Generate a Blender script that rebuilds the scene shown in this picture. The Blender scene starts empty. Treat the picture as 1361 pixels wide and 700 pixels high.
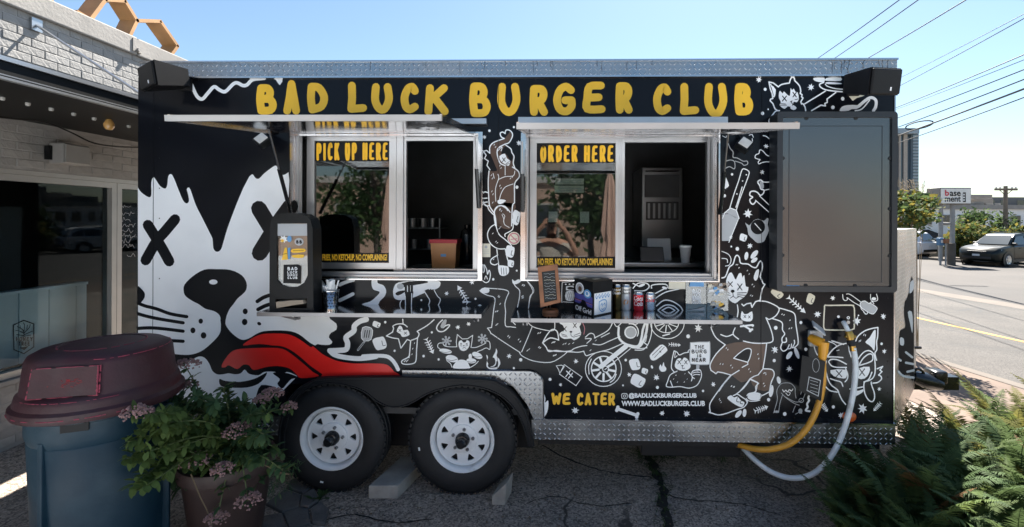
import bpy, bmesh, math, random
from mathutils import Vector, Matrix, geometry
random.seed(7)
SC = bpy.context.scene
COL = SC.collection
R = math.radians

# ------------------------------------------------------------------ camera
FPX, CXP, CYP = 632.0, 719.6, 292.0          # focal length and principal point, in photo pixels
IW, IH = 1361.0, 700.0
CAM = Vector((0.0, -3.10, 1.79))
YAW, ROLL = math.atan(0.0244), 0.0040
_f = Vector((-math.sin(YAW), math.cos(YAW), 0)); _r = Vector((math.cos(YAW), math.sin(YAW), 0)); _u = Vector((0, 0, 1))
CR = _r*math.cos(ROLL) + _u*math.sin(ROLL); CU = _u*math.cos(ROLL) - _r*math.sin(ROLL)
cam = bpy.data.cameras.new('camera'); camo = bpy.data.objects.new('camera', cam); COL.objects.link(camo)
camo.matrix_world = Matrix(((CR.x, CU.x, -_f.x, CAM.x), (CR.y, CU.y, -_f.y, CAM.y), (CR.z, CU.z, -_f.z, CAM.z), (0, 0, 0, 1)))
cam.sensor_width = 36; cam.lens = FPX/IW*36
cam.shift_x = -(CXP-IW/2)/IW; cam.shift_y = -(IH/2-CYP)/IW
cam.clip_start = 0.05; cam.clip_end = 2000
SC.camera = camo

# ------------------------------------------------------------------ sky, sun, exposure
SUN_AZ, SUN_EL = 21.0, 53.0
w = bpy.data.worlds.new('World'); SC.world = w; w.use_nodes = True
nt = w.node_tree; bg = nt.nodes['Background']
sky = nt.nodes.new('ShaderNodeTexSky'); sky.sky_type = 'NISHITA'; sky.sun_disc = False
sky.sun_elevation = R(SUN_EL); sky.sun_rotation = R(SUN_AZ)
sky.air_density = 1.15; sky.dust_density = 0.6; sky.ozone_density = 1.3; sky.altitude = 20
tint = nt.nodes.new('ShaderNodeMixRGB'); tint.blend_type = 'MULTIPLY'; tint.inputs[0].default_value = 1; tint.inputs[2].default_value = (.80, .875, .92, 1)   # cool white balance
nt.links.new(sky.outputs[0], tint.inputs[1]); nt.links.new(tint.outputs[0], bg.inputs[0]); bg.inputs[1].default_value = 0.05
sl = bpy.data.lights.new('sun', 'SUN'); sl.energy = 5.0; sl.angle = R(0.53); sl.color = (1.0, .94, .86)
so = bpy.data.objects.new('sun', sl); COL.objects.link(so)
sd = Vector((math.sin(R(SUN_AZ))*math.cos(R(SUN_EL)), math.cos(R(SUN_AZ))*math.cos(R(SUN_EL)), math.sin(R(SUN_EL))))
so.rotation_euler = sd.to_track_quat('Z', 'Y').to_euler(); so.location = (6, 10, 12)
SC.view_settings.view_transform = 'Standard'; SC.view_settings.look = 'None'
SC.view_settings.exposure = 1.98; SC.view_settings.gamma = 1.0; SC.view_settings.use_curve_mapping = False

# ------------------------------------------------------------------ photo pixel -> place
def ray(px, py):
    return _f + CR*((px-CXP)/FPX) + CU*(-(py-CYP)/FPX)
def P(px, py, Y=0.0):
    d = ray(px, py); return CAM + d*((Y-CAM.y)/d.y)
def PX(px, py, X):
    d = ray(px, py); return CAM + d*((X-CAM.x)/d.x)
def PZ(px, py, z=0.0):
    d = ray(px, py); return CAM + d*((z-CAM.z)/d.z)

# ------------------------------------------------------------------ materials
def mat(name, col, rough=.5, metal=0.0, var=0.0, vscale=6.0, bump=0.0, bscale=60.0, coat=0.0, rnd=0.0, spec=.5, col2=None, c2scale=3.0, c2lo=.5, c2hi=.6, rvar=0.0):
    m = bpy.data.materials.new(name); m.use_nodes = True
    n = m.node_tree.nodes; l = m.node_tree.links; b = n['Principled BSDF']
    b.inputs['Base Color'].default_value = (*col, 1); b.inputs['Roughness'].default_value = rough
    b.inputs['Metallic'].default_value = metal; b.inputs['Specular IOR Level'].default_value = spec
    if coat: b.inputs['Coat Weight'].default_value = coat; b.inputs['Coat Roughness'].default_value = .08
    tc = n.new('ShaderNodeTexCoord'); last = None
    def noise(s, det=5):
        t = n.new('ShaderNodeTexNoise'); t.inputs['Scale'].default_value = s; t.inputs['Detail'].default_value = det
        l.new(tc.outputs['Object'], t.inputs['Vector']); return t
    if var or col2 or rnd:
        rgb = n.new('ShaderNodeRGB'); rgb.outputs[0].default_value = (*col, 1); last = rgb.outputs[0]
        if col2:
            t = noise(c2scale, 8); cr = n.new('ShaderNodeValToRGB'); cr.color_ramp.elements[0].position = c2lo; cr.color_ramp.elements[1].position = c2hi
            l.new(t.outputs['Fac'], cr.inputs[0]); mx = n.new('ShaderNodeMixRGB'); l.new(cr.outputs[0], mx.inputs[0]); l.new(last, mx.inputs[1])
            mx.inputs[2].default_value = (*col2, 1); last = mx.outputs[0]
        if var:
            t = noise(vscale); mr = n.new('ShaderNodeMapRange'); mr.inputs[1].default_value = .25; mr.inputs[2].default_value = .75
            mr.inputs[3].default_value = 1-var; mr.inputs[4].default_value = 1+var; l.new(t.outputs['Fac'], mr.inputs[0])
            hs = n.new('ShaderNodeHueSaturation'); l.new(last, hs.inputs['Color']); l.new(mr.outputs[0], hs.inputs['Value']); last = hs.outputs[0]
        if rnd:
            oi = n.new('ShaderNodeObjectInfo'); mr = n.new('ShaderNodeMapRange'); mr.inputs[3].default_value = 1-rnd; mr.inputs[4].default_value = 1+rnd
            l.new(oi.outputs['Random'], mr.inputs[0]); hs = n.new('ShaderNodeHueSaturation'); l.new(last, hs.inputs['Color']); l.new(mr.outputs[0], hs.inputs['Value']); last = hs.outputs[0]
        l.new(last, b.inputs['Base Color'])
    if rvar:
        t = noise(vscale*.7); mr = n.new('ShaderNodeMapRange'); mr.inputs[1].default_value = .3; mr.inputs[2].default_value = .7
        mr.inputs[3].default_value = max(0, rough-rvar); mr.inputs[4].default_value = rough+rvar; l.new(t.outputs['Fac'], mr.inputs[0]); l.new(mr.outputs[0], b.inputs['Roughness'])
    if bump:
        t = noise(bscale, 8); bp = n.new('ShaderNodeBump'); bp.inputs['Strength'].default_value = bump; bp.inputs['Distance'].default_value = .01
        l.new(t.outputs['Fac'], bp.inputs['Height']); l.new(bp.outputs[0], b.inputs['Normal'])
    return m

def diamond_mat(name, axes, col=(.62, .63, .64), cell=.032, rough=.3, var=.07):
    """aluminium tread plate: raised lozenges in alternating directions"""
    m = mat(name, col, rough, 1.0, var, 5.0, rvar=.10); n = m.node_tree.nodes; l = m.node_tree.links
    tc = n.new('ShaderNodeTexCoord'); sp = n.new('ShaderNodeSeparateXYZ'); l.new(tc.outputs['Object'], sp.inputs[0])
    def mth(op, a, b=None, c=None):
        q = n.new('ShaderNodeMath'); q.operation = op
        for i, v in enumerate((a, b, c)):
            if v is None: continue
            if isinstance(v, (int, float)): q.inputs[i].default_value = v
            else: l.new(v, q.inputs[i])
        return q.outputs[0]
    x = mth('DIVIDE', sp.outputs[axes[0]], cell); z = mth('DIVIDE', sp.outputs[axes[1]], cell)
    par = mth('FLOORED_MODULO', mth('ADD', mth('FLOOR', x), mth('FLOOR', z)), 2.0); sg = mth('MULTIPLY_ADD', par, 2.0, -1.0)
    fx = mth('SUBTRACT', mth('FRACT', x), .5); fz = mth('MULTIPLY', mth('SUBTRACT', mth('FRACT', z), .5), sg)
    a = mth('POWER', mth('DIVIDE', mth('ABSOLUTE', mth('ADD', fx, fz)), .56), 2.0); b = mth('POWER', mth('DIVIDE', mth('ABSOLUTE', mth('SUBTRACT', fx, fz)), .17), 2.0)
    h = mth('MAXIMUM', mth('SUBTRACT', 1.0, mth('ADD', a, b)), 0.0)
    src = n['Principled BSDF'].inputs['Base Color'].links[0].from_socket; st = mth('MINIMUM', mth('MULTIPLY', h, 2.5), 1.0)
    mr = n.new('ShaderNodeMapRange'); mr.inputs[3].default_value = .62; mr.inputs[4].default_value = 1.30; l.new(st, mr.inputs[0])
    hs = n.new('ShaderNodeHueSaturation'); l.new(src, hs.inputs['Color']); l.new(mr.outputs[0], hs.inputs['Value']); l.new(hs.outputs[0], n['Principled BSDF'].inputs['Base Color'])   # lugs lighter than the sheet: their reflections painted into the base colour
    bp = n.new('ShaderNodeBump'); bp.inputs['Strength'].default_value = 1.0; bp.inputs['Distance'].default_value = .004
    l.new(h, bp.inputs['Height']); l.new(bp.outputs[0], n['Principled BSDF'].inputs['Normal'])
    return m

def glass_mat(name, tint=(.75, .8, .8), refl=.10, rough=.02):
    m = bpy.data.materials.new(name); m.use_nodes = True; n = m.node_tree.nodes; l = m.node_tree.links; n.remove(n['Principled BSDF'])
    tr = n.new('ShaderNodeBsdfTransparent'); tr.inputs[0].default_value = (*tint, 1)
    gl = n.new('ShaderNodeBsdfGlossy'); gl.inputs['Roughness'].default_value = rough
    fr = n.new('ShaderNodeFresnel'); fr.inputs[0].default_value = 1.5 if refl > .045 else 1.2
    ad = n.new('ShaderNodeMath'); ad.operation = 'ADD'; ad.inputs[1].default_value = refl-.04; ad.use_clamp = True; l.new(fr.outputs[0], ad.inputs[0])
    mx = n.new('ShaderNodeMixShader'); l.new(ad.outputs[0], mx.inputs[0]); l.new(tr.outputs[0], mx.inputs[1]); l.new(gl.outputs[0], mx.inputs[2])
    l.new(mx.outputs[0], n['Material Output'].inputs[0]); return m

def leaf_mat(name, col, var=.35, rough=.7, trans=.35):
    m = mat(name, col, rough, 0, var, 9.0, rnd=.18, spec=.15); n = m.node_tree.nodes; l = m.node_tree.links; b = n['Principled BSDF']
    src = b.inputs['Base Color'].links[0].from_socket
    t = n.new('ShaderNodeBsdfTranslucent'); hs = n.new('ShaderNodeHueSaturation'); hs.inputs['Hue'].default_value = .48; hs.inputs['Value'].default_value = 1.4
    l.new(src, hs.inputs['Color']); l.new(hs.outputs[0], t.inputs[0])
    mx = n.new('ShaderNodeMixShader'); mx.inputs[0].default_value = trans
    l.new(b.outputs[0], mx.inputs[1]); l.new(t.outputs[0], mx.inputs[2]); l.new(mx.outputs[0], n['Material Output'].inputs[0]); return m

K = {}
def MT(k): return K[k]
K['black'] = mat('black_vinyl', (.007, .008, .011), .15, 0, .25, 2.5, spec=.17, bump=.10, bscale=2.2)
K['white'] = mat('white_vinyl', (.84, .86, .87), .32, 0, .03, 3.0, col2=(.75, .77, .78), c2scale=2.2, c2lo=.55, c2hi=.75)
K['ink'] = mat('black_ink', (.007, .008, .010), .3, spec=.15)
K['red'] = mat('red_vinyl', (.78, .018, .014), .3, 0, .08, 5)
K['yellow'] = mat('yellow_vinyl', (.90, .52, .022), .35, 0, .06, 9)
K['brown'] = mat('brown_vinyl', (.085, .042, .024), .4, 0, .1, 6)
K['greyprint'] = mat('grey_print', (.42, .44, .46), .4)
K['pink'] = mat('pink_print', (.55, .18, .22), .45)
K['cream'] = mat('cream_print', (.72, .68, .55), .45)
K['blueprint'] = mat('blue_print', (.12, .33, .62), .45)
K['indigo'] = mat('indigo_print', (.07, .07, .30), .45)
K['alu'] = mat('brushed_aluminium', (.52, .52, .53), .17, 1, .10, 7, rvar=.08)
K['alu_white'] = mat('white_anodised_frame', (.46, .475, .49), .3, .8, .05, 7)
K['steel'] = mat('polished_steel', (.62, .63, .65), .13, 1, .05, 6, rvar=.06)
K['steel_dull'] = mat('dull_steel', (.27, .27, .28), .38, 1, .15, 6)
K['blackplastic'] = mat('black_plastic', (.008, .009, .010), .42, 0, .2, 20, spec=.25)
K['blackgloss'] = mat('black_gloss_paint', (.010, .011, .013), .25)
K['rubber'] = mat('tyre_rubber', (.011, .012, .014), .62, 0, .3, 14, bump=.15, bscale=90)
K['fender'] = mat('black_fender_paint', (.013, .014, .016), .42, 0, .2, 8, bump=.05, bscale=70, spec=.25)
K['rimwhite'] = mat('white_rim_paint', (.82, .84, .85), .33, 0, .05, 12, col2=(.40, .38, .34), c2scale=7, c2lo=.64, c2hi=.80)
K['chassis'] = mat('chassis_black', (.010, .010, .011), .7, 0, .3, 5)
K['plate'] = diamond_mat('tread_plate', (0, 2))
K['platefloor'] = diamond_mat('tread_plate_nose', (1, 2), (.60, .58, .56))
K['glass'] = glass_mat('window_glass', (.62, .67, .68), .09)
K['shopglass'] = glass_mat('shop_glass', (.80, .86, .88), .04)
K['clear'] = glass_mat('clear_acrylic', (.9, .92, .93), .10)
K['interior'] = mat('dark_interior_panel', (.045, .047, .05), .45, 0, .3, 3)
K['wood'] = mat('pine_wood', (.42, .235, .10), .55, 0, .25, 5, bump=.08, bscale=30)
K['wooddark'] = mat('stained_wood', (.26, .10, .04), .5, 0, .3, 12)
K['asphalt'] = mat('asphalt', (.30, .245, .20), .9, 0, .30, 1.3, bump=1.0, bscale=110, col2=(.165, .145, .128), c2scale=1.1, c2lo=.48, c2hi=.66)

# ------------------------------------------------------------------ mesh helpers
WLOC = {}
def link(o, parent=None):
    COL.objects.link(o)
    if parent is not None:
        o.parent = parent
        L = WLOC.get(parent.name, Vector((0, 0, 0)))
        o.matrix_parent_inverse = Matrix.Translation(-L)
    return o
def empty(name, label, cat, loc=(0, 0, 0), group=None):
    o = bpy.data.objects.new(name, None); COL.objects.link(o); o.location = loc; o.empty_display_size = .1
    WLOC[o.name] = Vector(loc); tag(o, label, cat, group); return o
def tag(o, label, cat, group=None):
    o['label'] = label; o['category'] = cat
    if group: o['group'] = group
    return o
def struct(o): o['kind'] = 'structure'; return o
def stuff(o): o['kind'] = 'stuff'; return o
def copy_tree(o, parent=None):
    c = o.copy(); COL.objects.link(c); c.parent = parent
    for ch in o.children: copy_tree(ch, c)
    return c

class MB:
    def __init__(s): s.v = []; s.f = []; s.mi = []; s.sm = []; s.cur = 0
    def add(s, vs, fs, smooth=False):
        n = len(s.v); s.v += [tuple(v) for v in vs]
        for f in fs: s.f.append(tuple(i+n for i in f)); s.mi.append(s.cur); s.sm.append(smooth)
        return s
    def m(s, i): s.cur = i; return s
    def box(s, x0, x1, y0, y1, z0, z1, M=None):
        vs = [Vector(p) for p in ((x0,y0,z0),(x1,y0,z0),(x1,y1,z0),(x0,y1,z0),(x0,y0,z1),(x1,y0,z1),(x1,y1,z1),(x0,y1,z1))]
        if M: vs = [M @ v for v in vs]
        return s.add(vs, [(0,3,2,1),(4,5,6,7),(0,1,5,4),(1,2,6,5),(2,3,7,6),(3,0,4,7)])
    def cbox(s, x0, x1, y0, y1, z0, z1, c=.01, M=None):
        """box with chamfered edges"""
        bm = bmesh.new(); bmesh.ops.create_cube(bm, size=1)
        for v in bm.verts: v.co = Vector(((x0+x1)/2+v.co.x*(x1-x0), (y0+y1)/2+v.co.y*(y1-y0), (z0+z1)/2+v.co.z*(z1-z0)))
        bmesh.ops.bevel(bm, geom=list(bm.edges), offset=c, segments=2, affect='EDGES', profile=.5)
        return s.bm(bm, M)
    def bm(s, bm, M=None, smooth=False):
        bm.verts.index_update()
        s.add([(M @ v.co) if M else v.co.copy() for v in bm.verts], [[v.index for v in f.verts] for f in bm.faces], smooth); bm.free(); return s
    def tube(s, pts, r, n=8, cap=True, smooth=True):
        pts = [Vector(p) for p in pts]; rs = r if isinstance(r, (list, tuple)) else [r]*len(pts)
        rings = []; prev = None
        for i, p in enumerate(pts):
            t = (pts[min(i+1, len(pts)-1)]-pts[max(i-1, 0)]).normalized()
            a = prev if prev is not None else (Vector((0,0,1)) if abs(t.z) < .9 else Vector((1,0,0)))
            a = (a - t*a.dot(t)).normalized(); prev = a; b = t.cross(a)
            rings.append([p + (a*math.cos(2*math.pi*k/n)+b*math.sin(2*math.pi*k/n))*rs[i] for k in range(n)])
        vs = [v for q in rings for v in q]; fs = []
        for i in range(len(pts)-1):
            for k in range(n): fs.append((i*n+k, i*n+(k+1)%n, (i+1)*n+(k+1)%n, (i+1)*n+k))
        s.add(vs, fs, smooth)
        if cap: s.add(rings[0], [tuple(range(n))[::-1]]); s.add(rings[-1], [tuple(range(n))])
        return s
    def lathe(s, prof, n=32, M=None, smooth=True, sx=1.0, sy=1.0):
        """profile of (r, z) turned round z"""
        vs = []; fs = []
        for (r, z) in prof:
            for k in range(n):
                a = 2*math.pi*k/n; v = Vector((r*math.cos(a)*sx, r*math.sin(a)*sy, z)); vs.append(M @ v if M else v)
        for i in range(len(prof)-1):
            for k in range(n): fs.append((i*n+k, i*n+(k+1)%n, (i+1)*n+(k+1)%n, (i+1)*n+k))
        return s.add(vs, fs, smooth)
    def prism(s, outer, holes, fn, d0, d1, sides=True):
        """2-D outline with holes; fn(u, v, d) -> 3-D; solid between d0 (front) and d1"""
        loops = [list(outer)]+[list(h) for h in holes]
        flat, tri = tri2d(loops[0], loops[1:])
        s.add([fn(p[0], p[1], d0) for p in flat], tri)
        if d1 is not None:
            s.add([fn(p[0], p[1], d1) for p in flat], [t[::-1] for t in tri])
            if sides:
                for q in loops:
                    m = len(q); s.add([fn(p[0], p[1], d0) for p in q]+[fn(p[0], p[1], d1) for p in q], [(i, (i+1)%m, m+(i+1)%m, m+i) for i in range(m)])
        return s
    def build(s, name, mats, parent=None, fix=True, flip=False):
        me = bpy.data.meshes.new(name); me.from_pydata(s.v, [], s.f)
        for k in (mats if isinstance(mats, (list, tuple)) else [mats]): me.materials.append(K[k] if isinstance(k, str) else k)
        me.polygons.foreach_set('material_index', s.mi); me.polygons.foreach_set('use_smooth', s.sm); me.update()
        if fix:
            b = bmesh.new(); b.from_mesh(me); bmesh.ops.recalc_face_normals(b, faces=b.faces); b.to_mesh(me); b.free()
        if any(s.sm): me.set_sharp_from_angle(angle=R(38))
        o = bpy.data.objects.new(name, me); return link(o, parent)

def _inside(p, q):
    c = False; n = len(q); x, y = p; j = n-1
    for i in range(n):
        if (q[i][1] > y) != (q[j][1] > y) and x < (q[j][0]-q[i][0])*(y-q[i][1])/(q[j][1]-q[i][1])+q[i][0]: c = not c
        j = i
    return c
def tri2d(outer, holes=()):
    """triangles inside outer and outside holes: (points, faces)"""
    vs = []; es = []
    for q in [outer]+list(holes):
        b0 = len(vs); n = len(q); vs += [Vector((p[0], p[1])) for p in q]; es += [(b0+i, b0+(i+1) % n) for i in range(n)]
    r = geometry.delaunay_2d_cdt(vs, es, [], 0, 1e-7); ov, of = r[0], r[2]; fs = []
    for f in of:
        c = ((ov[f[0]].x+ov[f[1]].x+ov[f[2]].x)/3, (ov[f[0]].y+ov[f[1]].y+ov[f[2]].y)/3)
        if _inside(c, outer) and not any(_inside(c, h) for h in holes): fs.append(tuple(f))
    return [(v.x, v.y) for v in ov], fs
def rot(ax, deg, at=(0, 0, 0)):
    a = Vector(at); return Matrix.Translation(a) @ Matrix.Rotation(R(deg), 4, ax) @ Matrix.Translation(-a)
def crom(pts, sub=4, closed=False):
    if len(pts) < 3: return list(pts)
    n = len(pts); out = []
    g = (lambda i: pts[i % n]) if closed else (lambda i: pts[max(0, min(n-1, i))])
    for i in range(n if closed else n-1):
        p0, p1, p2, p3 = g(i-1), g(i), g(i+1), g(i+2); d = len(p1)
        for k in range(sub):
            t = k/sub; out.append(tuple(.5*((2*p1[j])+(-p0[j]+p2[j])*t+(2*p0[j]-5*p1[j]+4*p2[j]-p3[j])*t*t+(-p0[j]+3*p1[j]-3*p2[j]+p3[j])*t**3) for j in range(d)))
    if not closed: out.append(pts[-1])
    return out
def ribbon(pts, wd, closed=False, ncap=5):
    """a flat stroke of width wd along pts: 2-D vertices and faces, round ends"""
    q = [Vector((p[0], p[1])) for p in pts]; r = [q[0]]
    for p in q[1:]:
        if (p-r[-1]).length > 1e-4: r.append(p)
    q = r; n = len(q)
    if n < 2: return [], []
    h = wd/2; vs = []; fs = []
    for i in range(n):
        a = q[i]-q[i-1] if (i > 0 or closed) else q[1]-q[0]
        b = q[(i+1) % n]-q[i] if (i < n-1 or closed) else q[i]-q[i-1]
        a = a.normalized(); b = b.normalized(); na = Vector((-a.y, a.x)); nb = Vector((-b.y, b.x)); m = na+nb
        m = na if m.length < 1e-3 else m.normalized(); k = h/max(.55, m.dot(na))
        vs += [q[i]+m*k, q[i]-m*k]
    for i in range(n-1): fs.append((2*i, 2*i+1, 2*i+3, 2*i+2))
    if closed: fs.append((2*n-2, 2*n-1, 1, 0))
    else:
        for end, i, sg in ((0, 0, -1), (1, n-1, 1)):
            d = ((q[1]-q[0]) if end == 0 else (q[-1]-q[-2])).normalized()*sg; nn = Vector((-d.y, d.x))
            base = len(vs); ring = []
            for k in range(1, ncap):
                t = math.pi*k/ncap; vs.append(q[i]+nn*h*math.cos(t)+d*h*math.sin(t)); ring.append(base+k-1)
            e0, e1 = (2*i, 2*i+1); l0 = e0 if (vs[e0]-q[i]).dot(nn) > 0 else e1; l1 = e1 if l0 == e0 else e0
            fs.append((l0, *ring, l1))
    return vs, fs

INKS = ['white', 'ink', 'brown', 'red', 'yellow', 'greyprint', 'pink', 'cream', 'blueprint', 'indigo']
IX = {'w': 0, 'k': 1, 'b': 2, 'r': 3, 'y': 4, 'g': 5, 'p': 6, 'c': 7, 'u': 8, 'i': 9}
LAY = [0.0012]
class Art:
    """flat print on a surface; points in zoomed photo pixels (x0, y0, s), fn(px, py, off) -> place"""
    def __init__(s, z=(0, 0, 1), fn=None, lay=None):
        s.z = z; s.fn = fn or (lambda x, y, o: P(x, y, -o)); s.b = MB(); s.o = LAY[0] if lay is None else lay
    def _t(s, p): return (s.z[0]+p[0]/s.z[2], s.z[1]+p[1]/s.z[2])
    def put(s, ink, vs, fs):
        s.b.cur = IX[ink]; s.b.add([s.fn(v[0], v[1], s.o) for v in vs], fs); s.o += .00016
    def S(s, ink, wd, pts, closed=False, sub=4):
        if ink == 'w' and wd < 2.3: wd *= .86
        pts = [s._t(p) for p in pts]
        if sub > 1: pts = crom(pts, sub, closed)
        if closed: s.put(ink, *ribbon(pts, wd, True)); return s
        run = [pts[0]]                                  # sharp corners start a new stroke so that no ribbon folds over itself
        for i in range(1, len(pts)):
            run.append(pts[i])
            if i < len(pts)-1:
                a = Vector(pts[i])-Vector(pts[i-1]); b = Vector(pts[i+1])-Vector(pts[i])
                if a.length > 1e-5 and b.length > 1e-5 and a.angle(b) > 1.0: s.put(ink, *ribbon(run, wd)); run = [pts[i]]
        s.put(ink, *ribbon(run, wd)); return s
    def L(s, ink, wd, pts, closed=False): return s.S(ink, wd, pts, closed, 1)
    def F(s, ink, pts, sub=4):
        pts = [s._t(p) for p in pts]
        if sub > 1: pts = crom(pts, sub, True)
        s.put(ink, *tri2d(pts)); return s
    def E(s, ink, x, y, rx, ry=None, a=0, n=16):
        ry = ry or rx; ca, sa = math.cos(R(a)), math.sin(R(a)); c = s._t((x, y)); q = s.z[2]; pts = []
        for k in range(n):
            t = 2*math.pi*k/n; u, v = rx*math.cos(t)/q, ry*math.sin(t)/q; pts.append((c[0]+u*ca-v*sa, c[1]+u*sa+v*ca))
        s.put(ink, pts, [tuple(range(n))]); return s
    def O(s, ink, wd, x, y, rx, ry=None, n=28, a0=0, a1=360):
        ry = ry or rx; full = a1-a0 >= 360
        return s.S(ink, wd, [(x+rx*math.cos(R(a0+(a1-a0)*k/(n if full else n-1))), y+ry*math.sin(R(a0+(a1-a0)*k/(n if full else n-1)))) for k in range(n)], full, 1)
    def star(s, ink, x, y, r, n=8, inner=.45):
        a0 = random.random()*6; pts = []
        for k in range(2*n):
            q = (r if k % 2 == 0 else r*inner)*random.uniform(.82, 1.1); pts.append((x+q*math.cos(a0+math.pi*k/n), y+q*math.sin(a0+math.pi*k/n)))
        return s.F(ink, pts, 2)
    def X(s, ink, wd, x, y, r, ry=None):
        ry = ry or r; s.L(ink, wd, [(x-r, y-ry), (x+r, y+ry)]); return s.L(ink, wd, [(x+r, y-ry), (x-r, y+ry)])
    def ticks(s, ink, wd, lst, d=(10, -10)):
        for (x, y) in lst: s.L(ink, wd, [(x, y), (x+d[0], y+d[1])])
        return s
    def build(s, name, parent, mats=None): return s.b.build(name, mats or INKS, parent, fix=False)

# hand-drawn capitals as strokes in a unit box (y up)
G = {
'A': [[(0,0),(.28,.5),(.48,1)], [(.48,1),(.74,.5),(1,0)], [(.2,.26),(.8,.26)]],
'B': [[(.1,0),(0,.5),(.08,1)], [(.08,1),(.6,.98),(.78,.78),(.6,.56),(.12,.52)], [(.12,.52),(.75,.5),(1,.27),(.8,.03),(.1,0)]],
'C': [[(.95,.82),(.72,1),(.35,.92),(.05,.55),(.15,.15),(.5,0),(.95,.12)]],
'D': [[(.1,0),(0,.5),(.05,1)], [(.05,1),(.6,.95),(1,.55),(.8,.15),(.1,0)]],
'E': [[(.95,1),(.2,.95),(.05,.5),(.05,.05),(1,.03)], [(.1,.5),(.8,.52)]],
'F': [[(1,.98),(.08,.97),(.05,.5),(0,0)], [(.05,.5),(.75,.52)]],
'G': [[(.95,.86),(.6,1),(.2,.85),(0,.45),(.2,.08),(.65,0),(.98,.2),(.98,.45)], [(.98,.45),(.55,.45)]],
'H': [[(.05,1),(0,0)], [(1,1),(.95,0)], [(.03,.5),(.97,.5)]],
'I': [[(.5,1),(.5,0)]],
'K': [[(.1,1),(.05,.5),(0,0)], [(.95,1),(.1,.45)], [(.35,.6),(1,0)]],
'L': [[(.1,1),(.12,.5),(.05,.04)], [(.05,.04),(1,.08)]],
'M': [[(0,0),(.15,1),(.5,.3),(.85,1),(1,0)]],
'N': [[(0,0),(.05,1),(.95,0),(1,1)]],
'O': [[(.5,1),(.1,.8),(0,.45),(.2,.06),(.55,0),(.92,.2),(1,.6),(.85,.92),(.5,1)]],
'P': [[(.05,0),(0,.5),(.05,1)], [(.05,1),(.75,.98),(1,.75),(.75,.48),(.05,.45)]],
'R': [[(.05,0),(0,.5),(.05,1)], [(.05,1),(.75,.98),(.95,.75),(.7,.5),(.05,.48)], [(.45,.48),(1,0)]],
'S': [[(.95,.85),(.5,1),(.08,.8),(.4,.52),(.9,.3),(.6,0),(.05,.12)]],
'T': [[(0,1),(1,.98)], [(.5,.98),(.5,0)]],
'U': [[(.05,1),(0,.4),(.3,.02),(.7,.02),(1,.45),(.9,1)]],
'W': [[(0,1),(.22,0),(.5,.7),(.76,0),(1,1)]],
'Y': [[(0,1),(.5,.5)], [(1,1),(.5,.5),(.42,0)]],
',': [[(.5,.05),(.35,-.18)]], '.': [[(.5,.02),(.5,.06)]], '!': [[(.5,1),(.5,.35)], [(.5,.04),(.5,.06)]],
}
SMOOTH = set('BCDGOPRSU')
def glyph(art, ink, ch, x0, x1, y0, y1, wd):
    """y0 top, y1 bottom in the art's pixels"""
    h = wd/2
    for st in G.get(ch, []):
        pts = [(x0+h+(x1-x0-2*h)*p[0], y1-h-(y1-y0-2*h)*p[1]) for p in st]
        art.S(ink, wd/art.z[2], pts, False, 4 if ch in SMOOTH or len(st) > 3 and ch not in 'MNW' else 1)
def write(art, ink, txt, x0, x1, y0, y1, wd, wob=0.0, gap=.28):
    ws = [(.55 if c in 'I,.!' else .45 if c == ' ' else 1.25 if c in 'MW' else 1.0) for c in txt]
    tot = sum(ws)+gap*(len(txt)-1); u = (x1-x0)/tot; x = x0
    for c, q in zip(txt, ws):
        d = random.uniform(-wob, wob); glyph(art, ink, c, x, x+q*u, y0+d, y1+d, wd); x += (q+gap)*u

def font_mesh(txt, bold=0.0, shear=0.0):
    cu = bpy.data.curves.new('t', 'FONT'); cu.body = txt; cu.size = 1; cu.offset = bold; cu.shear = shear; cu.resolution_u = 3
    o = bpy.data.objects.new('t', cu); COL.objects.link(o); bpy.context.view_layer.update()
    me = o.evaluated_get(bpy.context.evaluated_depsgraph_get()).to_mesh()
    vs = [v.co.copy() for v in me.vertices]; fs = [tuple(p.vertices) for p in me.polygons]
    o.evaluated_get(bpy.context.evaluated_depsgraph_get()).to_mesh_clear(); bpy.data.objects.remove(o); bpy.data.curves.remove(cu); return vs, fs
def printed(name, parent, txt, matk, fn, bold=0.0, stretch=True, shear=0.0):
    """font text fitted to the unit square, fn(u, v) -> place (v up)"""
    vs, fs = font_mesh(txt, bold, shear); x0 = min(v.x for v in vs); x1 = max(v.x for v in vs); y0 = min(v.y for v in vs); y1 = max(v.y for v in vs)
    b = MB(); b.add([fn((v.x-x0)/(x1-x0), (v.y-y0)/(y1-y0)) for v in vs], fs); return b.build(name, matk, parent, fix=False)

# ================================================================== ground, road, pavement
RA = R(9.0); RD = Vector((-math.sin(RA), math.cos(RA), 0)); RS = Vector((math.cos(RA), math.sin(RA), 0)); RO = Vector((4.85, 3.2, 0))
def gz(s):
    if s < .16: return 0.0
    if s < .17: return -.11
    if s < 11: return -.11 - .036*(s-.17)
    return -.50
def GP(s, t, dz=0.0):
    p = RO + RS*s + RD*t; return Vector((p.x, p.y, gz(s)+dz))
def strip(name, m, s0, s1, dz, t0=-60, t1=220, n=6, thick=0.0):
    b = MB(); ss = sorted(set([s0, s1] + [q for q in (.16, .17, 11) if s0 < q < s1])); ts = [t0+(t1-t0)*k/n for k in range(n+1)]
    vs = [GP(s, t, dz) for s in ss for t in ts]; m_ = len(ts)
    b.add(vs, [(i*m_+j, (i+1)*m_+j, (i+1)*m_+j+1, i*m_+j+1) for i in range(len(ss)-1) for j in range(n)]); o = b.build(name, m, None, fix=False); return struct(o)

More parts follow.
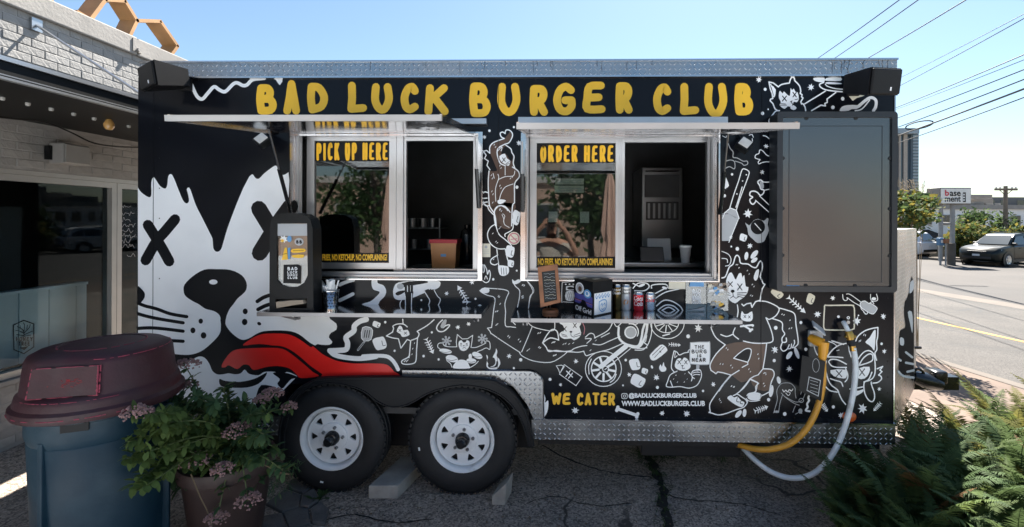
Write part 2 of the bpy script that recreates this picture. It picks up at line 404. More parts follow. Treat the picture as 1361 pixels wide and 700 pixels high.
def asphalt_cracks(m, scale, wd, col):
    n = m.node_tree.nodes; l = m.node_tree.links; b = n['Principled BSDF']; src = b.inputs['Base Color'].links[0].from_socket
    tc = n.new('ShaderNodeTexCoord'); nz = n.new('ShaderNodeTexNoise'); nz.inputs['Scale'].default_value = 2.2; nz.inputs['Detail'].default_value = 6
    l.new(tc.outputs['Object'], nz.inputs['Vector']); mx = n.new('ShaderNodeMixRGB'); mx.blend_type = 'ADD'; mx.inputs[0].default_value = .35
    l.new(tc.outputs['Object'], mx.inputs[1]); l.new(nz.outputs['Color'], mx.inputs[2])
    v = n.new('ShaderNodeTexVoronoi'); v.feature = 'DISTANCE_TO_EDGE'; v.inputs['Scale'].default_value = scale; l.new(mx.outputs[0], v.inputs['Vector'])
    mr = n.new('ShaderNodeMapRange'); mr.inputs[1].default_value = wd*.4; mr.inputs[2].default_value = wd; mr.inputs[3].default_value = 1; mr.inputs[4].default_value = 0
    l.new(v.outputs['Distance'], mr.inputs[0])
    n2 = n.new('ShaderNodeTexNoise'); n2.inputs['Scale'].default_value = .9; l.new(tc.outputs['Object'], n2.inputs['Vector'])
    cr = n.new('ShaderNodeMapRange'); cr.inputs[1].default_value = .42; cr.inputs[2].default_value = .55; l.new(n2.outputs['Fac'], cr.inputs[0])
    mu = n.new('ShaderNodeMath'); mu.operation = 'MULTIPLY'; l.new(mr.outputs[0], mu.inputs[0]); l.new(cr.outputs[0], mu.inputs[1])
    # fine pale aggregate
    vo = n.new('ShaderNodeTexVoronoi'); vo.inputs['Scale'].default_value = 95; l.new(tc.outputs['Object'], vo.inputs['Vector'])
    ag = n.new('ShaderNodeMapRange'); ag.inputs[1].default_value = 0; ag.inputs[2].default_value = 1; ag.inputs[3].default_value = .45; ag.inputs[4].default_value = 1.75
    sx = n.new('ShaderNodeSeparateColor'); l.new(vo.outputs['Color'], sx.inputs[0]); l.new(sx.outputs[0], ag.inputs[0])
    hs = n.new('ShaderNodeHueSaturation'); l.new(src, hs.inputs['Color']); l.new(ag.outputs[0], hs.inputs['Value'])
    fx = n.new('ShaderNodeMixRGB'); l.new(mu.outputs[0], fx.inputs[0]); l.new(hs.outputs[0], fx.inputs[1]); fx.inputs[2].default_value = (*col, 1); l.new(fx.outputs[0], b.inputs['Base Color'])
asphalt_cracks(K['asphalt'], .8, .008, (.055, .048, .042))
K['road'] = mat('worn_road_asphalt', (.056, .050, .044), .85, 0, .18, .7, bump=.5, bscale=60, col2=(.040, .037, .033), c2scale=.5, c2lo=.5, c2hi=.64)
asphalt_cracks(K['road'], .35, .012, (.04, .04, .04))
K['lot'] = mat('pale_lot_asphalt', (.060, .053, .047), .85, 0, .2, .5, bump=.4, bscale=60, col2=(.045, .041, .037), c2scale=.25, c2lo=.5, c2hi=.62)
K['concrete'] = mat('concrete', (.115, .096, .078), .85, 0, .18, 2.5, bump=.4, bscale=50)
K['paintline'] = mat('yellow_road_paint', (.50, .27, .035), .7, 0, .35, 4)
K['brickwalk'] = mat('tan_pavement', (.13, .09, .066), .85, 0, .25, 3.0, bump=.4, bscale=40)

b = MB()
ss = [-300, -40, 0, .16, .17, 11, 40, 400]; ts = [-300, -30, 0, 30, 300, 900]
b.add([GP(s, t) for s in ss for t in ts], [(i*6+j, (i+1)*6+j, (i+1)*6+j+1, i*6+j+1) for i in range(len(ss)-1) for j in range(5)])
struct(b.build('ground', 'asphalt', None, fix=False))
strip('road', 'road', .45, 7.6, .004)
strip('gutter', 'concrete', .18, .45, .005)
strip('driveway_apron', 'concrete', 7.6, 8.5, .006)
strip('parking_lot', 'lot', 8.5, 20.9, .004)
strip('centre_line', 'paintline', 3.22, 3.34, .008)
strip('pavement', 'brickwalk', -1.5, -.01, .006, -6, 60)
def kerb(name, m, s0, s1, h, t0, t1, L):
    root = None; t = t0; me = None
    for k in range(int((t1-t0)/L)):
        a = t0+k*L; q = MB()
        if me is None:
            q.cbox(0, s1-s0, .004, L-.004, -.06, h, .018); o = q.build(name, m); me = o.data; root = o; struct(o)
        else:
            o = bpy.data.objects.new('kerb_stone', me); COL.objects.link(o); o.parent = root; o.location = (0, k*L, 0)
    p = GP(s0, t0); root.location = (p.x, p.y, gz(s0-.01 if s0 < 1 else s0)); root.rotation_euler = (0, 0, RA); return root
kerb('kerb', 'concrete', 0.0, .16, .012, -4, 20, 2.0)
kerb('far_kerb', 'concrete', 20.9, 21.1, .14, -8, 44, 2.0)
strip('far_verge', 'concrete', 21.1, 60, .05, -20, 120)
K['bounce_ground'] = mat('pale_bounce_ground', (.55, .59, .62), .85, 0, .1, 1.5, bump=.3, bscale=50)
b = MB(); b.add([(-40, -60, .004), (4.4, -60, .004), (4.4, -1.75, .004), (-40, -1.75, .004)], [(0,1,2,3)]); struct(b.build('bounce_ground', 'bounce_ground', None, fix=False))  # unseen pale ground, added to bounce sunlight onto the shaded trailer side
# broken slabs of old paving by the rear wheel
K['slab'] = mat('broken_paving', (.105, .10, .096), .9, 0, .3, 6, bump=.8, bscale=60)
def slab(pts, h):
    q = [PZ(x, y, 0) for x, y in pts]; c = sum(q, Vector())/len(q); q = [c+(p-c)*.96 for p in q]
    b = MB(); n = len(q); top = [p+Vector((0, 0, h)) for p in q]; inn = [c+(p-c)*.93+Vector((0, 0, h+.006)) for p in q]
    b.add(q+top+inn, [(i, (i+1)%n, n+(i+1)%n, n+i) for i in range(n)]+[(n+i, n+(i+1)%n, 2*n+(i+1)%n, 2*n+i) for i in range(n)]+[tuple(range(2*n, 3*n))])
    return b.build('paving_fragment', 'slab')
frags = [([(352,672),(378,652),(402,660),(398,676),(375,684)], .012), ([(402,660),(418,652),(424,668),(410,678),(398,676)], .018), ([(375,684),(398,676),(410,678),(414,698),(385,708)], .010),
         ([(412,679),(426,669),(438,680),(432,700),(415,698)], .015), ([(340,690),(375,684),(384,708),(350,716)], .014), ([(386,640),(404,636),(416,650),(402,658),(380,650)], .012), ([(385,709),(414,699),(420,716),(392,724)], .012)]
for i, (q, h) in enumerate(frags):
    o = slab(q, h); tag(o, 'small broken slab of old grey paving beside the rear trailer wheel', 'paving', 'broken paving slabs by the rear wheel')

# ================================================================== brick shop on the left
BX = -4.2
K['brick'] = mat('painted_brick', (.30, .294, .284), .8, 0, .12, 14, rnd=.10, bump=.5, bscale=45)
K['mortar'] = mat('painted_mortar', (.29, .284, .274), .9, 0, .15, 10, bump=.5, bscale=60)
K['cap'] = mat('parapet_concrete', (.29, .277, .26), .85, 0, .12, 4, bump=.3, bscale=40)
K['canopy'] = mat('black_canopy_metal', (.004, .0045, .005), .5, 0, .2, 4, spec=.2)
K['shopframe'] = mat('shop_window_frame', (.40, .39, .37), .45, .4, .08, 6)
K['shopdark'] = mat('shop_interior', (.02, .024, .028), .8, 0, .3, 2)
K['counter'] = mat('pale_counter_plank', (.66, .76, .77), .6, 0, .10, 5, rnd=.10)
shop = empty('brick_shop', 'single storey white painted brick shop with black metal canopy and dark windows', 'building', (BX, 1.0, 0))
b = MB()
Y0, Y1 = -3.5, 9.0
bx0, bx1 = BX-.30, BX-.0045
b.box(bx0, bx1, Y0, Y1, 0, .50); b.box(bx0, bx1, Y0, Y1, 2.17, 3.42); b.box(bx0, bx1, Y0, -1.2, .50, 2.17); b.box(bx0, bx1, 2.7, Y1, .50, 2.17)
b.box(bx0-.0, bx1-7, Y0-.0, Y0+.2, 0, 3.42)
b.build('wall', 'mortar', shop)
b = MB(); b.cbox(BX-.34, BX+.035, Y0, 1.56, 3.42, 3.60, .012); b.cbox(BX-.34, BX+.03, 1.575, Y1, 3.42, 3.597, .012); b.build('parapet_cap', 'cap', shop)
b = MB(); b.box(BX-.02, BX+.045, 1.50, 1.60, 3.45, 3.575); b.tube([(BX+.05, 1.55, 3.47), (BX+.07, 1.55, 3.47)], .02); b.build('cap_bracket', 'cap', shop)
# bricks, one by one
bm = MB(); bm.cbox(-.03, 0, -.0985, .0985, -.0305, .0305, .004); proto = bm.build('brick', 'brick', shop); nb = 0
def brick_at(y, z, L=1.0):
    global nb
    o = proto if nb == 0 else bpy.data.objects.new('brick', proto.data)
    if nb: COL.objects.link(o); o.parent = shop; o.matrix_parent_inverse = Matrix.Translation(-WLOC[shop.name])
    o.location = (BX+random.uniform(-.003, .002), y, z); o.rotation_euler = (0, random.uniform(-.012, .012), random.uniform(-.008, .008)); o.scale = (1, L, 1); nb += 1
for z0, z1 in ((2.70, 3.42), (2.19, 2.52), (.03, .50)):
    c = 0; z = z0+.033
    while z+.03 < z1+.012:
        y = .42 + (.101 if c % 2 else 0)
        while y < (2.45 if z0 > 2.6 else 1.85 if z0 > 2 else 1.2): brick_at(y, z); y += .203
        z += .0665; c += 1
# windows
wz0, wz1 = .54, 2.13
def shopwin(y0, y1, nm='shop_window'):
    r = MB(); t = .05; fn = lambda u, v, d: Vector((d, u, v))
    r.prism([(y0, wz0), (y1, wz0), (y1, wz1), (y0, wz1)], [[(y0+t, wz0+t), (y1-t, wz0+t), (y1-t, wz1-t), (y0+t, wz1-t)]], fn, BX-.02, BX-.11)
    o = r.build(nm, 'shopframe', shop)
    g = MB(); g.box(BX-.072, BX-.066, y0+t, y1-t, wz0+t, wz1-t); g.build('pane', 'shopglass', o); return o
w1 = shopwin(-1.15, 1.40); w2 = shopwin(1.405, 2.65)
b = MB(); b.box(BX-.05, BX+.02, -1.2, 2.7, .50, .535); b.build('window_sill', 'cap', shop)
b = MB(); b.box(BX-.14, BX-.01, -1.2, 2.7, 2.132, 2.168); b.build('window_lintel', 'shopframe', shop)
b = MB(); b.box(BX-2.6, BX-2.5, -3, 4, 0, 3); b.box(BX-2.5, BX-.31, -3, 4, -.0, .06); b.box(BX-2.5, BX-.31, -3, 4, 2.9, 3); b.box(BX-2.5, BX-.31, 3.9, 4, .06, 2.9); b.box(BX-2.5, BX-.31, -3, -2.9, .06, 2.9); b.build('shop_room', 'shopdark', shop)
# pale counter boards just behind the glass, with the shop's mark
yk = -.9; ck = None
cb = MB(); cb.box(BX-.33, BX-.31, yk, 1.36, .55, 1.16); cb.build('counter_back', 'shopdark', shop)
while yk < 1.30:
    c2 = MB(); c2.cbox(BX-.30, BX-.275, yk+.004, min(yk+.236, 1.36), .56, 1.155, .004); c2.build('counter_plank', 'counter', shop); yk += .24
b = MB(); b.box(BX-.36, BX-.262, -.9, 1.36, 1.156, 1.18); b.build('counter_top', 'counter', shop)
XC = BX-.272
def onc(x, y, o): return PX(x, y, XC+o)
a = Art((0, 220, 2.691), onc, .001)
a.L('k', 1.3, [(48,570),(85,553),(121,566),(121,648),(86,672),(50,658)], True)
for q in ([(85,618),(84,590),(62,575)], [(84,598),(66,590),(56,590)], [(85,595),(88,572),(84,562)], [(85,600),(104,580),(108,568)], [(86,605),(106,596),(116,592)], [(84,608),(60,604)], [(72,572),(74,583)], [(98,570),(96,585)], [(86,610),(110,606)]): a.S('k', .9, q)
a.F('k', [(70,651),(103,645),(87,660)], 1)
write(a, 'k', 'HONEY', 57, 117, 612, 628, 3.2); write(a, 'k', 'TREE', 66, 107, 629, 644, 3.2)
a.build('shop_mark', shop)
a = Art((0, 220, 2.691), lambda x, y, o: PX(x, y, BX-.062+o), .001)   # hand-written list on the glass
for k, (x0, x1, y) in enumerate(((425,472,150),(428,482,172),(422,470,195),(424,486,215),(420,480,236),(424,488,254),(428,470,272),(424,482,288),(416,430,322),(416,430,334),(455,484,322))):
    pts = []; x = x0; j = 0
    while x < x1: pts.append((x, y+random.uniform(-6, 6)-(8 if j % 5 == 0 else 0))); x += 4; j += 1
    a.S('g', .45, pts, False, 3)
a.build('window_writing', w2)
# interior shapes seen dimly through the glass
b = MB(); b.cbox(BX-1.6, BX-.9, -.2, .5, .06, 1.5, .02); b.box(BX-2.0, BX-1.2, .9, 1.6, .06, 1.9); b.box(BX-2.4, BX-1.9, -.5, 1.8, 1.9, 2.2); b.build('shop_furniture', 'shopdark', shop)
# canopy
cx1 = -3.02
b = MB(); b.box(BX-.01, cx1, Y0, 3.2, 2.56, 2.668); b.build('canopy', 'canopy', shop)
for nm, z0, z1, e in (('canopy_trim', 2.652, 2.676, .014), ('canopy_trim', 2.548, 2.562, .016), ('canopy_trim', 2.572, 2.578, .006)):
    q = MB(); q.box(cx1-.02, cx1+e, Y0, 3.21, z0, z1); q.build(nm, 'alu_white', shop)
p0 = PX(48, 33, BX+.01); p1 = PX(186, 124, cx1-.06)
b = MB(); b.tube([p0, p1], .011, 6); b.box(p0.x-.01, p0.x+.01, p0.y-.04, p0.y+.04, p0.z-.05, p0.z+.05); b.build('canopy_rod', 'alu_white', shop)
K['lamp'] = mat('soffit_lamp', (.42, .42, .40), .3)
for x, y in ((3,138),(37,146),(68,152),(98,158),(125,163),(171,173)):
    q = PX(x, y, -3.52); m = MB(); m.lathe([(.0, -.010), (.011, -.008), (.014, 0), (.014, .012)], 10, Matrix.Translation((q.x, q.y, 2.548))); m.build('soffit_lamp', 'lamp', shop)
# bulb and drooping wire
q = PX(145, 165, -3.46)
bulb = empty('string_light', 'amber glass bulb hanging under the black shop canopy', 'bulb', (q.x, q.y, q.z))
K['bulb'] = mat('amber_bulb', (.62, .36, .12), .12, 0, coat=.5)
m = MB(); m.lathe([(.0, -.045), (.02, -.042), (.033, -.02), (.034, 0), (.024, .025), (.016, .04)], 14, Matrix.Translation(q)); m.build('glass_bulb', 'bulb', bulb)
m = MB(); m.lathe([(.016, .04), (.017, .075), (.012, .09), (0, .09)], 10, Matrix.Translation(q)); m.tube([q+Vector((0, 0, .085)), Vector((q.x, q.y, 2.562))], .004, 5); m.build('socket', 'blackplastic', bulb)
m = MB(); m.tube(crom([tuple(PX(x, y, -3.9)) for x, y in ((-30,152),(20,158),(60,162),(95,176),(125,190),(160,195),(200,196))], 5), .007, 5)
tag(m.build('hanging_cable', 'blackplastic'), 'thin black cable drooping below the shop canopy', 'cable')
# wall box (small loudspeaker)
q0 = PX(81, 189, BX+.12); q1 = PX(117, 221, BX+.12)
ws = empty('wall_speaker', 'small pale grey box loudspeaker fixed on the brick above the shop window', 'speaker', (BX, q0.y, q1.z))
K['spkgrey'] = mat('grey_speaker_case', (.26, .255, .245), .6, 0, .06, 10, bump=.2, bscale=150)
m = MB(); m.cbox(BX+.012, BX+.14, q0.y, q1.y, q1.z, q0.z, .012); m.build('case', 'spkgrey', ws)
m = MB(); m.cbox(BX+.142, BX+.15, q0.y+.012, q1.y-.012, q1.z+.012, q0.z-.012, .003); m.build('grille', 'spkgrey', ws)
m = MB(); m.box(BX+.0, BX+.05, q0.y-.02, q0.y-.002, q1.z+.03, q0.z-.03); m.build('bracket', 'blackplastic', ws)
# wooden honeycomb on the parapet
hc = empty('honeycomb_sculpture', 'open wooden honeycomb cells standing on the shop parapet', 'sculpture', (BX-.1, 1.3, 3.6))
HX = BX-.06
def hexplank(a, c):
    A = PX(*a, HX); C = PX(*c, HX); d = (C-A).normalized(); n = Vector((0, -d.z, d.y)); t = .017; m = MB(); vs = []
    for X in (HX-.17, HX):
        for p, e in ((A, -.008), (C, .008)):
            for s in (-t, t): q = p+d*e+n*s; vs.append((X, q.y, q.z))
    m.add(vs, [(0,1,3,2),(4,6,7,5),(0,2,6,4),(1,5,7,3),(0,4,5,1),(2,3,7,6)]); m.build('plank', 'wood', hc)
for a_, c_ in (((121,26),(141,-1)),((141,-1),(167,1)),((167,1),(183,27)),((183,27),(172,50)),((183,27),(214,28)),((214,28),(237,61)),((237,61),(226,76)),((100,-24),(121,-26)),((72,6),(60,-14)),((121,26),(104,16))): hexplank(a_, c_)
# cracks in the asphalt
K['crack'] = mat('asphalt_crack', (.018, .016, .014), .95)
def crack(pts, wd):
    q = crom([(float(x), float(y)) for x, y in pts], 5); jig = []
    for i, (x, y) in enumerate(q):
        p = PZ(x, y, .004); jig.append((p.x+random.uniform(-.008, .008), p.y+random.uniform(-.008, .008)))
    vs, fs = ribbon(jig, wd); b = MB(); b.add([(v[0]+random.uniform(-wd, wd)*.3, v[1]+random.uniform(-wd, wd)*.3, .0042) for v in vs], fs); o = b.build('ground_crack', 'crack', None, fix=False); return struct(o)
crack([(850,596),(866,612),(872,632),(882,650),(880,668),(888,690),(884,712)], .05); crack([(722,592),(752,608),(790,622),(828,630),(866,634)], .012); crack([(872,655),(920,664),(975,668),(1030,682)], .008); crack([(700,668),(742,660),(790,672),(838,668)], .007); crack([(420,692),(470,684),(520,694),(575,690)], .009)

# ================================================================== food trailer
TX0, TX1 = P(183, 300).x, P(1188, 300).x
TZ1 = P(690, 80).z; TZR = P(690, 101).z; TZB = P(900, 559).z; TZT = P(900, 585).z
TW = 2.1
tr = empty('food_trailer', 'black tandem axle food trailer with cat mural, serving windows and tread plate trim', 'food trailer', ((TX0+TX1)/2, 1.0, 0))
FN = lambda u, v, d: Vector((u, d, v))
def rc(x0, x1, y0, y1, Y):
    a = P(x0, (y0+y1)/2, Y).x; b_ = P(x1, (y0+y1)/2, Y).x; c = P((x0+x1)/2, y1, Y).z; d = P((x0+x1)/2, y0, Y).z; return a, b_, c, d
def rect(r): return [(r[0], r[2]), (r[1], r[2]), (r[1], r[3]), (r[0], r[3])]
HL = rc(391, 637, 179, 369, 0); HR = rc(699, 951, 180, 371, 0)
nx0, nx1, nz = P(380, 560).x, P(703, 560).x, P(540, 512).z
m = MB()
m.prism([(TX0, TZB), (nx0, TZB), (nx0, nz), (nx1, nz), (nx1, TZB), (TX1, TZB), (TX1, TZR), (TX0, TZR)], [rect(HL)[::-1], rect(HR)[::-1]], FN, 0, .05)
wall = m.build('side_wall', 'black', tr)
m = MB(); m.box(TX0, TX0+.04, .052, TW-.042, TZB, TZ1-.03); m.box(TX1-.04, TX1, .052, TW-.042, TZB, TZ1-.03); m.box(TX0, TX1, TW-.04, TW, TZB, TZ1-.03); m.build('body_shell', 'black', tr)
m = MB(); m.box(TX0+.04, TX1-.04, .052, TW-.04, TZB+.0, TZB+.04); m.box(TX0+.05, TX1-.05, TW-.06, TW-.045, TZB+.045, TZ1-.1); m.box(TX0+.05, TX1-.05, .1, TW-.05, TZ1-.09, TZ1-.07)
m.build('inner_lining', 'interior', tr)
# roof edge and roof
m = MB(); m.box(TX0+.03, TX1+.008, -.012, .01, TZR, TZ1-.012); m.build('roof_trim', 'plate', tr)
m = MB(); m.box(TX0+.025, TX1+.012, -.022, .012, TZR-.012, TZR-.0005); m.box(TX0+.025, TX1+.012, -.02, .03, TZ1-.0115, TZ1); m.build('roof_trim_lip', 'alu', tr)
m = MB(); m.box(TX0+.02, TX1, .031, TW, TZ1-.03, TZ1-.002); m.build('roof', 'alu_white', tr)
for x, wd in ((540, 14), (1000, 8), (1140, 22), (730, 10), (640, 6)):
    q = P(x, 80, .2); m = MB(); m.cbox(q.x-wd/400, q.x+wd/400, .1, .3, TZ1-.002, TZ1+.022, .006); m.build('roof_fitting', 'alu_white', tr)
for k in range(26):                                             # drips of old sealant on the roof trim
    x = P(random.choice([random.uniform(440, 660), random.uniform(660, 870), random.uniform(1090, 1180)]), 90).x; L = random.uniform(.025, .085)
    m = MB(); pts = crom([(x+random.uniform(-.004, .004), -.0135, TZ1-.012-L*t/4) for t in range(5)], 2); m.tube(pts, .0017, 4); m.build('sealant_drip', 'steel_dull', tr)
# corner posts and lower trim
m = MB(); m.box(TX1-.002, TX1+.006, -.006, .05, TZB, TZR-.012); m.build('corner_trim', 'alu', tr)
px_l = P(722, 556).x
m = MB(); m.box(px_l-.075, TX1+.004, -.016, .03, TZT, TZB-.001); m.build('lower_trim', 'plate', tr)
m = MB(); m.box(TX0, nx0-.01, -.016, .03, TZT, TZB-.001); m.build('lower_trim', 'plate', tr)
m = MB(); m.box(px_l, TX1+.006, -.026, -.003, TZB, TZB+.010); m.build('trim_lip', 'alu', tr)
m = MB(); m.box(TX0, nx0-.01, -.026, -.003, TZB, TZB+.010); m.build('trim_lip', 'alu', tr)
pl = [(535,491),(705,492.5),(713,495),(719,500),(722,508),(722.5,557),(716,582),(711,560),(700,536),(682,513),(640,501),(535,499)]
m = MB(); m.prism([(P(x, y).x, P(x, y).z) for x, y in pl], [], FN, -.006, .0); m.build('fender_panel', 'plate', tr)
pts = [P(x, y, -.008) for x, y in pl[:6]]
m = MB(); m.tube(pts, .005, 5); m.build('panel_edge', 'alu', tr)
# chassis beneath
m = MB(); z1 = TZT
m.box(TX0+.05, nx0-.06, .05, .13, z1-.10, z1+.08); m.box(nx1+.06, TX1-.05, .05, .13, z1-.06, z1+.08); m.box(TX0+.05, TX1-.05, 1.9, 1.98, z1-.10, z1+.08)
for x in (TX0+.4, TX0+1.0, nx1+.2, nx1+.8, nx1+1.4): m.box(x, x+.07, .13, 1.9, z1-.02, z1+.06)
m.build('chassis', 'chassis', tr)
m = MB(); r = rc(852, 985, 585, 607, .12); m.cbox(r[0], r[1], .12, .55, r[2], r[3]+.05, .01); m.build('grey_water_tank', 'chassis', tr)
m = MB(); m.box(nx0-.02, nx1+.02, .30, .34, .16, nz+.05); m.box(nx0-.02, nx1+.02, .052, .30, nz+.002, nz+.05); m.box(nx0-.04, nx0-.004, .052, .3, TZT, nz); m.box(nx1+.004, nx1+.04, .052, .3, TZT, nz); m.build('wheel_well', 'chassis', tr)
# fender over the two wheels
fo = [(371,600),(372,570),(380,540),(394,520),(412,508),(432,503),(530,502),(640,505),(663,510),(683,524),(698,548),(706,575),(709,592)]
fi = [(703,592),(696,566),(684,543),(665,525),(640,515),(612,512),(585,517),(566,524),(545,536),(523,541),(503,534),(486,521),(466,513),(440,509),(414,513),(396,528),(384,550),(378,575),(377,600)]
Yf = -.055
q = [(P(x, y, Yf).x, P(x, y, Yf).z) for x, y in fo+fi]
m = MB(); m.prism(q, [], FN, Yf, Yf+.012); fen = m.build('fender', 'fender', tr)
qo = [(P(x, y, Yf).x, P(x, y, Yf).z) for x, y in crom([tuple(map(float, p)) for p in fo], 3)]
m = MB(); n_ = len(qo)
m.add([(x, Yf+.012, z) for x, z in qo]+[(x, -.001, z) for x, z in qo], [(i, i+1, n_+i+1, n_+i) for i in range(n_-1)], True)
m.add([(x, Yf+.012, z-.006) for x, z in qo]+[(x, -.001, z-.006) for x, z in qo], [(i, i+1, n_+i+1, n_+i) for i in range(n_-1)], True); m.build('fender_top', 'fender', fen, fix=False)
m = MB(); m.tube([(x, Yf-.002, z) for x, z in qo], .008, 6); m.build('fender_roll', 'fender', fen)
qi = [(P(x, y, Yf).x, P(x, y, Yf).z) for x, y in crom([tuple(map(float, p)) for p in fi], 3)]
m = MB(); m.tube([(x, Yf-.002, z) for x, z in qi], .006, 6); m.build('fender_roll', 'fender', fen)
# wheels
WR = .335
def make_wheel():
    A = Matrix.Rotation(R(90), 4, 'X')          # lathe axis z -> -y (outwards)
    m = MB(); disc = []
    fn = lambda u, v, d: Vector((u, -d, v))
    holes = []
    for k in range(8):
        a = 2*math.pi*k/8+.2; h = []
        for (r_, da) in ((.148, -.17), (.152, -.13), (.153, 0), (.152, .13), (.148, .17), (.112, .05), (.108, 0), (.112, -.05)): h.append((r_*math.cos(a+da), r_*math.sin(a+da)))
        holes.append(h[::-1])
    m.prism([(.168*math.cos(2*math.pi*k/48), .168*math.sin(2*math.pi*k/48)) for k in range(48)], holes, fn, .062, .050)
    m.lathe([(.168, .050), (.168, .062), (.176, .066), (.180, .045), (.187, .030), (.190, .078), (.197, .092), (.208, .098), (.213, .094), (.213, .084), (.198, .080), (.196, -.08), (.205, -.09)], 48, A)
    m.lathe([(.098, .0625), (.094, .072), (.085, .075), (.048, .076), (.048, .06)], 32, A)
    wh = m.build('wheel', 'rimwhite', None)
    m = MB(); pr = [(.186, .086), (.205, .100), (.26, .106), (.295, .102), (.318, .088), (.333, .070), (.3335, .062), (.328, .058), (.328, .052), (.3345, .048), (.335, .012), (.329, .009), (.329, .003), (.335, 0), (.335, -.045), (.329, -.049), (.329, -.055), (.333, -.07), (.318, -.088), (.29, -.10), (.186, -.086)]
    m.lathe(pr, 56, A); link(m.build('tyre', 'rubber'), None) if False else None
    t = m.build('tyre', 'rubber', wh)
    m = MB()
    for k in range(56):                             # tread shoulder blocks
        a = 2*math.pi*k/56; Mx = Matrix.Rotation(a, 4, 'Y'); m.box(-.011, .011, -.090, -.066, .322, .3335, Mx)
    m.build('tread', 'rubber', wh)
    m = MB()
    m.box(-.008, .012, -.1075, -.1062, -.268, -.258)
    m.build('tyre_mark', 'white', wh)
    m = MB(); m.lathe([(.048, .06), (.046, .10), (.038, .112), (.030, .114), (.029, .150), (.022, .158), (0, .158)], 20, A); m.build('hub', 'blackgloss', wh)
    for k in range(5):
        a = 2*math.pi*k/5+.3; q = MB(); q.lathe([(.011, .07), (.011, .088), (.006, .094), (0, .094)], 6, A @ Matrix.Translation((.07*math.cos(a), .07*math.sin(a), 0)), False); q.build('lug_nut', 'steel_dull', wh)
    m = MB(); m.lathe([(.0, .03), (.19, .03), (.19, -.08)], 32, A); m.build('brake_drum', 'chassis', wh)
    for o_ in [wh]+[c for c in wh.children if c.name.split('.')[0] in ('hub', 'lug_nut', 'brake_drum')]:
        for v in o_.data.vertices: v.co.x *= .92; v.co.z *= .92
    return wh
wh = make_wheel(); wh2 = copy_tree(wh)
for o, px, rz in ((wh, 440, 12), (wh2, 614, 80)):
    p = P(px, 594, -.03); o.parent = tr; o.matrix_parent_inverse = Matrix.Translation(-WLOC[tr.name]); o.scale = (1.07, 1.0, 1.07); o.location = (p.x, .068, WR*1.07-.006); o.rotation_euler = (0, R(rz), 0)
# V-nose of tread plate and tongue
NA = Vector((TX1+.93, 1.05, 0)); nzT = 1.73
NB = Vector((TX1, .03, 0)); ndir = (NA-NB).normalized(); nn = Vector((ndir.y, -ndir.x, 0))
m = MB(); zb = TZT+.02
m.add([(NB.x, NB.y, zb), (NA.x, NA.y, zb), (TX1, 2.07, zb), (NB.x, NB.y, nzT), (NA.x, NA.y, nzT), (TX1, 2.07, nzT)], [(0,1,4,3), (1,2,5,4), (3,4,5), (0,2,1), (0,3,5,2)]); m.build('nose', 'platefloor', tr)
def onn(x, y, o):
    d = ray(x, y); t = (NB-CAM).dot(nn)/d.dot(nn); return CAM+d*t+nn*o
z_ = (1080, 330, 3.334)
a = Art(z_, onn, .002)
a.F('k', [(432,150),(446,150),(447,565),(430,560),(400,560),(380,550),(383,500),(380,450),(385,380),(392,360),(408,352),(410,330),(405,290),(408,240),(420,215),(430,180)], 2)
a.F('w', [(432,150),(446,140),(446,180),(430,200),(428,180)], 2); a.F('w', [(420,282),(438,280),(443,330),(440,375),(430,330)], 2); a.F('w', [(386,395),(402,400),(402,428),(386,425)], 3)
for q in ([(412,460),(440,482)], [(412,506),(444,512)], [(418,546),(446,540)], [(378,490),(388,496)]): a.S('w', 3, q)
a.S('w', 3, [(378,545),(400,565),(446,572)])
K['noseink'] = mat('matt_black_wrap', (.008, .008, .010), .8, 0, .2, 20, spec=.05); K['nosewhite'] = mat('matt_white_wrap', (.6, .62, .63), .8, spec=.05); a.build('nose_mural', tr, ['nosewhite', 'noseink'])
m = MB(); zt = TZT+.08
m.box(NA.x-.3, NA.x+.32, 1.0, 1.1, zt-.08, zt+.03); c = Vector((NA.x+.16, 1.05, 0))
m.build('tongue', 'blackgloss', tr)
p = P(1232, 498, 1.05)
m = MB(); m.tube([P(1212, 500, 1.0), P(1228, 505, 1.0), P(1250, 512, 1.0)], [.05, .07, .045], 10); m.tube(crom([tuple(P(x, y, .98)) for x, y in ((1205,520),(1216,492),(1226,493),(1230,505))], 4), .011, 6); m.cbox(p.x+.02, p.x+.13, .98, 1.12, p.z-.06, p.z+.05, .02); m.build('tongue_jack', 'blackgloss', tr); m = MB(); m.tube([P(1212, 462, 1.0), P(1224, 462, 1.0)], .012, 6); m.build('jack_handle', 'blackgloss', tr)
m = MB(); q = P(1128, 553, 0); m.lathe([(.034, 0), (.034, .012), (.026, .022), (0, .025)], 16, Matrix.Translation((q.x, -.001, q.z)) @ Matrix.Rotation(R(90), 4, 'X'), sx=1.25)
K['amber'] = mat('amber_lens', (.55, .10, .02), .2, 0, coat=.6); m.build('marker_light', 'amber', tr)
for k in range(70):                             # rivets along the wall edges
    if k < 8: q = P(212, 130+k*40, 0)
    elif k < 16: q = P(1180, 396+(k-8)*21, 0)
    else: q = P(240+(k-16)*17, 555, 0) if k > 40 else P(232+(k-16)*32, 106, 0)
    if k >= 41 and q.x < P(730, 555).x: continue
    m = MB(); m.lathe([(.0045, 0), (.0035, .002), (0, .0025)], 6, Matrix.Translation(q) @ Matrix.Rotation(R(90), 4, 'X')); m.build('rivet', 'blackplastic', wall)

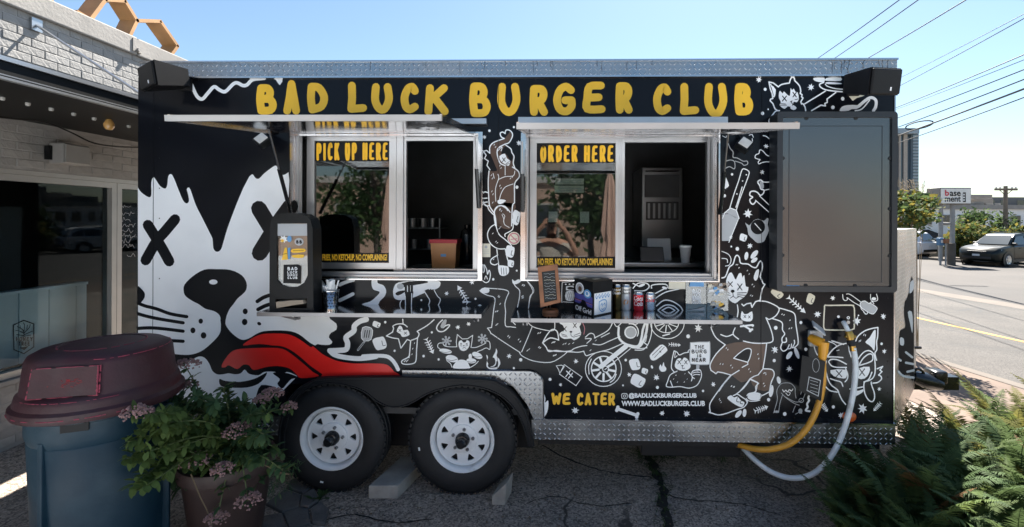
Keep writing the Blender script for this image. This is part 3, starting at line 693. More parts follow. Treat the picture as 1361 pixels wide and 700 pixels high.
# ---- serving windows
def serving_window(hole, fx, px, mull, opening, flap, hinge_y, front_y, yf, label):
    """fx: flange outline px; px: fixed-sash outline px; glass inside it; mull x range; opening px range"""
    o = rc(*fx, -.055)
    r = MB(); r.prism(rect(o), [[(hole[0], hole[2]), (hole[0], hole[3]), (hole[1], hole[3]), (hole[1], hole[2])]], FN, -.055, -.001)
    t = .006; inn = (hole[0]+t, hole[1]-t, hole[2]+t, hole[3]-t)
    r.prism(rect(hole), [rect(inn)[::-1]], FN, -.0005, .16)
    win = r.build('serving_window', 'alu', tr)
    # stepped ribs on the frame
    m = MB()
    for e, y0, y1 in ((.020, -.064, -.0555), (.045, -.060, -.0555)):
        ro = (o[0]+e, o[1]-e, o[2]+e, o[3]-e); ri = (ro[0]+.010, ro[1]-.010, ro[2]+.010, ro[3]-.010)
        if ri[0] < hole[0] and ri[2] < hole[2]: m.prism(rect(ro), [rect(ri)[::-1]], FN, y0, y1)
    for x in (inn[0], ):
        for yy in (.02, .06): m.box(x, x+.008, yy, yy+.012, inn[2], inn[3]); m.box(inn[1]-.008, inn[1], yy, yy+.012, inn[2], inn[3])
    m.box(inn[0]+.01, inn[1]-.01, .0, .10, inn[2]+.001, inn[2]+.012); m.box(inn[0]+.01, inn[1]-.01, .03, .042, inn[2]+.012, inn[2]+.03); m.build('window_track', 'alu_white', win)
    s = rc(*px[0], .11); g = rc(*px[1], .11)
    m = MB(); m.prism(rect(s), [rect(g)[::-1]], FN, .105, .135); m.build('sash', 'alu_white', win)
    gl = MB(); gl.box(g[0], g[1], .118, .122, g[2], g[3]); pane = gl.build('pane', 'glass', win)
    mu = rc(*mull, .11); m = MB(); m.box(mu[0], mu[1], .10, .145, inn[2]+.013, inn[3]); m.box(mu[0]+.012, mu[0]+.017, .094, .10, inn[2]+.03, inn[3]); m.build('mullion', 'alu_white', win)
    op = rc(*opening, .12); m = MB(); m.prism([(mu[1], inn[2]+.013), (inn[1], inn[2]+.013), (inn[1], inn[3]), (mu[1], inn[3])], [rect(op)[::-1]], FN, .115, .15); m.build('opening_frame', 'alu_white', win)
    # rain rail above
    return win, pane, o
winL, paneL, oL = serving_window(HL, (385, 641, 175, 372), [(408, 524, 181, 357), (418, 517.5, 187, 349)], (524, 536, 181, 357), (540, 629, 187, 357), None, 0, 0, 0, 'l')
winR, paneR, oR = serving_window(HR, (692, 957, 176, 374), [(704, 824, 183, 363), (713, 818, 190, 356)], (823, 829, 183, 363), (830, 939, 189, 362), None, 0, 0, 0, 'r')
m = MB(); r = rc(604, 647, 158, 165, -.03); m.box(r[0]-1.05, r[1], -.05, -.001, r[2], r[3]); m.build('rain_rail', 'alu_white', winL)
m = MB(); r = rc(689, 966, 156, 164, -.03); m.box(r[0], r[1], -.05, -.001, r[2], r[3]); m.build('rain_rail', 'alu_white', winR)

def flap(win, o, hy, fy, yf, fx0, fx1):
    hz = P((fx0+fx1)/2, hy, -.06).z; xa, xb = o[0], o[1]
    fz = P((fx0+fx1)/2, fy, yf).z; A = Vector((0, -.062, hz)); B = Vector((0, yf, fz)); d = (B-A); L = d.length; d.normalize(); up = Vector((0, -d.z, d.y)) if d.y < 0 else Vector((0, d.z, -d.y))
    if up.z < 0: up = -up
    xl = P(fx0, fy, yf).x; xr = P(fx1, fy, yf).x
    fr = lambda x, s, h: Vector((x, 0, 0)) + A + d*s + up*h
    def slabm(x0, x1, s0, s1, h0, h1):
        q = MB(); vs = [fr(x, s, h) for h in (h0, h1) for (x, s) in ((x0, s0), (x1, s0), (x1, s1), (x0, s1))]; q.add(vs, [(0,1,2,3),(4,7,6,5),(0,4,5,1),(1,5,6,2),(2,6,7,3),(3,7,4,0)]); return q
    f = slabm(xl+.012, xr-.012, .01, L-.012, .002, .018).build('awning_flap', 'steel', win)
    slabm(xl, xr, L-.012, L+.006, -.011, .017).build('flap_edge', 'alu_white', f)
    slabm(xl, xl+.012, .0, L-.012, -.010, .022).build('flap_edge', 'alu', f); slabm(xr-.012, xr, .0, L-.012, -.010, .022).build('flap_edge', 'alu', f)
    slabm(xl+.03, xr-.03, -.012, .012, .004, .036).build('hinge', 'alu', f)
    # latch on the underside
    q = MB(); cxx = xr-.16; q.tube(crom([tuple(fr(cxx+x, L*.6+s, -.014)) for x, s in ((-.06, 0), (-.03, .03), (.03, .03), (.06, 0), (.03, -.03), (-.03, -.03), (-.06, 0))], 3), .005, 5); q.tube([fr(cxx, L*.6-.03, -.012), fr(cxx, L*.6+.03, -.012)], .008, 5); q.build('latch', 'steel_dull', f)
    return f, fr, L, xl, xr
fL, frL, LL, lx0, lx1 = flap(winL, oL, 177, 157.5, -.95, 220, 587)
fR, frR, LR, rx0, rx1 = flap(winR, oR, 178, 168, -.93, 686.5, 1062)
def strut(win, a, c, k=.45):
    m = MB(); a = Vector(a); c = Vector(c); mid = a+(c-a)*k; m.tube([mid, c], .012, 8); s = m.build('gas_strut', 'blackgloss', win)
    m = MB(); m.tube([a, mid], .005, 6); m.build('rod', 'steel_dull', s)
strut(winL, P(357, 172, -.42), P(386, 282, -.075)); strut(winL, P(631, 180, -.22), P(636, 276, -.075))
strut(winR, P(694, 188, -.22), P(694.5, 281, -.075)); strut(winR, P(968, 176, -.42), P(957, 284, -.075))
# square work lights below the flaps
for (x, y, w_, px) in ((349, 186, winL, (332, 362)), (989, 192, winR, (974, 1002))):
    c = P(x, y, -.10); Mx = Matrix.Translation(c) @ Matrix.Rotation(R(-28), 4, 'X') @ Matrix.Rotation(R(38 if x < 500 else 42), 4, 'Y')
    m = MB(); m.cbox(-.042, .042, -.02, .028, -.042, .042, .006, Mx); m.tube([c+Vector((0, .02, .02)), c+Vector((0, .10, .07))], .012, 6); o = m.build('work_light', 'blackplastic', tr)
    K.setdefault('lens', mat('work_light_lens', (.62, .60, .54), .25, 0, .1, 30)); m = MB(); m.cbox(-.032, .032, -.024, -.019, -.032, .032, .002, Mx); m.build('lens', 'lens', o)
# lettering on the panes
def onp(x, y, o): return P(x, y, .1175-o)
a = Art((0, 0, 1), onp, .0006); a.F('k', [(418.5,187.5),(517,187.5),(517,214),(418.5,214)], 1); write(a, 'y', 'PICK UP HERE', 420.5, 515.5, 189.5, 213, 3.3, .3, .3)
a.build('window_lettering', winL); a = Art((0, 0, 1), onp, .0006); a.F('k', [(418.5,336),(517,336),(517,348.5),(418.5,348.5)], 1); a.build('lettering_band', winL); printed('window_lettering', winL, 'NO FRIES, NO KETCHUP, NO COMPLAINING!', 'yellow', lambda u, v: P(419.5+95*u, 347.5-10*v, .1162), .035)
a = Art((0, 0, 1), onp, .0006); a.F('k', [(713.5,190.5),(817.5,190.5),(817.5,216),(713.5,216)], 1); write(a, 'y', 'ORDER HERE', 718, 815.5, 193, 215.5, 3.6, .3, .3)
a.build('window_lettering', winR); a = Art((0, 0, 1), onp, .0006); a.F('k', [(713.5,341),(817.5,341),(817.5,355.5),(713.5,355.5)], 1); a.build('lettering_band', winR); printed('window_lettering', winR, 'NO FRIES, NO KETCHUP, NO COMPLAINING!', 'yellow', lambda u, v: P(715+99*u, 354-11*v, .1162), .035)
# notices stuck on the inside of the order window
for x0, x1, y0, y1 in ((738, 776, 237, 245), (737, 776, 246.5, 256), (729, 741, 281, 295), (771, 783, 281, 296)):
    m = MB(); r = rc(x0, x1, y0, y1, .126); m.box(r[0], r[1], .126, .1275, r[2], r[3]); o = m.build('paper_notice', 'cream', winR)
a = Art((0, 0, 1), lambda x, y, o: P(x, y, .1258-o), .0003)
for y in (240, 242.5, 250, 253):
    a.S('g', .6, [(742+i*3, y+random.uniform(-.7, .7)) for i in range(11)])
a.build('notice_writing', winR)
# shelves
def shelf(x0, x1, y0, y1, Yf, brk):
    z = P((x0+x1)/2, y0, Yf).z; xa, xb = P(x0, y0, Yf).x, P(x1, y0, Yf).x; t = .022
    m = MB(); m.box(xa, xb, Yf+.006, -.004, z-.006, z); o = m.build('serving_shelf', 'steel', tr)
    m = MB(); m.box(xa-.004, xb+.004, Yf, Yf+.006, z-t, z+.001); m.box(xa-.004, xa, Yf+.006, -.004, z-t, z+.001); m.box(xb, xb+.004, Yf+.006, -.004, z-t, z+.001); m.build('shelf_edge', 'steel_dull', o)
    for bx in brk:
        c = P(bx, 440, -.12).x; m = MB(); m.box(c-.016, c+.016, -.24, -.002, z-.034, z-.0065); m.box(c-.016, c+.016, -.026, -.002, z-.10, z-.035); m.tube([(c, -.20, z-.035), (c, -.03, z-.095)], .008, 6); m.build('bracket', 'steel_dull', o)
    return z
SZL = shelf(342, 639, 416.5, 422, -.30, (383, 630)); SZR = shelf(680, 986, 424.5, 430, -.30, (697, 955))
# inlet panel, power inlet
a = Art((1060, 380, 7)); a.S('c', 1.7, [(255,180),(290,180),(500,178),(520,190),(530,225),(528,380),(515,400),(480,408),(280,408),(250,395),(243,360),(250,220)], True, 3); a.build('inlet_gasket', tr)
pi_ = P(1085, 448, 0)
m = MB(); r = rc(1073, 1091, 438, 459, -.0); m.cbox(r[0], r[1], -.03, -.001, r[2], r[3], .006); inl = m.build('power_inlet', 'greyprint', tr)
m = MB(); m.cbox(-.046, .046, -.006, .006, -.034, .034, .004, Matrix.Translation(P(1088, 436, -.06)) @ Matrix.Rotation(R(38), 4, 'Y') @ Matrix.Rotation(R(-62), 4, 'X')); m.build('inlet_cover', 'greyprint', inl)
m = MB(); q = P(1121, 426, 0); m.tube([q, q+Vector((.0, -.05, -.0))], .012, 8); q2 = P(1127, 432, -.05); m.build('water_inlet', 'steel_dull', tr)
a = Art((1060, 380, 7)); a.E('w', 381, 285, 13); a.E('w', 472, 295, 15); a.E('k', 472, 295, 7); a.build('inlet_caps', tr)

# ---- what stands inside
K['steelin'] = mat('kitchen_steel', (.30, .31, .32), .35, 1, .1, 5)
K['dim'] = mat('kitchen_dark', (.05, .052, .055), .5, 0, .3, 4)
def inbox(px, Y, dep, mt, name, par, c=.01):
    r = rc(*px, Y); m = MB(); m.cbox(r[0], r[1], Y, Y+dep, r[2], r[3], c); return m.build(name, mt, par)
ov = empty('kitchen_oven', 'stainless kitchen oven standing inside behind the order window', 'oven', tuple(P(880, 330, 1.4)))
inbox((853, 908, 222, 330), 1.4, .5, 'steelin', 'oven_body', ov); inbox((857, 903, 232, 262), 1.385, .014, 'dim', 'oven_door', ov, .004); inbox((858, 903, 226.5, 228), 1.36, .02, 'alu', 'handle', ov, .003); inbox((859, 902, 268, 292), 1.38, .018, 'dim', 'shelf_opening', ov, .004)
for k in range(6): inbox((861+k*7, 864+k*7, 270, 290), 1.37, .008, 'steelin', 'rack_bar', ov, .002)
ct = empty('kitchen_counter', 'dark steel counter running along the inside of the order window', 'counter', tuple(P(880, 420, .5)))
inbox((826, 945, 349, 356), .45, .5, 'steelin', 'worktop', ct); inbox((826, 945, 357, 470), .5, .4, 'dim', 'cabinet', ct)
bd = empty('cutting_board', 'pale board leaning inside the order window', 'board', tuple(P(876, 349, .7)))
Mx = Matrix.Translation(P(876, 333, .75)) @ Matrix.Rotation(R(-12), 4, 'X'); m = MB(); m.cbox(-.095, .095, -.008, .008, -.12, .10, .006, Mx); m.build('board_panel', 'greyprint', bd)
cu = empty('paper_cup', 'pale paper cup on the counter inside the order window', 'cup', tuple(P(911, 349, .5)))
q = P(911, 349, .5); m = MB(); m.lathe([(0, 0), (.030, 0), (.042, .11), (.045, .115), (.045, .12), (.0, .118)], 18, Matrix.Translation(q)); m.build('cup_wall', 'greyprint', cu); m = MB(); m.lathe([(.046, .117), (.046, .128), (.038, .133), (0, .134)], 18, Matrix.Translation(q)); m.build('lid', 'white', cu)
po = empty('card_terminal', 'black point of sale terminal on the counter inside the order window', 'terminal', tuple(P(866, 349, .45)))
Mx = Matrix.Translation(P(866, 338, .47)) @ Matrix.Rotation(R(-25), 4, 'X'); m = MB(); m.cbox(-.09, .09, -.012, .012, -.06, .06, .008, Mx); m.build('screen', 'blackgloss', po); q = P(866, 349, .5); m = MB(); m.cbox(q.x-.06, q.x+.06, .47, .6, q.z+.001, q.z+.03, .006); m.build('stand', 'blackplastic', po)
# left window: bin of sauce
fb = empty('food_container', 'orange food container with red lid inside the pick up window', 'container', tuple(P(590, 356, .42)))
K['orange'] = mat('orange_plastic', (.50, .22, .07), .45, 0, .1, 8); K['redlid'] = mat('red_lid', (.42, .02, .03), .4)
c = P(589.5, 356, .42); m = MB(); hw0, hw1 = .072, .088
z0 = c.z; z1 = P(589.5, 323, .42).z
def taper(x, y, z0, z1, a0, a1, b0, b1): 
    q = MB(); q.add([(x-a0, y-b0, z0), (x+a0, y-b0, z0), (x+a0, y+b0, z0), (x-a0, y+b0, z0), (x-a1, y-b1, z1), (x+a1, y-b1, z1), (x+a1, y+b1, z1), (x-a1, y+b1, z1)], [(0,3,2,1),(4,5,6,7),(0,1,5,4),(1,2,6,5),(2,3,7,6),(3,0,4,7)]); return q
taper(c.x, .50, z0, z1, .085, .096, .08, .09).build('tub', 'orange', fb); taper(c.x, .50, z1, z1+.028, .104, .102, .098, .095).build('lid', 'redlid', fb)
m = MB(); m.box(c.x-.02, c.x+.02, .413, .416, z0+.085, z0+.105); m.build('sticker', 'blueprint', fb)
ct2 = empty('prep_counter', 'dark steel counter inside the pick up window', 'counter', tuple(P(585, 420, .5)))
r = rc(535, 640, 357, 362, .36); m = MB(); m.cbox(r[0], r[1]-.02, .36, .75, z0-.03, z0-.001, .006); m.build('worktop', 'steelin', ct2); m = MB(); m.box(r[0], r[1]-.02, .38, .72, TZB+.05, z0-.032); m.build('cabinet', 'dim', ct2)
sh = empty('kitchen_rack', 'dim steel rack of pans against the back wall inside the pick up window', 'rack', tuple(P(570, 356, 1.6)))
for y in (302, 330): inbox((538, 585, y, y+2), 1.5, .4, 'steelin', 'shelf', sh, .003)
for x in (540, 583): inbox((x, x+2, 290, 380), 1.5, .02, 'steelin', 'post', sh, .003)
for x, y in ((548, 302), (562, 302), (575, 302), (550, 330), (570, 330)):
    q = P(x, y, 1.6); m = MB(); m.lathe([(0, 0), (.05, 0), (.055, .09), (.058, .092)], 14, Matrix.Translation(q)); m.build('pan', 'steelin', sh)
ex = empty('fire_extinguisher', 'dark cylinder with looped hose hanging inside the pick up window', 'extinguisher', tuple(P(620, 352, .9)))
q = P(621, 352, .9); m = MB(); m.lathe([(0, 0), (.06, 0), (.065, .02), (.065, .24), (.05, .29), (.025, .31), (.025, .34), (0, .34)], 16, Matrix.Translation(q)); m.build('cylinder', 'blackgloss', ex)
m = MB(); m.tube(crom([tuple(P(x, y, .85)) for x, y in ((621,310),(617,306),(616,318),(620,328),(627,322),(629,300),(630,280))], 4), .01, 6); m.build('hose', 'blackplastic', ex)

# panel seams of the wrapped wall
for x in (204, 662, 1012):
    a_ = P(x, 300); m = MB(); m.box(a_.x-.0012, a_.x+.0012, -.0034, -.0026, TZB+.012, TZR-.014); m.build('panel_seam', 'ink', wall)

# ================================================================== the mural: flat print on the side wall
def put(a, name): return a.build(name, wall)
# ---- big cat face, white ground
a = Art((0, 0, 1), lay=.0006)
def zc(x0, y0, s, pts): return [(x0+p[0]/s, y0+p[1]/s) for p in pts]
top1 = zc(0, 220, 2.691, [(493,78),(505,95),(530,112),(541,105),(541,60),(548,42),(556,48),(572,72),(590,82),(598,70),(602,38),(612,30),(622,45),(640,90),(655,125),(668,135),(676,125),(672,100),(668,85),(674,78),(682,88),(700,140),(725,190),(750,240),(760,262),(763,295),(775,308),(790,300),(800,270),(815,220),(845,140),(870,80)])
top2 = zc(180, 70, 3.5, [(530,575),(545,565),(558,582),(575,585),(600,560),(640,530),(655,525),(662,540),(668,560),(690,568),(712,555)])
right = [(384.5,240),(384.5,372),(428,372),(430,385),(424,400),(436,418)] + zc(340, 360, 5, [(495,320),(535,350),(535,390),(500,410),(485,440),(508,470),(490,490),(440,490),(410,485)])
low = [(400,470),(395,500),(375,520),(372,545),(183.6,545)]
upper = crom(top1, 3) + crom(top2, 3)
full = upper + crom(right, 2) + low
a.F('w', full, 1); put(a, 'painted_cat_face')
# eyes, nose, mouth
a = Art((0, 220, 2.691), lay=.0010)
a.S('k', 14, [(529,212),(560,262),(585,305),(605,342)]); a.S('k', 14, [(626,192),(590,235),(560,270),(521,338)])
put(a, 'painted_eye')
a = Art((0, 0, 1), lay=.0010); a.S('k', 21, [(344,277),(358,300),(372,322),(388,344)]); a.S('k', 21, [(386,274),(370,296),(356,318),(345,336)]); put(a, 'painted_eye')
a = Art((0, 220, 2.691), lay=.0010)
a.F('k', [(657,450),(660,425),(690,395),(730,372),(775,370),(825,373),(865,392),(882,420),(880,445),(865,462),(850,475),(835,495),(820,515),(808,545),(803,575),(800,600),(790,600),(790,560),(785,535),(765,520),(735,512),(710,495),(690,485),(665,468)], 3)
a.E('w', 763, 416, 15, 9)
for x, y, r in ((718,556,8),(690,589,9),(728,607,10),(877,521,9),(875,559,10)): a.E('k', x, y, r, r*1.15)
for q in ([(494,492),(520,502),(560,512),(610,530),(668,540)], [(494,530),(530,540),(580,550),(655,562)], [(494,582),(540,580),(590,584),(655,592)], [(560,622),(600,625),(655,628)]): a.S('k', 4.4, q)
a.F('k', [(492,434),(505,440),(518,458),(512,480),(492,495)], 3)
put(a, 'painted_nose')
a = Art((180, 340, 3.18), lay=.0008)
mouth = [(360,260),(362,300),(355,330),(330,360),(290,395),(255,412),(220,418),(180,416),(130,410),(60,405),(60,458),(130,460),(190,462),(235,440),(268,425),(292,430),(312,455),(325,485),(345,500),(370,500),(395,496),(420,500),(445,496),(462,480),(480,498),(520,504),(545,490),(590,490),(615,505),(640,490),(680,505),(700,520),(800,520),(860,515),(860,420),(827,396),(780,385),(740,368),(690,330),(640,316),(560,316),(520,325),(480,348),(450,354),(420,337),(395,312),(380,285),(384,250)]
a.F('k', mouth, 3)
a.F('k', [(355,520),(380,528),(440,532),(500,520),(540,500),(556,492),(548,512),(520,540),(470,556),(400,556),(360,548)], 3)
a.F('k', [(580,495),(610,520),(600,540),(620,560),(640,540),(660,520),(690,515),(660,500),(620,492)], 3)
a.F('k', [(380,635),(400,615),(415,620),(425,645),(440,640),(450,610),(470,612),(478,630),(490,650),(470,670),(400,670)], 3)
a.F('k', [(520,560),(550,545),(600,560),(640,600),(700,560),(760,640),(520,660)], 2)
put(a, 'painted_mouth')
a = Art((0, 0, 1), lay=.0016)
t1 = zc(180, 340, 3.18, [(455,378),(480,356),(520,335),(560,328),(640,330),(690,350),(740,385)]) + zc(340, 360, 5, [(380,500),(440,550),(500,582),(560,602),(650,614),(760,614)]) + [(510,483.5),(518,487),(523,493),(526,501)]
t1b = [(432,503)] + zc(180, 340, 3.18, [(790,500),(740,465),(700,430),(660,400),(620,382),(580,378),(520,372)])
a.F('r', t1 + t1b, 3)
a.F('r', zc(180, 340, 3.18, [(365,470),(370,450),(400,410),(430,395),(480,390),(560,388),(620,392),(660,415),(710,455),(750,490),(775,508),(700,516),(680,500),(650,475),(600,465),(550,470),(500,482),(480,462),(455,460),(430,478),(395,462),(380,470)]), 3)
put(a, 'painted_tongue')
# white outline running round the tongue, drips and whisker stripes on the black
a = Art((340, 360, 5), lay=.0020)
a.S('w', 7, [(735,322),(690,335),(655,365),(650,400),(600,440),(610,480),(600,520),(545,528),(492,530)]); a.S('w', 6.4, [(490,528),(520,555),(580,572),(680,582),(760,575),(800,568)])
a.S('w', 5.4, zc(-2400+1200, -0, 1, [])) if False else None
put(a, 'painted_outline')
a = Art((460, 360, 5.386), lay=.0024); a.S('w', 5.0, [(120,610),(200,606),(285,610),(325,632),(355,670),(372,705)]); put(a, 'painted_outline')
a = Art((340, 270, 4.665))
a.S('w', 4.6, [(520,505),(560,488),(606,474)]); a.S('w', 4.6, [(520,602),(560,583),(602,562)])
a.F('w', [(722,470),(752,470),(756,495),(790,508),(808,540),(800,575),(770,605),(745,640),(655,640),(665,622),(710,608),(745,580),(768,550),(730,535),(718,505)], 3); put(a, 'painted_drip')
a = Art((180, 70, 3.5)); a.S('w', 4.6, [(262,150),(285,200),(310,215),(335,190),(365,158),(390,172),(418,180),(455,145),(475,140),(500,152),(520,148),(545,125),(600,118)]); a.F('w', [(640,116),(686,116),(672,150),(655,128)], 2)
a.O('w', 1.5, 62, 158, 18, 18, 14, 10, 170); put(a, 'painted_lightning')
a = Art((180, 340, 3.18)); a.S('k', 5, [(515,192),(540,176),(566,166)]); a.S('k', 5, [(518,226),(545,212),(566,205)]); a.E('k', 523, 286, 9, 7, 30); put(a, 'painted_whisker')

# ---- title
for ch, x0, x1, y0, y1 in (('B',28,102,112,221),('A',125,185,97,221),('D',210,285,107,217),('L',352,425,103,218),('U',440,517,108,215),('C',543,612,108,216),('K',630,717,112,223),('B',790,867,106,230)):
    a = Art((330, 70, 2.691)); glyph(a, 'y', ch, x0, x1, y0, y1, 28); put(a, 'title_letter')
for ch, x0, x1, y0, y1 in (('U',3,85,107,223),('R',118,184,115,226),('G',202,283,107,223),('E',308,390,103,218),('R',425,487,105,218),('C',558,627,110,222),('L',653,725,107,226),('U',743,825,107,229),('B',850,918,108,224)):
    a = Art((660, 70, 2.691)); glyph(a, 'y', ch, x0, x1, y0, y1, 28); put(a, 'title_letter')
a = Art((720, 420, 5)); write(a, 'y', 'WE', 64, 192, 508, 588, 19, 2, .12); write(a, 'y', 'CATER', 232, 488, 508, 592, 18, 3, .14); put(a, 'cater_lettering')
def fit(x0, x1, y0, y1, o=.0032): return lambda u, v: P(x0+(x1-x0)*u, y1-(y1-y0)*v, -o)
printed('contact_lettering', wall, '@BADLUCKBURGERCLUB', 'white', fit(835.5, 926, 522, 530), .045)
printed('contact_lettering', wall, 'WWW.BADLUCKBURGER.CLUB', 'white', fit(826, 937, 532.5, 539.5), .045)
a = Art((720, 420, 5)); a.S('w', .9, [(532,520),(540,514),(560,514),(568,520),(568,540),(560,548),(540,548),(532,540)], True, 2); a.O('w', .8, 550, 531, 8); a.E('w', 561, 520, 2); put(a, 'camera_mark')

# ---- scattered stars, dots, bones, fish bones, marshmallows, flames
for x, y, r in ((1018.4,194,3.7),(1013,228.7,3.3),(994,283.5,6.5),(996.7,326.4,4.3),(1107,396,3.8),(1086.7,417.4,5),(1138.6,426.4,6.3),(1174,420.4,4.3),(1175.4,466.7,3.4),(1168.6,516.8,3.2),(1146.3,542.8,7),(1118,551.7,4.7),(1030,464.4,5.2),(1049,490,4.6),(948,510.6,3.8),(928,436,6),(872.4,501.4,4.6),(880,549,3.8),(912.6,549.6,5.2),(765.6,480,3.6),(764.4,545.4,5.2),(836.4,497.6,3.2),(745,511,2.7),(627.4,374.6,3.7),(608.6,434.7,3.5),(622.9,430.4,3.5),(676.6,473,3.7),(593.7,389.7,3.4),(1008.6,105.7,4.6),(1077.7,115.7,4.8),(644,182,2.8),(690,190,4.2)):
    a = Art(); a.star('w', x, y, r, 7 if r > 4 else 6, .5); put(a, 'painted_star')
for x, y in ((593.6,452.9),(641.4,450)):
    a = Art()
    for k in range(7): t = 2*math.pi*k/7; a.L('g', 2.0, [(x+1.5*math.cos(t), y+1.5*math.sin(t)), (x+5.6*math.cos(t), y+5.6*math.sin(t))]); a.E('g', x+5.4*math.cos(t), y+5.4*math.sin(t), 1.5, n=8)
    put(a, 'painted_burst')
for x, y, r in ((1017,118.5,2),(1013.5,150.5,2.2),(1021,145,1),(1107,142.5,2.4),(1120,131,2.3),(1178,116,2.3),(973,231.5,1.6),(963,260,2),(980,330.5,2.4),(972,327.5,1.2),(1064.5,428.5,2),(1071,464,2.1),(1171.7,456.7,1.7),(1107.6,540.6,2.1),(1031,435.4,2.5),(1029,479,2.1),(914.6,446.8,2.5),(873.8,514.6,2),(934.4,519.4,1.6),(831.6,478.4,1.7),(828,512,1.2),(731,504,2),(574,441.5,1.4),(524.5,466,1.5),(563,473,1.7),(583,477.5,1.5),(692,478,2.2),(683,489,1.4),(655.6,371,1.6),(632,397,1.4),(560,398.7,1.3),(686.8,359.5,1.3),(687,248.5,2.1),(650.5,173.5,1.7),(683,168.7,1.4),(512,428,1.6),(1021.5,531,2.2),(1043,550,2.4),(1141,419,1)):
    a = Art(); a.E('w', x, y, r, r*1.08, n=12); put(a, 'painted_dot')
def fishbone(x0, y0, x1, y1, wd=1.2, ink='w', h=4.0):
    a = Art(); d = Vector((x1-x0, y1-y0)); L = d.length; d.normalize(); n = Vector((-d.y, d.x)); at = lambda t, s: (x0+d.x*t*L+n.x*s, y0+d.y*t*L+n.y*s)
    a.L(ink, wd, [at(0, 0), at(.9, 0)])
    for k, t in enumerate((.22, .38, .54, .68)): a.L(ink, wd, [at(t-.07, h*(.95-.08*k)), at(t, 0), at(t-.07, -h*(.95-.08*k))])
    a.F(ink, [at(.76, h*.9), at(1, 0), at(.76, -h*.9)], 1); a.F(ink, [at(.06, 0), at(-.1, h), at(-.05, 0), at(-.1, -h)], 1); put(a, 'painted_fish_bone')
fishbone(621.5, 401, 608, 379, 1.5); fishbone(567, 451, 576, 470, 1.4); fishbone(1049, 396, 1071, 416, 1.6); fishbone(890, 457.5, 905, 458.5, 1, 'w', 2.6); fishbone(1004, 546, 1021, 540, 1.3); fishbone(1170, 536, 1161, 546, 1, 'w', 3); fishbone(1092, 536, 1100, 547, 1.2, 'w', 3.4); fishbone(1025.5, 321, 1025, 344, 1.2, 'g', 3.2)
def blob(x, y, rx, ry, ang, ink='w', fold=True, nm='painted_marshmallow'):
    a = Art(); ca, sa = math.cos(R(ang)), math.sin(R(ang)); t = lambda u, v: (x+u*ca-v*sa, y+u*sa+v*ca)
    a.F(ink, [t(-rx, -ry*.7), t(-rx*.5, -ry), t(rx*.4, -ry*.85), t(rx, -ry*.6), t(rx*.95, ry*.5), t(rx*.5, ry), t(-rx*.4, ry*.9), t(-rx, ry*.6)], 3)
    if fold: a.S('k', .8, [t(rx*.45, -ry*.2), t(rx*.3, ry*.5), t(rx*.7, ry*.6)])
    put(a, nm)
for q in ((505,456,8,9,-25,'w'),(500.5,431,5,4,15,'w'),(844,484,6.5,8,-20),(848,506,9,8,20,'w'),(857,493,4,4,10),(988,315.5,4.6,5,10,'w'),(1033,389.5,8,5.5,35,'c'),(1077.5,397,5,7,15,'c'),(686,289,5,10,8),(678,334,5.5,8,5),(679,350,4,5,0)): blob(*q)
for x, y, rx, ry, an in ((992,340,2.6,5.5,8),(1002.5,338,3.2,7,40),(1002.5,345.5,2.6,5,55),(1049,472,3,6,35),(1059,469,2.6,8,-20),(1035,505,2.6,5,-15),(1025,519.5,3,8,8),(981.5,550,3,6,40),(989.5,548.5,2.6,5.4,5),(866.5,487.5,1.4,2.4,-20)):
    a = Art(); a.E('w', x, y, rx, ry, an); put(a, 'painted_bean')
def bone(x0, y0, x1, y1, wd, r):
    a = Art(); d = Vector((x1-x0, y1-y0)).normalized(); n = Vector((-d.y, d.x)); a.L('w', wd, [(x0, y0), (x1, y1)])
    for e in ((x0, y0), (x1, y1)):
        for s in (-1, 1): a.E('w', e[0]+n.x*r*s, e[1]+n.y*r*s, r, n=10)
    put(a, 'painted_bone')
bone(820.5, 543, 847, 552, 4.2, 2.3); bone(959, 433.5, 1000, 433, 0.1, .05) if False else None
a = Art((560, 400, 7)); a.F('w', [(605,500),(620,520),(612,560),(640,605),(670,600),(690,570),(680,530),(665,520),(690,470),(695,440),(708,470),(700,510),(725,540),(735,580),(720,610),(695,635),(630,630),(605,600),(612,550)], 3); a.F('k', [(625,585),(650,612),(690,598),(700,560),(712,560),(715,590),(700,615),(640,620),(620,605)], 3); put(a, 'painted_flame')
a = Art((500, 270, 4.665)); a.S('w', 1.4, [(660,470),(655,440),(670,420),(668,380),(685,410),(690,440),(700,415),(708,440),(700,480),(680,492),(660,480)]); a.S('w', 1.2, [(672,470),(680,450),(690,470)]); put(a, 'painted_flame')
a = Art((840, 420, 5)); a.F('w', [(180,345),(190,320),(198,335),(210,305),(216,330),(228,345),(222,365),(195,368)], 3); put(a, 'painted_flame')
a = Art((720, 420, 5)); a.F('w', [(10,520),(25,545),(22,575),(42,560),(44,600),(35,640),(20,665),(10,672)], 3); put(a, 'painted_flame')
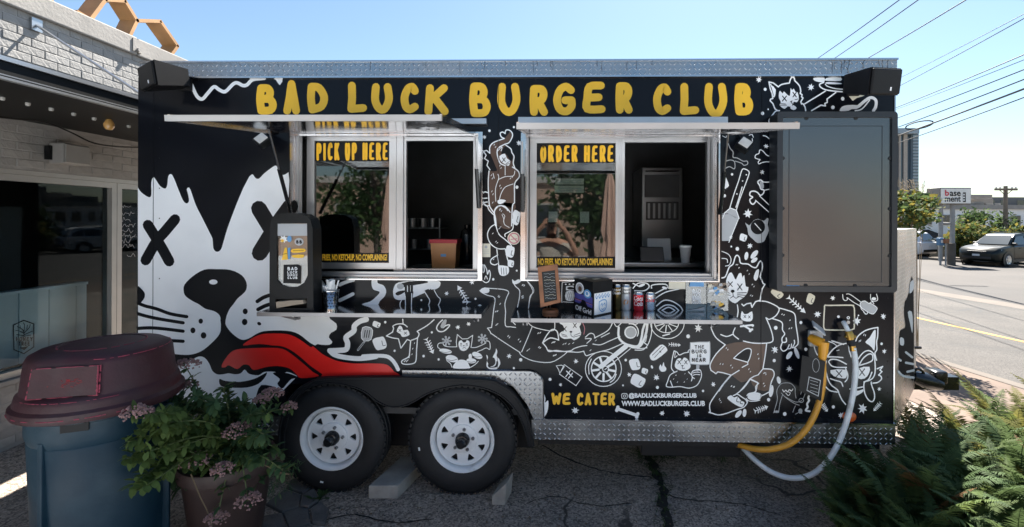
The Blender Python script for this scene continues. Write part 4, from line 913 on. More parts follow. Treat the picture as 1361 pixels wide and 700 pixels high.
# spatula, shaker, sauce bottle, guitar, cup
a = Art((460, 360, 5.386)); a.F('g', [(118,405),(165,402),(190,425),(178,490),(140,500),(110,480)], 2); a.S('w', 1, [(118,405),(165,402),(190,425),(178,490),(140,500),(110,480)], True, 2)
for x in (133, 149, 165): a.L('k', 1.2, [(x+4, 425), (x-4, 475)])
a.L('g', 2.6, [(135,500),(85,565)]); a.L('k', 1, [(125,515),(85,563)]); put(a, 'painted_spatula')
a = Art((840, 420, 5)); a.F('w', [(118,270),(125,250),(185,192),(215,195),(235,220),(225,240),(160,290),(130,292)], 2); a.L('k', .7, [(150,275),(215,205)]); a.L('k', .7, [(135,260),(200,198)]); a.E('k', 188, 236, 7, 4, 40); put(a, 'painted_shaker')
a = Art((720, 420, 5)); a.L('w', 1, [(150,322),(268,405),(228,462),(118,385)], True); a.L('w', 1, [(97,330),(130,325),(150,335),(120,380),(112,355)], True); a.L('w', 1.6, [(165,365),(205,405)]); a.L('w', 1.4, [(190,362),(160,402)]); a.L('w', 1.4, [(205,378),(178,412)]); put(a, 'painted_sauce_bottle')
a = Art((1060, 380, 7)); a.S('w', 1.1, [(420,78),(425,120),(445,135),(465,125),(462,108),(520,150),(580,185),(595,215),(615,235),(630,260),(650,258)]); a.S('w', 1.1, [(455,75),(490,78),(585,145)]); a.F('g', [(590,150),(625,138),(660,160),(690,165),(738,200),(735,225),(705,260),(665,248),(620,220),(595,200),(582,175)], 2); a.S('w', 1, [(590,150),(625,138),(660,160),(690,165),(738,200),(735,225),(705,260),(665,248),(620,220),(595,200),(582,175)], True, 2); a.S('w', 1.2, [(670,160),(695,145),(710,165)]); a.S('w', 1.2, [(615,240),(640,262),(655,240)]); a.S('w', 1.1, [(680,78),(680,120),(700,140),(740,135),(745,110),(735,75)]); a.E('w', 710, 118, 22, 14); put(a, 'painted_guitar')

# ---- dancer between the windows
a = Art((620, 150, 4.67))
a.F('b', [(150,250),(150,210),(168,190),(235,160),(270,115),(283,132),(278,158),(245,195),(275,225),(290,260),(288,320),(322,365),(326,395),(298,435),(297,560),(285,585),(280,700),(190,700),(178,630),(148,580),(138,520),(136,430),(142,365)], 2)
a.F('k', [(108,238),(128,232),(148,255),(180,330),(188,360),(140,358),(132,330),(118,290)], 2); a.F('k', [(245,205),(275,225),(288,262),(280,300),(262,280),(240,250),(215,262),(225,225)], 2)
a.F('w', [(204,268),(238,252),(250,280),(272,298),(262,328),(240,318),(215,300)], 2)
for q in ([(145,250),(145,210),(165,185),(200,170),(235,158)], [(235,158),(215,147),(210,125),(225,118),(240,128)], [(240,122),(245,107),(262,105),(280,118),(286,138),(278,162),(262,185),(235,195),(200,215),(190,240),(195,275),(210,312),(240,326)], [(245,200),(275,222),(282,245),(295,270),(290,310),(300,340)], [(285,335),(320,360),(328,395),(300,435),(298,500),(298,558)], [(140,360),(135,430),(138,520),(145,580),(175,630),(185,700)], [(180,700),(172,640),(178,600),(210,575),(245,590),(255,605)], [(298,558),(285,580),(280,700)], [(135,495),(112,490),(100,510),(105,555),(120,575),(140,575)], [(104,530),(128,528)], [(108,555),(130,552)]): a.S('w', 1.7, q)
a.L('w', 1.6, [(145,250),(125,232),(105,237),(122,262),(112,282),(135,298),(127,325),(146,352)])
for q in ([(240,330),(240,385)], [(195,380),(200,405),(180,470),(182,548)], [(200,412),(240,395),(290,390),(300,360)], [(290,440),(240,460),(215,500),(205,535)], [(165,375),(172,405)]): a.S('w', 1.0, q)
a.S('w', 1, [(190,240),(220,210),(215,235)]); a.F('w', [(192,545),(215,535),(245,543),(225,560),(200,565)], 2)
a.X('k', .8, 232, 290, 9, 12); a.L('k', .6, [(245,315),(268,300)]); a.L('k', .6, [(242,322),(268,312)])
a.ticks('w', .8, [(152,390),(158,410),(155,490),(162,508),(205,330),(212,345),(205,455),(212,470),(270,410),(282,402),(160,560),(205,600),(215,612),(170,200),(178,215)], (5, -8)); a.S('w', .8, [(225,625),(238,640),(230,670),(238,695)])
put(a, 'painted_dancer')
a = Art((500, 270, 4.665))
a.F('b', [(690,0),(700,40),(735,80),(742,130),(775,150),(810,160),(840,150),(850,60),(860,0)], 2)
for q in ([(665,0),(690,20),(700,42),(735,78)], [(735,80),(735,40),(760,15),(800,20),(830,55)], [(740,128),(760,190),(800,225),(838,262),(840,285)], [(740,128),(708,150),(690,190),(700,235),(725,265),(760,282),(800,282)], [(850,60),(850,130),(842,165),(800,190),(800,205)], [(748,285),(755,350),(762,400)], [(755,320),(715,345),(710,370),(735,382),(758,370)], [(800,282),(810,330),(820,365)]): a.S('w', 1.5, q)
a.F('w', [(755,390),(775,385),(800,388),(820,395),(822,430),(795,450),(765,440)], 3)
for x in (775, 790, 805): a.L('k', .7, [(x, 400), (x+2, 440)])
a.S('w', .8, [(780,70),(790,95),(795,130),(825,150)]); a.ticks('w', .8, [(760,160),(768,150),(740,240),(748,248),(720,190),(765,45),(725,350)], (6, -6)); put(a, 'painted_dancer_legs')
a = Art((0, 0, 1)); a.E('c', 683, 316.5, 8.6); a.O('p', 1.6, 683, 316.5, 6.6); a.L('p', 1.4, [(678.5,312),(687.5,321)]); a.S('p', 1, [(679,318),(687,317)]); put(a, 'no_smoking_sticker')
a = Art((0, 0, 1)); a.F('c', [(640.5,323.5),(651.8,323.5),(651.8,341.5),(640.5,341.5)], 1); a.E('g', 646, 328, 2, 2); 
for y in (332, 334.5, 337): a.L('g', .5, [(642.5, y), (650, y)])
put(a, 'permit_sticker')

# ---- rider stretched over the motorcycle
a = Art((620, 370, 5.386)); W = 1.25
for q in ([(130,66),(165,70),(265,78),(302,96),(290,130),(275,180),(280,240),(278,335),(315,345),(352,350)], [(95,85),(110,100),(150,120),(203,140),(195,220),(180,350)], [(470,345),(440,420),(395,525)], [(435,310),(475,345),(560,368),(625,370),(632,312)], [(350,330),(330,310)], [(380,530),(400,555),(480,590),(600,600),(680,560),(722,525)], [(180,395),(260,450),(385,530)], [(435,20),(475,85),(455,140),(445,205)], [(330,20),(350,55),(380,85),(378,140),(365,205)]): a.S('w', W, q, False, 3)
a.L('w', W, [(180,350),(150,355),(168,378),(176,395)]); a.F('w', [(98,85),(115,68),(150,66),(165,82),(155,102),(120,104)], 3); a.F('w', [(328,5),(345,18),(372,5),(390,20),(362,38),(345,40),(330,32)], 3)
a.S('w', 1.7, [(545,460),(575,405),(612,365),(648,378),(660,432)]); a.S('w', 1.9, [(545,460),(600,425),(660,440)]); a.S('w', 1.7, [(545,460),(570,490),(590,522),(640,515),(700,522),(760,525)])
a.ticks('w', 1.0, [(225,130),(232,136),(238,185),(205,240),(218,238),(210,335),(218,330),(295,415),(305,425),(370,440),(382,455),(510,395),(525,392),(515,495),(525,500),(432,520),(445,510),(615,460),(628,458),(620,555),(635,550),(400,50),(410,55),(395,130),(402,142)], (7, -8)); put(a, 'painted_rider_legs')
a = Art((720, 420, 5))
a.F('w', [(118,40),(140,60),(150,90),(122,110),(120,132),(150,152),(195,148),(215,160),(250,140),(262,110),(250,70),(258,38)], 2); a.X('k', 1, 152, 85, 11, 15); a.X('k', 1, 220, 62, 10, 14); a.E('k', 194, 104, 9, 6)
for q in ([(130,118),(165,128)], [(135,130),(170,138)], [(215,128),(255,112)], [(215,138),(255,128)], [(194,110),(196,130),(215,140)]): a.S('k', .7, q)
a.S('p', .8, [(270,40),(285,80),(280,120)])
for q in ([(40,225),(110,235),(190,230),(215,215),(262,200),(300,195)], [(290,140),(320,115),(345,120),(355,145)], [(350,145),(440,95),(472,40)], [(300,180),(330,150),(290,150)], [(340,185),(390,190),(450,165),(520,135)], [(185,235),(240,240),(280,232)], [(280,235),(295,262),(330,252),(390,235),(450,220),(540,180)]): a.S('w', 1.4, q)
a.ticks('w', .9, [(65,180),(78,176),(140,190),(155,185),(178,188),(205,182),(355,165),(320,230),(80,265),(90,262)], (8, -7)); a.L('w', 1.3, [(395,140),(450,112)])
put(a, 'painted_rider')
a = Art((720, 420, 5))
a.O('w', 1.2, 410, 350, 120, 117); a.O('w', 1.8, 412, 350, 82, 84)
for k in range(9):
    t = 2*math.pi*k/9+.2; a.L('w', 3.0, [(412+34*math.cos(t), 350+34*math.sin(t)), (412+74*math.cos(t), 350+74*math.sin(t))])
a.S('w', 1.4, [(330,285),(312,330),(315,385)]); a.S('w', 1.6, [(495,385),(480,420),(455,440)])
a.O('w', 1.4, 425, 352, 20, 20)
a.L('w', 6.2, [(392,335),(560,200)]); a.L('w', 1.2, [(420,355),(590,215)])
a.E('w', 590, 108, 42, 42); a.E('g', 592, 108, 34, 34); a.O('w', 1.6, 590, 105, 52, 55, 14, -100, 30); a.S('w', 3.0, [(512,75),(512,140),(545,178),(590,195),(640,198),(662,150),(672,90),(690,40)]); a.S('w', 1.4, [(690,120),(680,170),(700,190)]); a.S('w', 1.3, [(570,200),(640,215),(700,210)]); a.S('w', 1.2, [(590,35),(620,55),(650,40)]); a.S('w', 1.2, [(480,45),(500,70),(530,45)])
put(a, 'painted_motorcycle')
a = Art((840, 420, 5)); a.S('w', 3.2, [(102,48),(95,105),(75,165),(45,205),(0,205)]); a.S('w', 1.4, [(130,48),(130,110),(110,180),(75,222),(20,225)]); a.S('w', 1.2, [(98,128),(90,170)]); a.O('w', 1.2, 235, 45, 112, 105, 20, 4, 176); a.O('w', 1.2, 230, 45, 80, 65, 18, 4, 176)
for t in (25, 60, 95, 130, 160): a.L('w', 1.3, [(230+20*math.cos(R(t)), 45+16*math.sin(R(t))), (230+76*math.cos(R(t)), 45+62*math.sin(R(t)))])
a.L('w', 1.8, [(205,130),(250,118)]); put(a, 'painted_motorcycle_tail')
a = Art((820, 280, 4.665))       # the motorcycle above the shelf
for q in ([(245,590),(290,555),(340,560),(390,590),(410,622)], [(255,615),(300,585),(350,590),(385,620)], [(275,620),(320,598),(360,618)]): a.S('w', 1.8, q)
for q in ([(100,480),(130,450),(180,448),(200,470),(170,495),(110,495)], [(215,480),(220,460),(300,455),(320,480)], [(225,520),(280,490),(330,470),(420,445)], [(235,545),(300,505),(385,485)], [(100,450),(140,470)], [(240,560),(225,600)]): a.S('w', 1.7, q)
a.E('w', 153, 462, 22, 8, -20); a.E('w', 295, 478, 16, 8, 20); put(a, 'painted_motorcycle_top')
a = Art((690, 370, 9.72)); a.S('w', 1.1, [(700,35),(575,50),(555,70),(550,290),(570,300),(700,310)], False, 2); a.F('w', [(605,100),(705,90),(705,152),(605,152)], 1); a.F('k', [(618,120),(660,105),(705,120),(705,140),(640,142)], 2); a.F('w', [(605,170),(705,165),(705,280),(605,278)], 2)
for k in range(4): a.L('g', .6, [(610+k*28, 172), (640+k*22, 275)]); a.L('g', .6, [(640+k*22, 172), (608+k*28, 275)])
for x in (602, 650, 700): a.E('w', x, 74, 11, 9)
put(a, 'painted_cassette'); a = Art((690, 370, 9.72)); a.S('w', 1, [(105,30),(180,120),(185,180),(140,230),(120,385)]); a.ticks('w', .9, [(38,90),(60,95),(35,255),(48,235)], (8, -14)); put(a, 'painted_leg')

# ---- small cat with the placard
a = Art((840, 420, 5))
for q in ([(280,370),(262,345),(265,300),(272,262),(280,230)], [(280,230),(300,240),(315,258),(345,245),(375,240)], [(370,240),(382,222),(390,230)], [(300,365),(255,390),(238,430),(228,465),(260,472),(320,468),(380,478),(430,460),(455,420),(462,385),(450,355),(420,360),(400,370),(398,400),(415,415)], [(375,370),(400,400),(395,430)], [(255,430),(270,470)]): a.S('w', 1.4, q)
a.F('w', [(285,320),(300,285),(325,280),(330,298),(345,275),(368,285),(388,320),(385,345),(355,362),(320,360),(290,345)], 2); a.S('w', 1, [(288,240),(284,275),(300,262)])
a.X('k', .9, 314, 305, 10, 13); a.X('k', .9, 358, 306, 9, 12); a.F('k', [(325,326),(345,326),(335,336)], 1); a.S('k', .7, [(335,336),(335,350),(350,345)])
a.ticks('w', .7, [(290,395),(275,420),(350,385),(365,420),(345,440),(300,440)], (4, -5)); put(a, 'painted_cat_with_placard')
a = Art((840, 420, 5)); a.L('g', 4.2, [(438,320),(436,358)]); a.F('w', [(388,190),(400,175),(500,172),(518,182),(516,300),(500,322),(400,318),(384,300)], 2); a.S('g', 1, [(388,190),(400,175),(500,172),(518,182),(516,300),(500,322),(400,318),(384,300)], True, 2)
write(a, 'k', 'THE', 416, 480, 192, 216, 5); write(a, 'k', 'BURG', 396, 496, 222, 248, 5); write(a, 'k', 'IS', 432, 462, 253, 274, 5); write(a, 'k', 'NEAR', 398, 490, 278, 304, 5); put(a, 'painted_placard')
a = Art((840, 420, 5))
for y in (365, 380, 395): a.S('w', 1.2, [(405,y-2),(425,y-8),(450,y-6)])
put(a, 'painted_paw')

# ---- big walking cat on the right
a = Art((940, 280, 5.383)); W = 1.9
a.F('w', [(135,500),(155,450),(175,442),(190,470),(205,492),(225,450),(245,448),(250,480),(265,460),(275,540),(295,545),(285,590),(260,620),(230,640),(200,662),(160,640),(145,610),(140,570)], 2)
a.S('w', W, [(105,480),(130,470),(150,420),(160,400),(185,380),(200,330),(215,318),(230,335),(240,375),(290,380),(320,400),(350,405),(370,370),(385,360),(395,400),(378,470)], False, 3)
a.L('w', W, [(378,470),(400,520),(413,526),(392,560),(385,600),(378,640),(345,650),(320,690),(312,660),(282,665),(260,680),(248,668)])
a.S('w', 1.2, [(105,290),(150,310),(170,345),(160,385),(130,395)]); a.S('w', 1.2, [(105,340),(140,345),(145,370)]); a.F('w', [(332,478),(348,430),(370,420),(362,480),(345,500)], 3)
a.X('k', 1.1, 165, 525, 15, 17); a.X('k', 1.1, 233, 545, 16, 22); a.E('k', 182, 575, 14, 11)
for q in ([(182,585),(185,610),(165,625)], [(186,610),(205,625),(225,615)], [(215,588),(280,585)], [(215,600),(275,605)], [(215,610),(262,622)], [(140,600),(165,605)], [(142,580),(160,590)]): a.S('k', .8, q)
a.ticks('w', .9, [(205,388),(215,388),(285,430),(298,455),(320,530),(332,545),(308,608),(320,612),(225,410)], (5, -6)); put(a, 'painted_walking_cat_head')
a = Art((940, 380, 5))
a.F('b', [(120,390),(60,450),(20,520),(25,558),(60,578),(160,590),(225,640),(300,610),(370,550),(385,460),(395,380),(300,385),(240,370)], 2); a.F('b', [(370,550),(430,555),(445,590),(425,640),(418,690),(340,690),(285,620)], 2)
a.F('k', [(175,480),(260,415),(290,425),(285,470),(270,508)], 1)
for q in ([(200,125),(205,165),(200,205)], [(345,100),(400,105),(475,145),(462,190),(430,215)], [(475,145),(530,160),(580,185),(590,260),(605,370),(590,400),(570,410)], [(430,215),(495,240),(500,290),(515,318),(497,345),(500,372),(525,370),(525,345)], [(500,372),(488,410),(505,432),(530,420),(545,390)], [(530,418),(555,412),(560,385)], [(565,410),(580,380),(578,360)], [(390,210),(420,280),(436,340),(430,370),(380,380),(300,378),(240,365)], [(208,352),(172,320),(185,278)], [(25,260),(30,290),(60,345),(120,390)], [(120,390),(60,450),(20,520),(25,560)], [(90,322),(130,335),(170,320)], [(395,380),(385,460),(370,550)], [(370,550),(430,555),(445,590),(425,640),(415,695)]): a.S('w', 1.7, q)
a.L('w', 1.6, [(25,560),(58,582),(70,570),(105,576),(160,592),(212,560)]); a.S('w', 1.5, [(175,480),(220,440),(262,415),(292,424),(285,470),(270,505)]); a.L('w', 1.5, [(175,480),(268,506),(270,520),(232,540)]); a.L('w', 1.6, [(390,210),(410,222),(432,214)])
a.L('w', 1.6, [(370,550),(338,590),(310,600),(285,615),(255,655),(218,698)]); a.L('w', 1.6, [(160,592),(110,650),(78,698)]); a.L('w', 1.4, [(285,615),(335,640),(325,698)])
a.F('w', [(230,165),(245,185),(270,183),(298,168),(302,215),(285,235),(240,230),(222,208)], 2); a.X('k', .7, 250, 203, 7, 8); a.X('k', .7, 280, 205, 6, 8); a.L('w', 2.4, [(222,268),(300,258)]); a.L('w', 2.4, [(240,262),(292,292)]); a.E('w', 302, 262, 9); a.E('w', 285, 298, 9); a.E('w', 298, 288, 8)
a.ticks('w', 1.0, [(125,415),(135,425),(85,520),(102,522),(155,530),(165,545),(335,455),(340,485),(275,555),(285,572),(378,580),(388,590),(372,650),(380,665),(495,190),(508,195),(548,230),(543,285),(558,282),(160,668),(178,672)], (4, -6)); put(a, 'painted_walking_cat')
a = Art((920, 450, 5.83)); W = 1.7
for q in ([(295,285),(240,350),(205,400),(150,480),(135,520),(140,565)], [(150,575),(200,590),(260,580),(340,550),(400,530),(428,490),(412,470)], [(450,312),(400,380),(340,430),(318,440)], [(515,345),(492,370),(490,410),(440,425),(425,440)], [(600,410),(560,432),(540,440)]): a.S('w', W, q)
a.L('w', W, [(140,565),(130,570),(150,577)]); a.L('w', W, [(450,315),(515,345)])
a.F('w', [(272,462),(300,438),(325,455),(350,448),(378,478),(405,495),(385,530),(330,508)], 3); a.S('w', 1.6, [(318,440),(350,430),(385,452),(412,470),(425,490)]); a.S('k', .9, [(350,455),(345,485),(365,490)]); a.S('k', .9, [(380,480),(372,500),(392,505)])
put(a, 'painted_walking_cat_foot'); a = Art((920, 450, 5.83)); a.F('w', [(428,450),(445,425),(490,415),(530,425),(540,445),(515,475),(470,478),(440,468)], 3); a.S('w', 1.2, [(418,462),(440,482),(490,484),(525,475)])
a.ticks('w', .9, [(208,470),(215,482),(222,496),(300,370),(318,376),(552,270),(566,268),(552,350),(556,372),(612,340)], (5, -6)); put(a, 'painted_walking_cat_foot')
# crawling skeleton and tail behind the tag
a = Art((920, 450, 5.83)); 
for q in ([(630,575),(640,545),(660,470),(655,410),(670,370),(700,345),(760,345),(795,380),(798,420),(805,460)], [(670,570),(680,500),(700,435)], [(690,420),(730,460),(790,500),(830,515)], [(720,450),(800,490),(850,480)], [(835,370),(850,385),(880,390),(870,440),(855,470)], [(840,430),(850,400)], [(845,350),(835,320),(850,300),(845,260),(865,225),(900,205)], [(780,570),(790,540),(800,520)], [(800,585),(830,570),(850,580)]): a.S('g', .8, q)
for x in (640, 652, 664): a.E('g', x, 565, 6, 10, n=8)
a.S('w', 1.3, [(700,395),(712,412),(725,398),(738,412),(752,395),(768,405),(780,390)]); a.S('w', 1, [(725,420),(745,440),(760,420),(740,410)]); a.E('g', 838, 560, 16, 20); a.O('g', .8, 845, 478, 18, 16)
a.S('w', 2.6, [(912,430),(900,455),(905,480),(890,505),(895,530),(880,555),(910,562)]); put(a, 'painted_skeleton')

# ---- mask face at the lower right
a = Art((1060, 450, 5.3875)); W = 1.9
for q in ([(212,130),(250,80),(300,45),(360,32),(420,30)], [(330,40),(280,25),(245,15)], [(205,160),(200,210),(215,280),(240,330),(285,365),(300,400),(320,440),(345,470)], [(190,330),(230,370),(285,382)], [(215,130),(270,130),(325,135)], [(222,165),(240,148),(290,152),(350,182)], [(222,165),(245,195),(290,205),(350,205)], [(365,35),(372,90),(385,130)], [(430,150),(470,100),(510,85),(545,110),(555,170),(555,240),(540,280),(510,300),(480,310),(475,350),(485,400),(510,440),(535,450),(550,430),(550,390),(530,330),(528,310)], [(440,190),(470,140),(510,110),(535,115),(538,150),(510,170),(440,192)], [(540,318),(575,312),(600,290),(598,270),(580,260)], [(345,215),(360,260),(355,290),(340,308)], [(235,285),(270,298),(310,310),(325,340)], [(475,310),(510,290),(532,240)], [(375,360),(430,352),(465,345)]): a.S('w', W, q)
a.L('w', W, [(580,260),(605,235),(590,225),(610,198),(570,215)])
a.F('w', [(235,225),(345,222),(352,270),(330,285),(260,268)], 2); a.X('k', 1.2, 297, 250, 20, 22); a.F('w', [(432,215),(515,200),(510,250),(480,285),(432,282)], 2); a.X('k', 1.2, 462, 240, 18, 24)
a.F('w', [(400,378),(440,372),(468,362),(470,378),(440,400),(400,415)], 2)
put(a, 'painted_mask')
a = Art((1060, 380, 7)); W = 1.9
a.S('w', W, [(540,520),(560,470),(620,420),(690,395),(748,385)]); a.S('w', W, [(748,385),(745,470),(735,520),(738,590),(720,625),(735,690)]); a.F('w', [(630,520),(670,480),(705,420),(728,412),(722,520),(715,600),(690,570),(660,545)], 2); a.ticks('w', 1, [(572,520),(585,515),(615,460),(630,465)], (4, -14)); put(a, 'painted_mask_ear')
a = Art((1060, 380, 7)); a.S('w', 1.6, [(150,545),(165,600),(185,640)]); a.S('w', 1.4, [(290,515),(330,530),(368,558)]); a.S('w', 1, [(365,600),(388,595)]); put(a, 'painted_mask_brow')

# ---- cat with the burger tray, upper right
a = Art((1000, 80, 6.805)); W = 2.0
a.L('w', W, [(230,455),(205,440),(185,390),(160,365),(165,350),(185,345),(178,300),(160,250),(150,195),(190,205),(235,240)])
for q in ([(235,240),(260,220),(300,210),(335,205)], [(335,205),(345,170),(360,152),(378,160),(385,185),(410,210),(430,240),(438,280)], [(245,455),(210,460),(175,505),(150,545),(158,568)], [(470,395),(560,340),(660,278)], [(455,390),(475,420),(482,455)]): a.S('w', W, q)
a.L('w', W, [(438,280),(432,300),(450,310),(445,330),(458,340),(438,375),(445,395)]); a.L('w', W, [(535,455),(620,405),(660,412),(655,390),(678,380),(675,350),(755,290)])
a.F('w', [(240,300),(250,275),(275,300),(285,280),(310,305),(340,320),(345,250),(358,270),(375,255),(390,285),(410,290),(420,350),(400,380),(375,375),(355,420),(320,415),(290,440),(245,405),(258,380),(240,340)], 2)
a.X('k', 1.3, 290, 345, 18, 22); a.X('k', 1.3, 382, 310, 15, 20); a.F('k', [(340,370),(365,362),(352,382)], 1); a.S('k', 1, [(352,382),(365,400),(350,425)]); a.S('k', .8, [(245,390),(300,395)]); a.S('k', .8, [(250,405),(310,405)]); a.S('k', .8, [(385,355),(412,350)])
a.S('w', 1.5, [(165,215),(180,250),(205,290),(195,330),(178,300)]); a.F('w', [(172,225),(212,265),(200,325),(185,290)], 2); a.F('w', [(340,430),(370,405),(400,430),(375,450)], 2)
put(a, 'painted_cat_with_tray')
a = Art((1000, 80, 6.805)); a.S('w', 2.0, [(830,285),(740,278),(660,265),(615,240),(610,215),(645,200)]); a.S('w', 1.6, [(830,262),(750,255),(680,235),(660,215)]); a.F('w', [(660,205),(690,195),(800,205),(800,215),(690,215)], 2); a.F('w', [(655,180),(670,160),(720,152),(800,155),(800,185),(690,185)], 2); a.F('w', [(555,158),(640,155),(655,165),(650,195),(600,195),(560,182)], 2); a.F('c', [(875,312),(1015,318),(945,340),(910,365),(895,350)], 2); put(a, 'painted_burger_tray')
a = Art((1000, 80, 6.805)); a.F('w', [(790,450),(810,420),(860,405),(950,405),(985,415),(940,440),(900,440),(870,455),(800,460)], 2); a.S('w', 4.0, [(960,415),(1040,350),(1085,338),(1118,365),(1115,420),(1095,455)]); a.S('w', 2, [(930,455),(990,440),(1060,360)]); put(a, 'painted_hot_dog')

# ---- drummer cat
a = Art((560, 400, 7)); W = 1.1
a.L('w', W, [(330,425),(325,380),(335,310),(380,352),(430,350),(478,318),(470,380),(462,432)])
for q in ([(325,425),(260,425),(215,415),(195,390),(160,395),(152,425),(175,445)], [(470,432),(510,430),(560,410),(600,390)], [(520,470),(560,455),(605,435),(635,450),(640,410),(630,375),(605,370)], [(230,520),(240,555),(270,580),(285,615)], [(530,560),(500,590),(460,615)]): a.S('w', W, q)
a.F('w', [(345,400),(355,370),(375,365),(390,385),(415,380),(420,365),(445,372),(448,410),(430,445),(395,465),(360,450)], 2); a.E('k', 395, 415, 8, 5); a.S('k', .6, [(360,415),(380,418)]); a.S('k', .6, [(412,418),(432,412)]); a.S('k', .6, [(385,440),(400,430),(415,440)]); a.X('k', .6, 370, 398, 7); a.X('k', .6, 422, 398, 7)
for x, y, rx, ry, an in ((225,465,60,22,10),(285,535,58,32,15),(520,505,52,28,25),(465,555,46,24,5)): a.E('w', x, y, rx, ry, an); a.S('k', .6, [(x-rx*.8, y+ry*.25), (x, y+ry*.55), (x+rx*.8, y+ry*.2)])
a.F('u', [(300,625),(310,580),(345,550),(385,545),(425,560),(445,600),(448,625)], 3) if False else a.F('w', [(300,625),(310,580),(345,550),(385,545),(425,560),(445,600),(448,625)], 3)
a.F('w', [(440,500),(465,490),(470,530),(445,540)], 2); put(a, 'painted_drummer_cat')

# ---- cat doing a handstand by the spatula, hands holding a hot dog
a = Art((460, 360, 5.386)); W = 1.6
a.L('w', W, [(405,345),(408,378)]); a.S('w', W, [(330,440),(340,410),(335,395),(365,380),(410,380),(438,400)]); a.L('w', W, [(335,435),(288,465),(330,478),(375,485),(392,552),(438,490),(462,500)])
for q in ([(462,500),(455,580),(450,620)], [(512,475),(505,560),(500,640),(480,662),(430,668),(400,660),(402,640),(440,620),(455,600)], [(630,348),(580,390),(508,432)], [(508,432),(522,450),(510,478),(468,495)]): a.S('w', W, q)
a.F('w', [(362,432),(380,392),(400,400),(410,425),(440,420),(455,455),(425,470),(400,470),(388,450)], 2); a.X('k', .7, 385, 425, 8); a.X('k', .7, 425, 445, 8); a.ticks('w', .8, [(475,560),(488,520),(470,600)], (4, -8))
for x in (415, 430): a.L('w', 1, [(x, 650), (x+14, 636)])
put(a, 'painted_handstand_cat')
a = Art((460, 360, 5.386)); a.S('w', 1.8, [(690,350),(660,380),(648,410),(665,432),(700,430),(735,400),(740,385),(715,390),(695,405)]); a.F('g', [(675,395),(700,350),(720,350),(712,385),(690,410)], 2); put(a, 'painted_hook')
a = Art((500, 270, 4.665))
a.F('w', [(105,560),(110,520),(140,490),(250,478),(310,472),(370,478),(398,490),(390,520),(350,540),(300,555),(215,590),(150,600),(115,590)], 3); a.F('k', [(140,505),(200,485),(300,480),(320,492),(250,505),(170,520)], 2); a.E('g', 150, 515, 22, 18); a.F('k', [(118,560),(140,545),(180,540),(170,555),(135,572)], 2)
for x in (185, 205, 222): a.F('k', [(x-8, 505), (x+8, 505), (x+8, 560), (x-8, 560)], 1); a.L('w', .9, [(x+8, 510), (x+8, 545)])
a.F('k', [(180,550),(228,550),(222,642),(180,642)], 1); a.F('k', [(300,540),(360,535),(395,600),(385,642),(320,642),(330,600)], 2)
for q in ([(160,595),(148,620),(150,642)], [(180,575),(182,642)], [(220,560),(218,642)], [(298,545),(320,580),(332,605),(320,642)], [(360,540),(380,575),(398,598),(380,642)]): a.S('w', 1.4, q)
for x in (330, 345, 360): a.E('w', x, 522, 8, 14, n=10)
put(a, 'painted_hands_with_hot_dog')
a = Art((560, 400, 7)); a.F('w', [(490,45),(520,42),(545,30),(570,50),(540,68),(515,60)], 2); a.F('w', [(380,0),(440,0),(420,12),(385,20)], 1); put(a, 'painted_scrap')

# ---- knife, hands and round emblem in the right-hand column
a = Art((940, 160, 5.383))
for q in ([(160,630),(190,530),(225,430),(248,355),(270,347),(298,365),(295,395),(260,490),(230,570),(205,650)], [(250,475),(225,560),(205,620)]): a.S('w', 1.5, q)
a.F('g', [(120,660),(165,628),(205,640),(225,700),(105,700)], 1); a.L('w', 1.4, [(110,700),(125,660),(165,626),(208,642),(228,700)])
for x, y in ((280,388),(253,432),(212,525)): a.E('w', x, y, 5)
for q in ([(150,165),(165,200),(185,225),(185,262),(215,268),(255,290),(285,290),(288,312),(262,320),(245,305),(200,290)], [(135,290),(165,282),(195,295),(195,345),(160,330),(130,342)]): a.S('g', 1.0, q)
for q in ([(475,140),(445,130),(420,112),(400,108)], [(475,258),(430,250),(395,215),(375,212),(370,235),(348,245),(342,265),(360,275),(378,280),(365,295),(370,310),(395,300),(430,295),(475,305)], [(475,430),(440,440),(400,440)], [(475,488),(440,492),(405,500)], [(480,690),(345,570)], [(470,630),(375,540)]): a.S('w', 1.4, q)
a.S('w', 2.0, [(400,440),(380,425),(362,440),(375,465),(385,490),(405,498),(402,520),(380,535),(360,515),(335,505),(310,510),(305,535),(325,548),(305,565),(312,590),(330,598),(350,575)]); a.F('g', [(375,435),(400,445),(405,480),(385,488)], 2)
a.F('w', [(125,400),(140,420),(155,465),(138,482),(125,485)], 2); put(a, 'painted_knife')
a = Art((940, 280, 5.383)); a.F('g', [(105,20),(200,0),(222,50),(158,215),(105,215)], 1); a.L('w', 1.3, [(200,0),(226,50),(155,225)]); a.L('k', .8, [(105,25),(150,20),(205,48)]); a.star('w', 168, 190, 16, 5, .4); put(a, 'painted_blade')
a = Art((940, 280, 5.383)); a.F('g', [(270,82),(300,105),(330,70),(365,58),(405,72),(428,52),(440,60),(432,100),(442,140),(420,190),(405,220),(360,230),(330,205),(295,170),(288,125)], 2); a.E('k', 362, 115, 52, 54); a.L('w', 1.2, [(340,90),(385,140)]); put(a, 'painted_round_emblem')
a = Art((940, 160, 5.383)); a.S('w', 1, [(300,105),(320,100),(330,120)]); a.L('w', 1.2, [(322,130),(325,165)]); a.S('w', .8, [(110,110),(135,120),(140,95)]); put(a, 'painted_wisp')

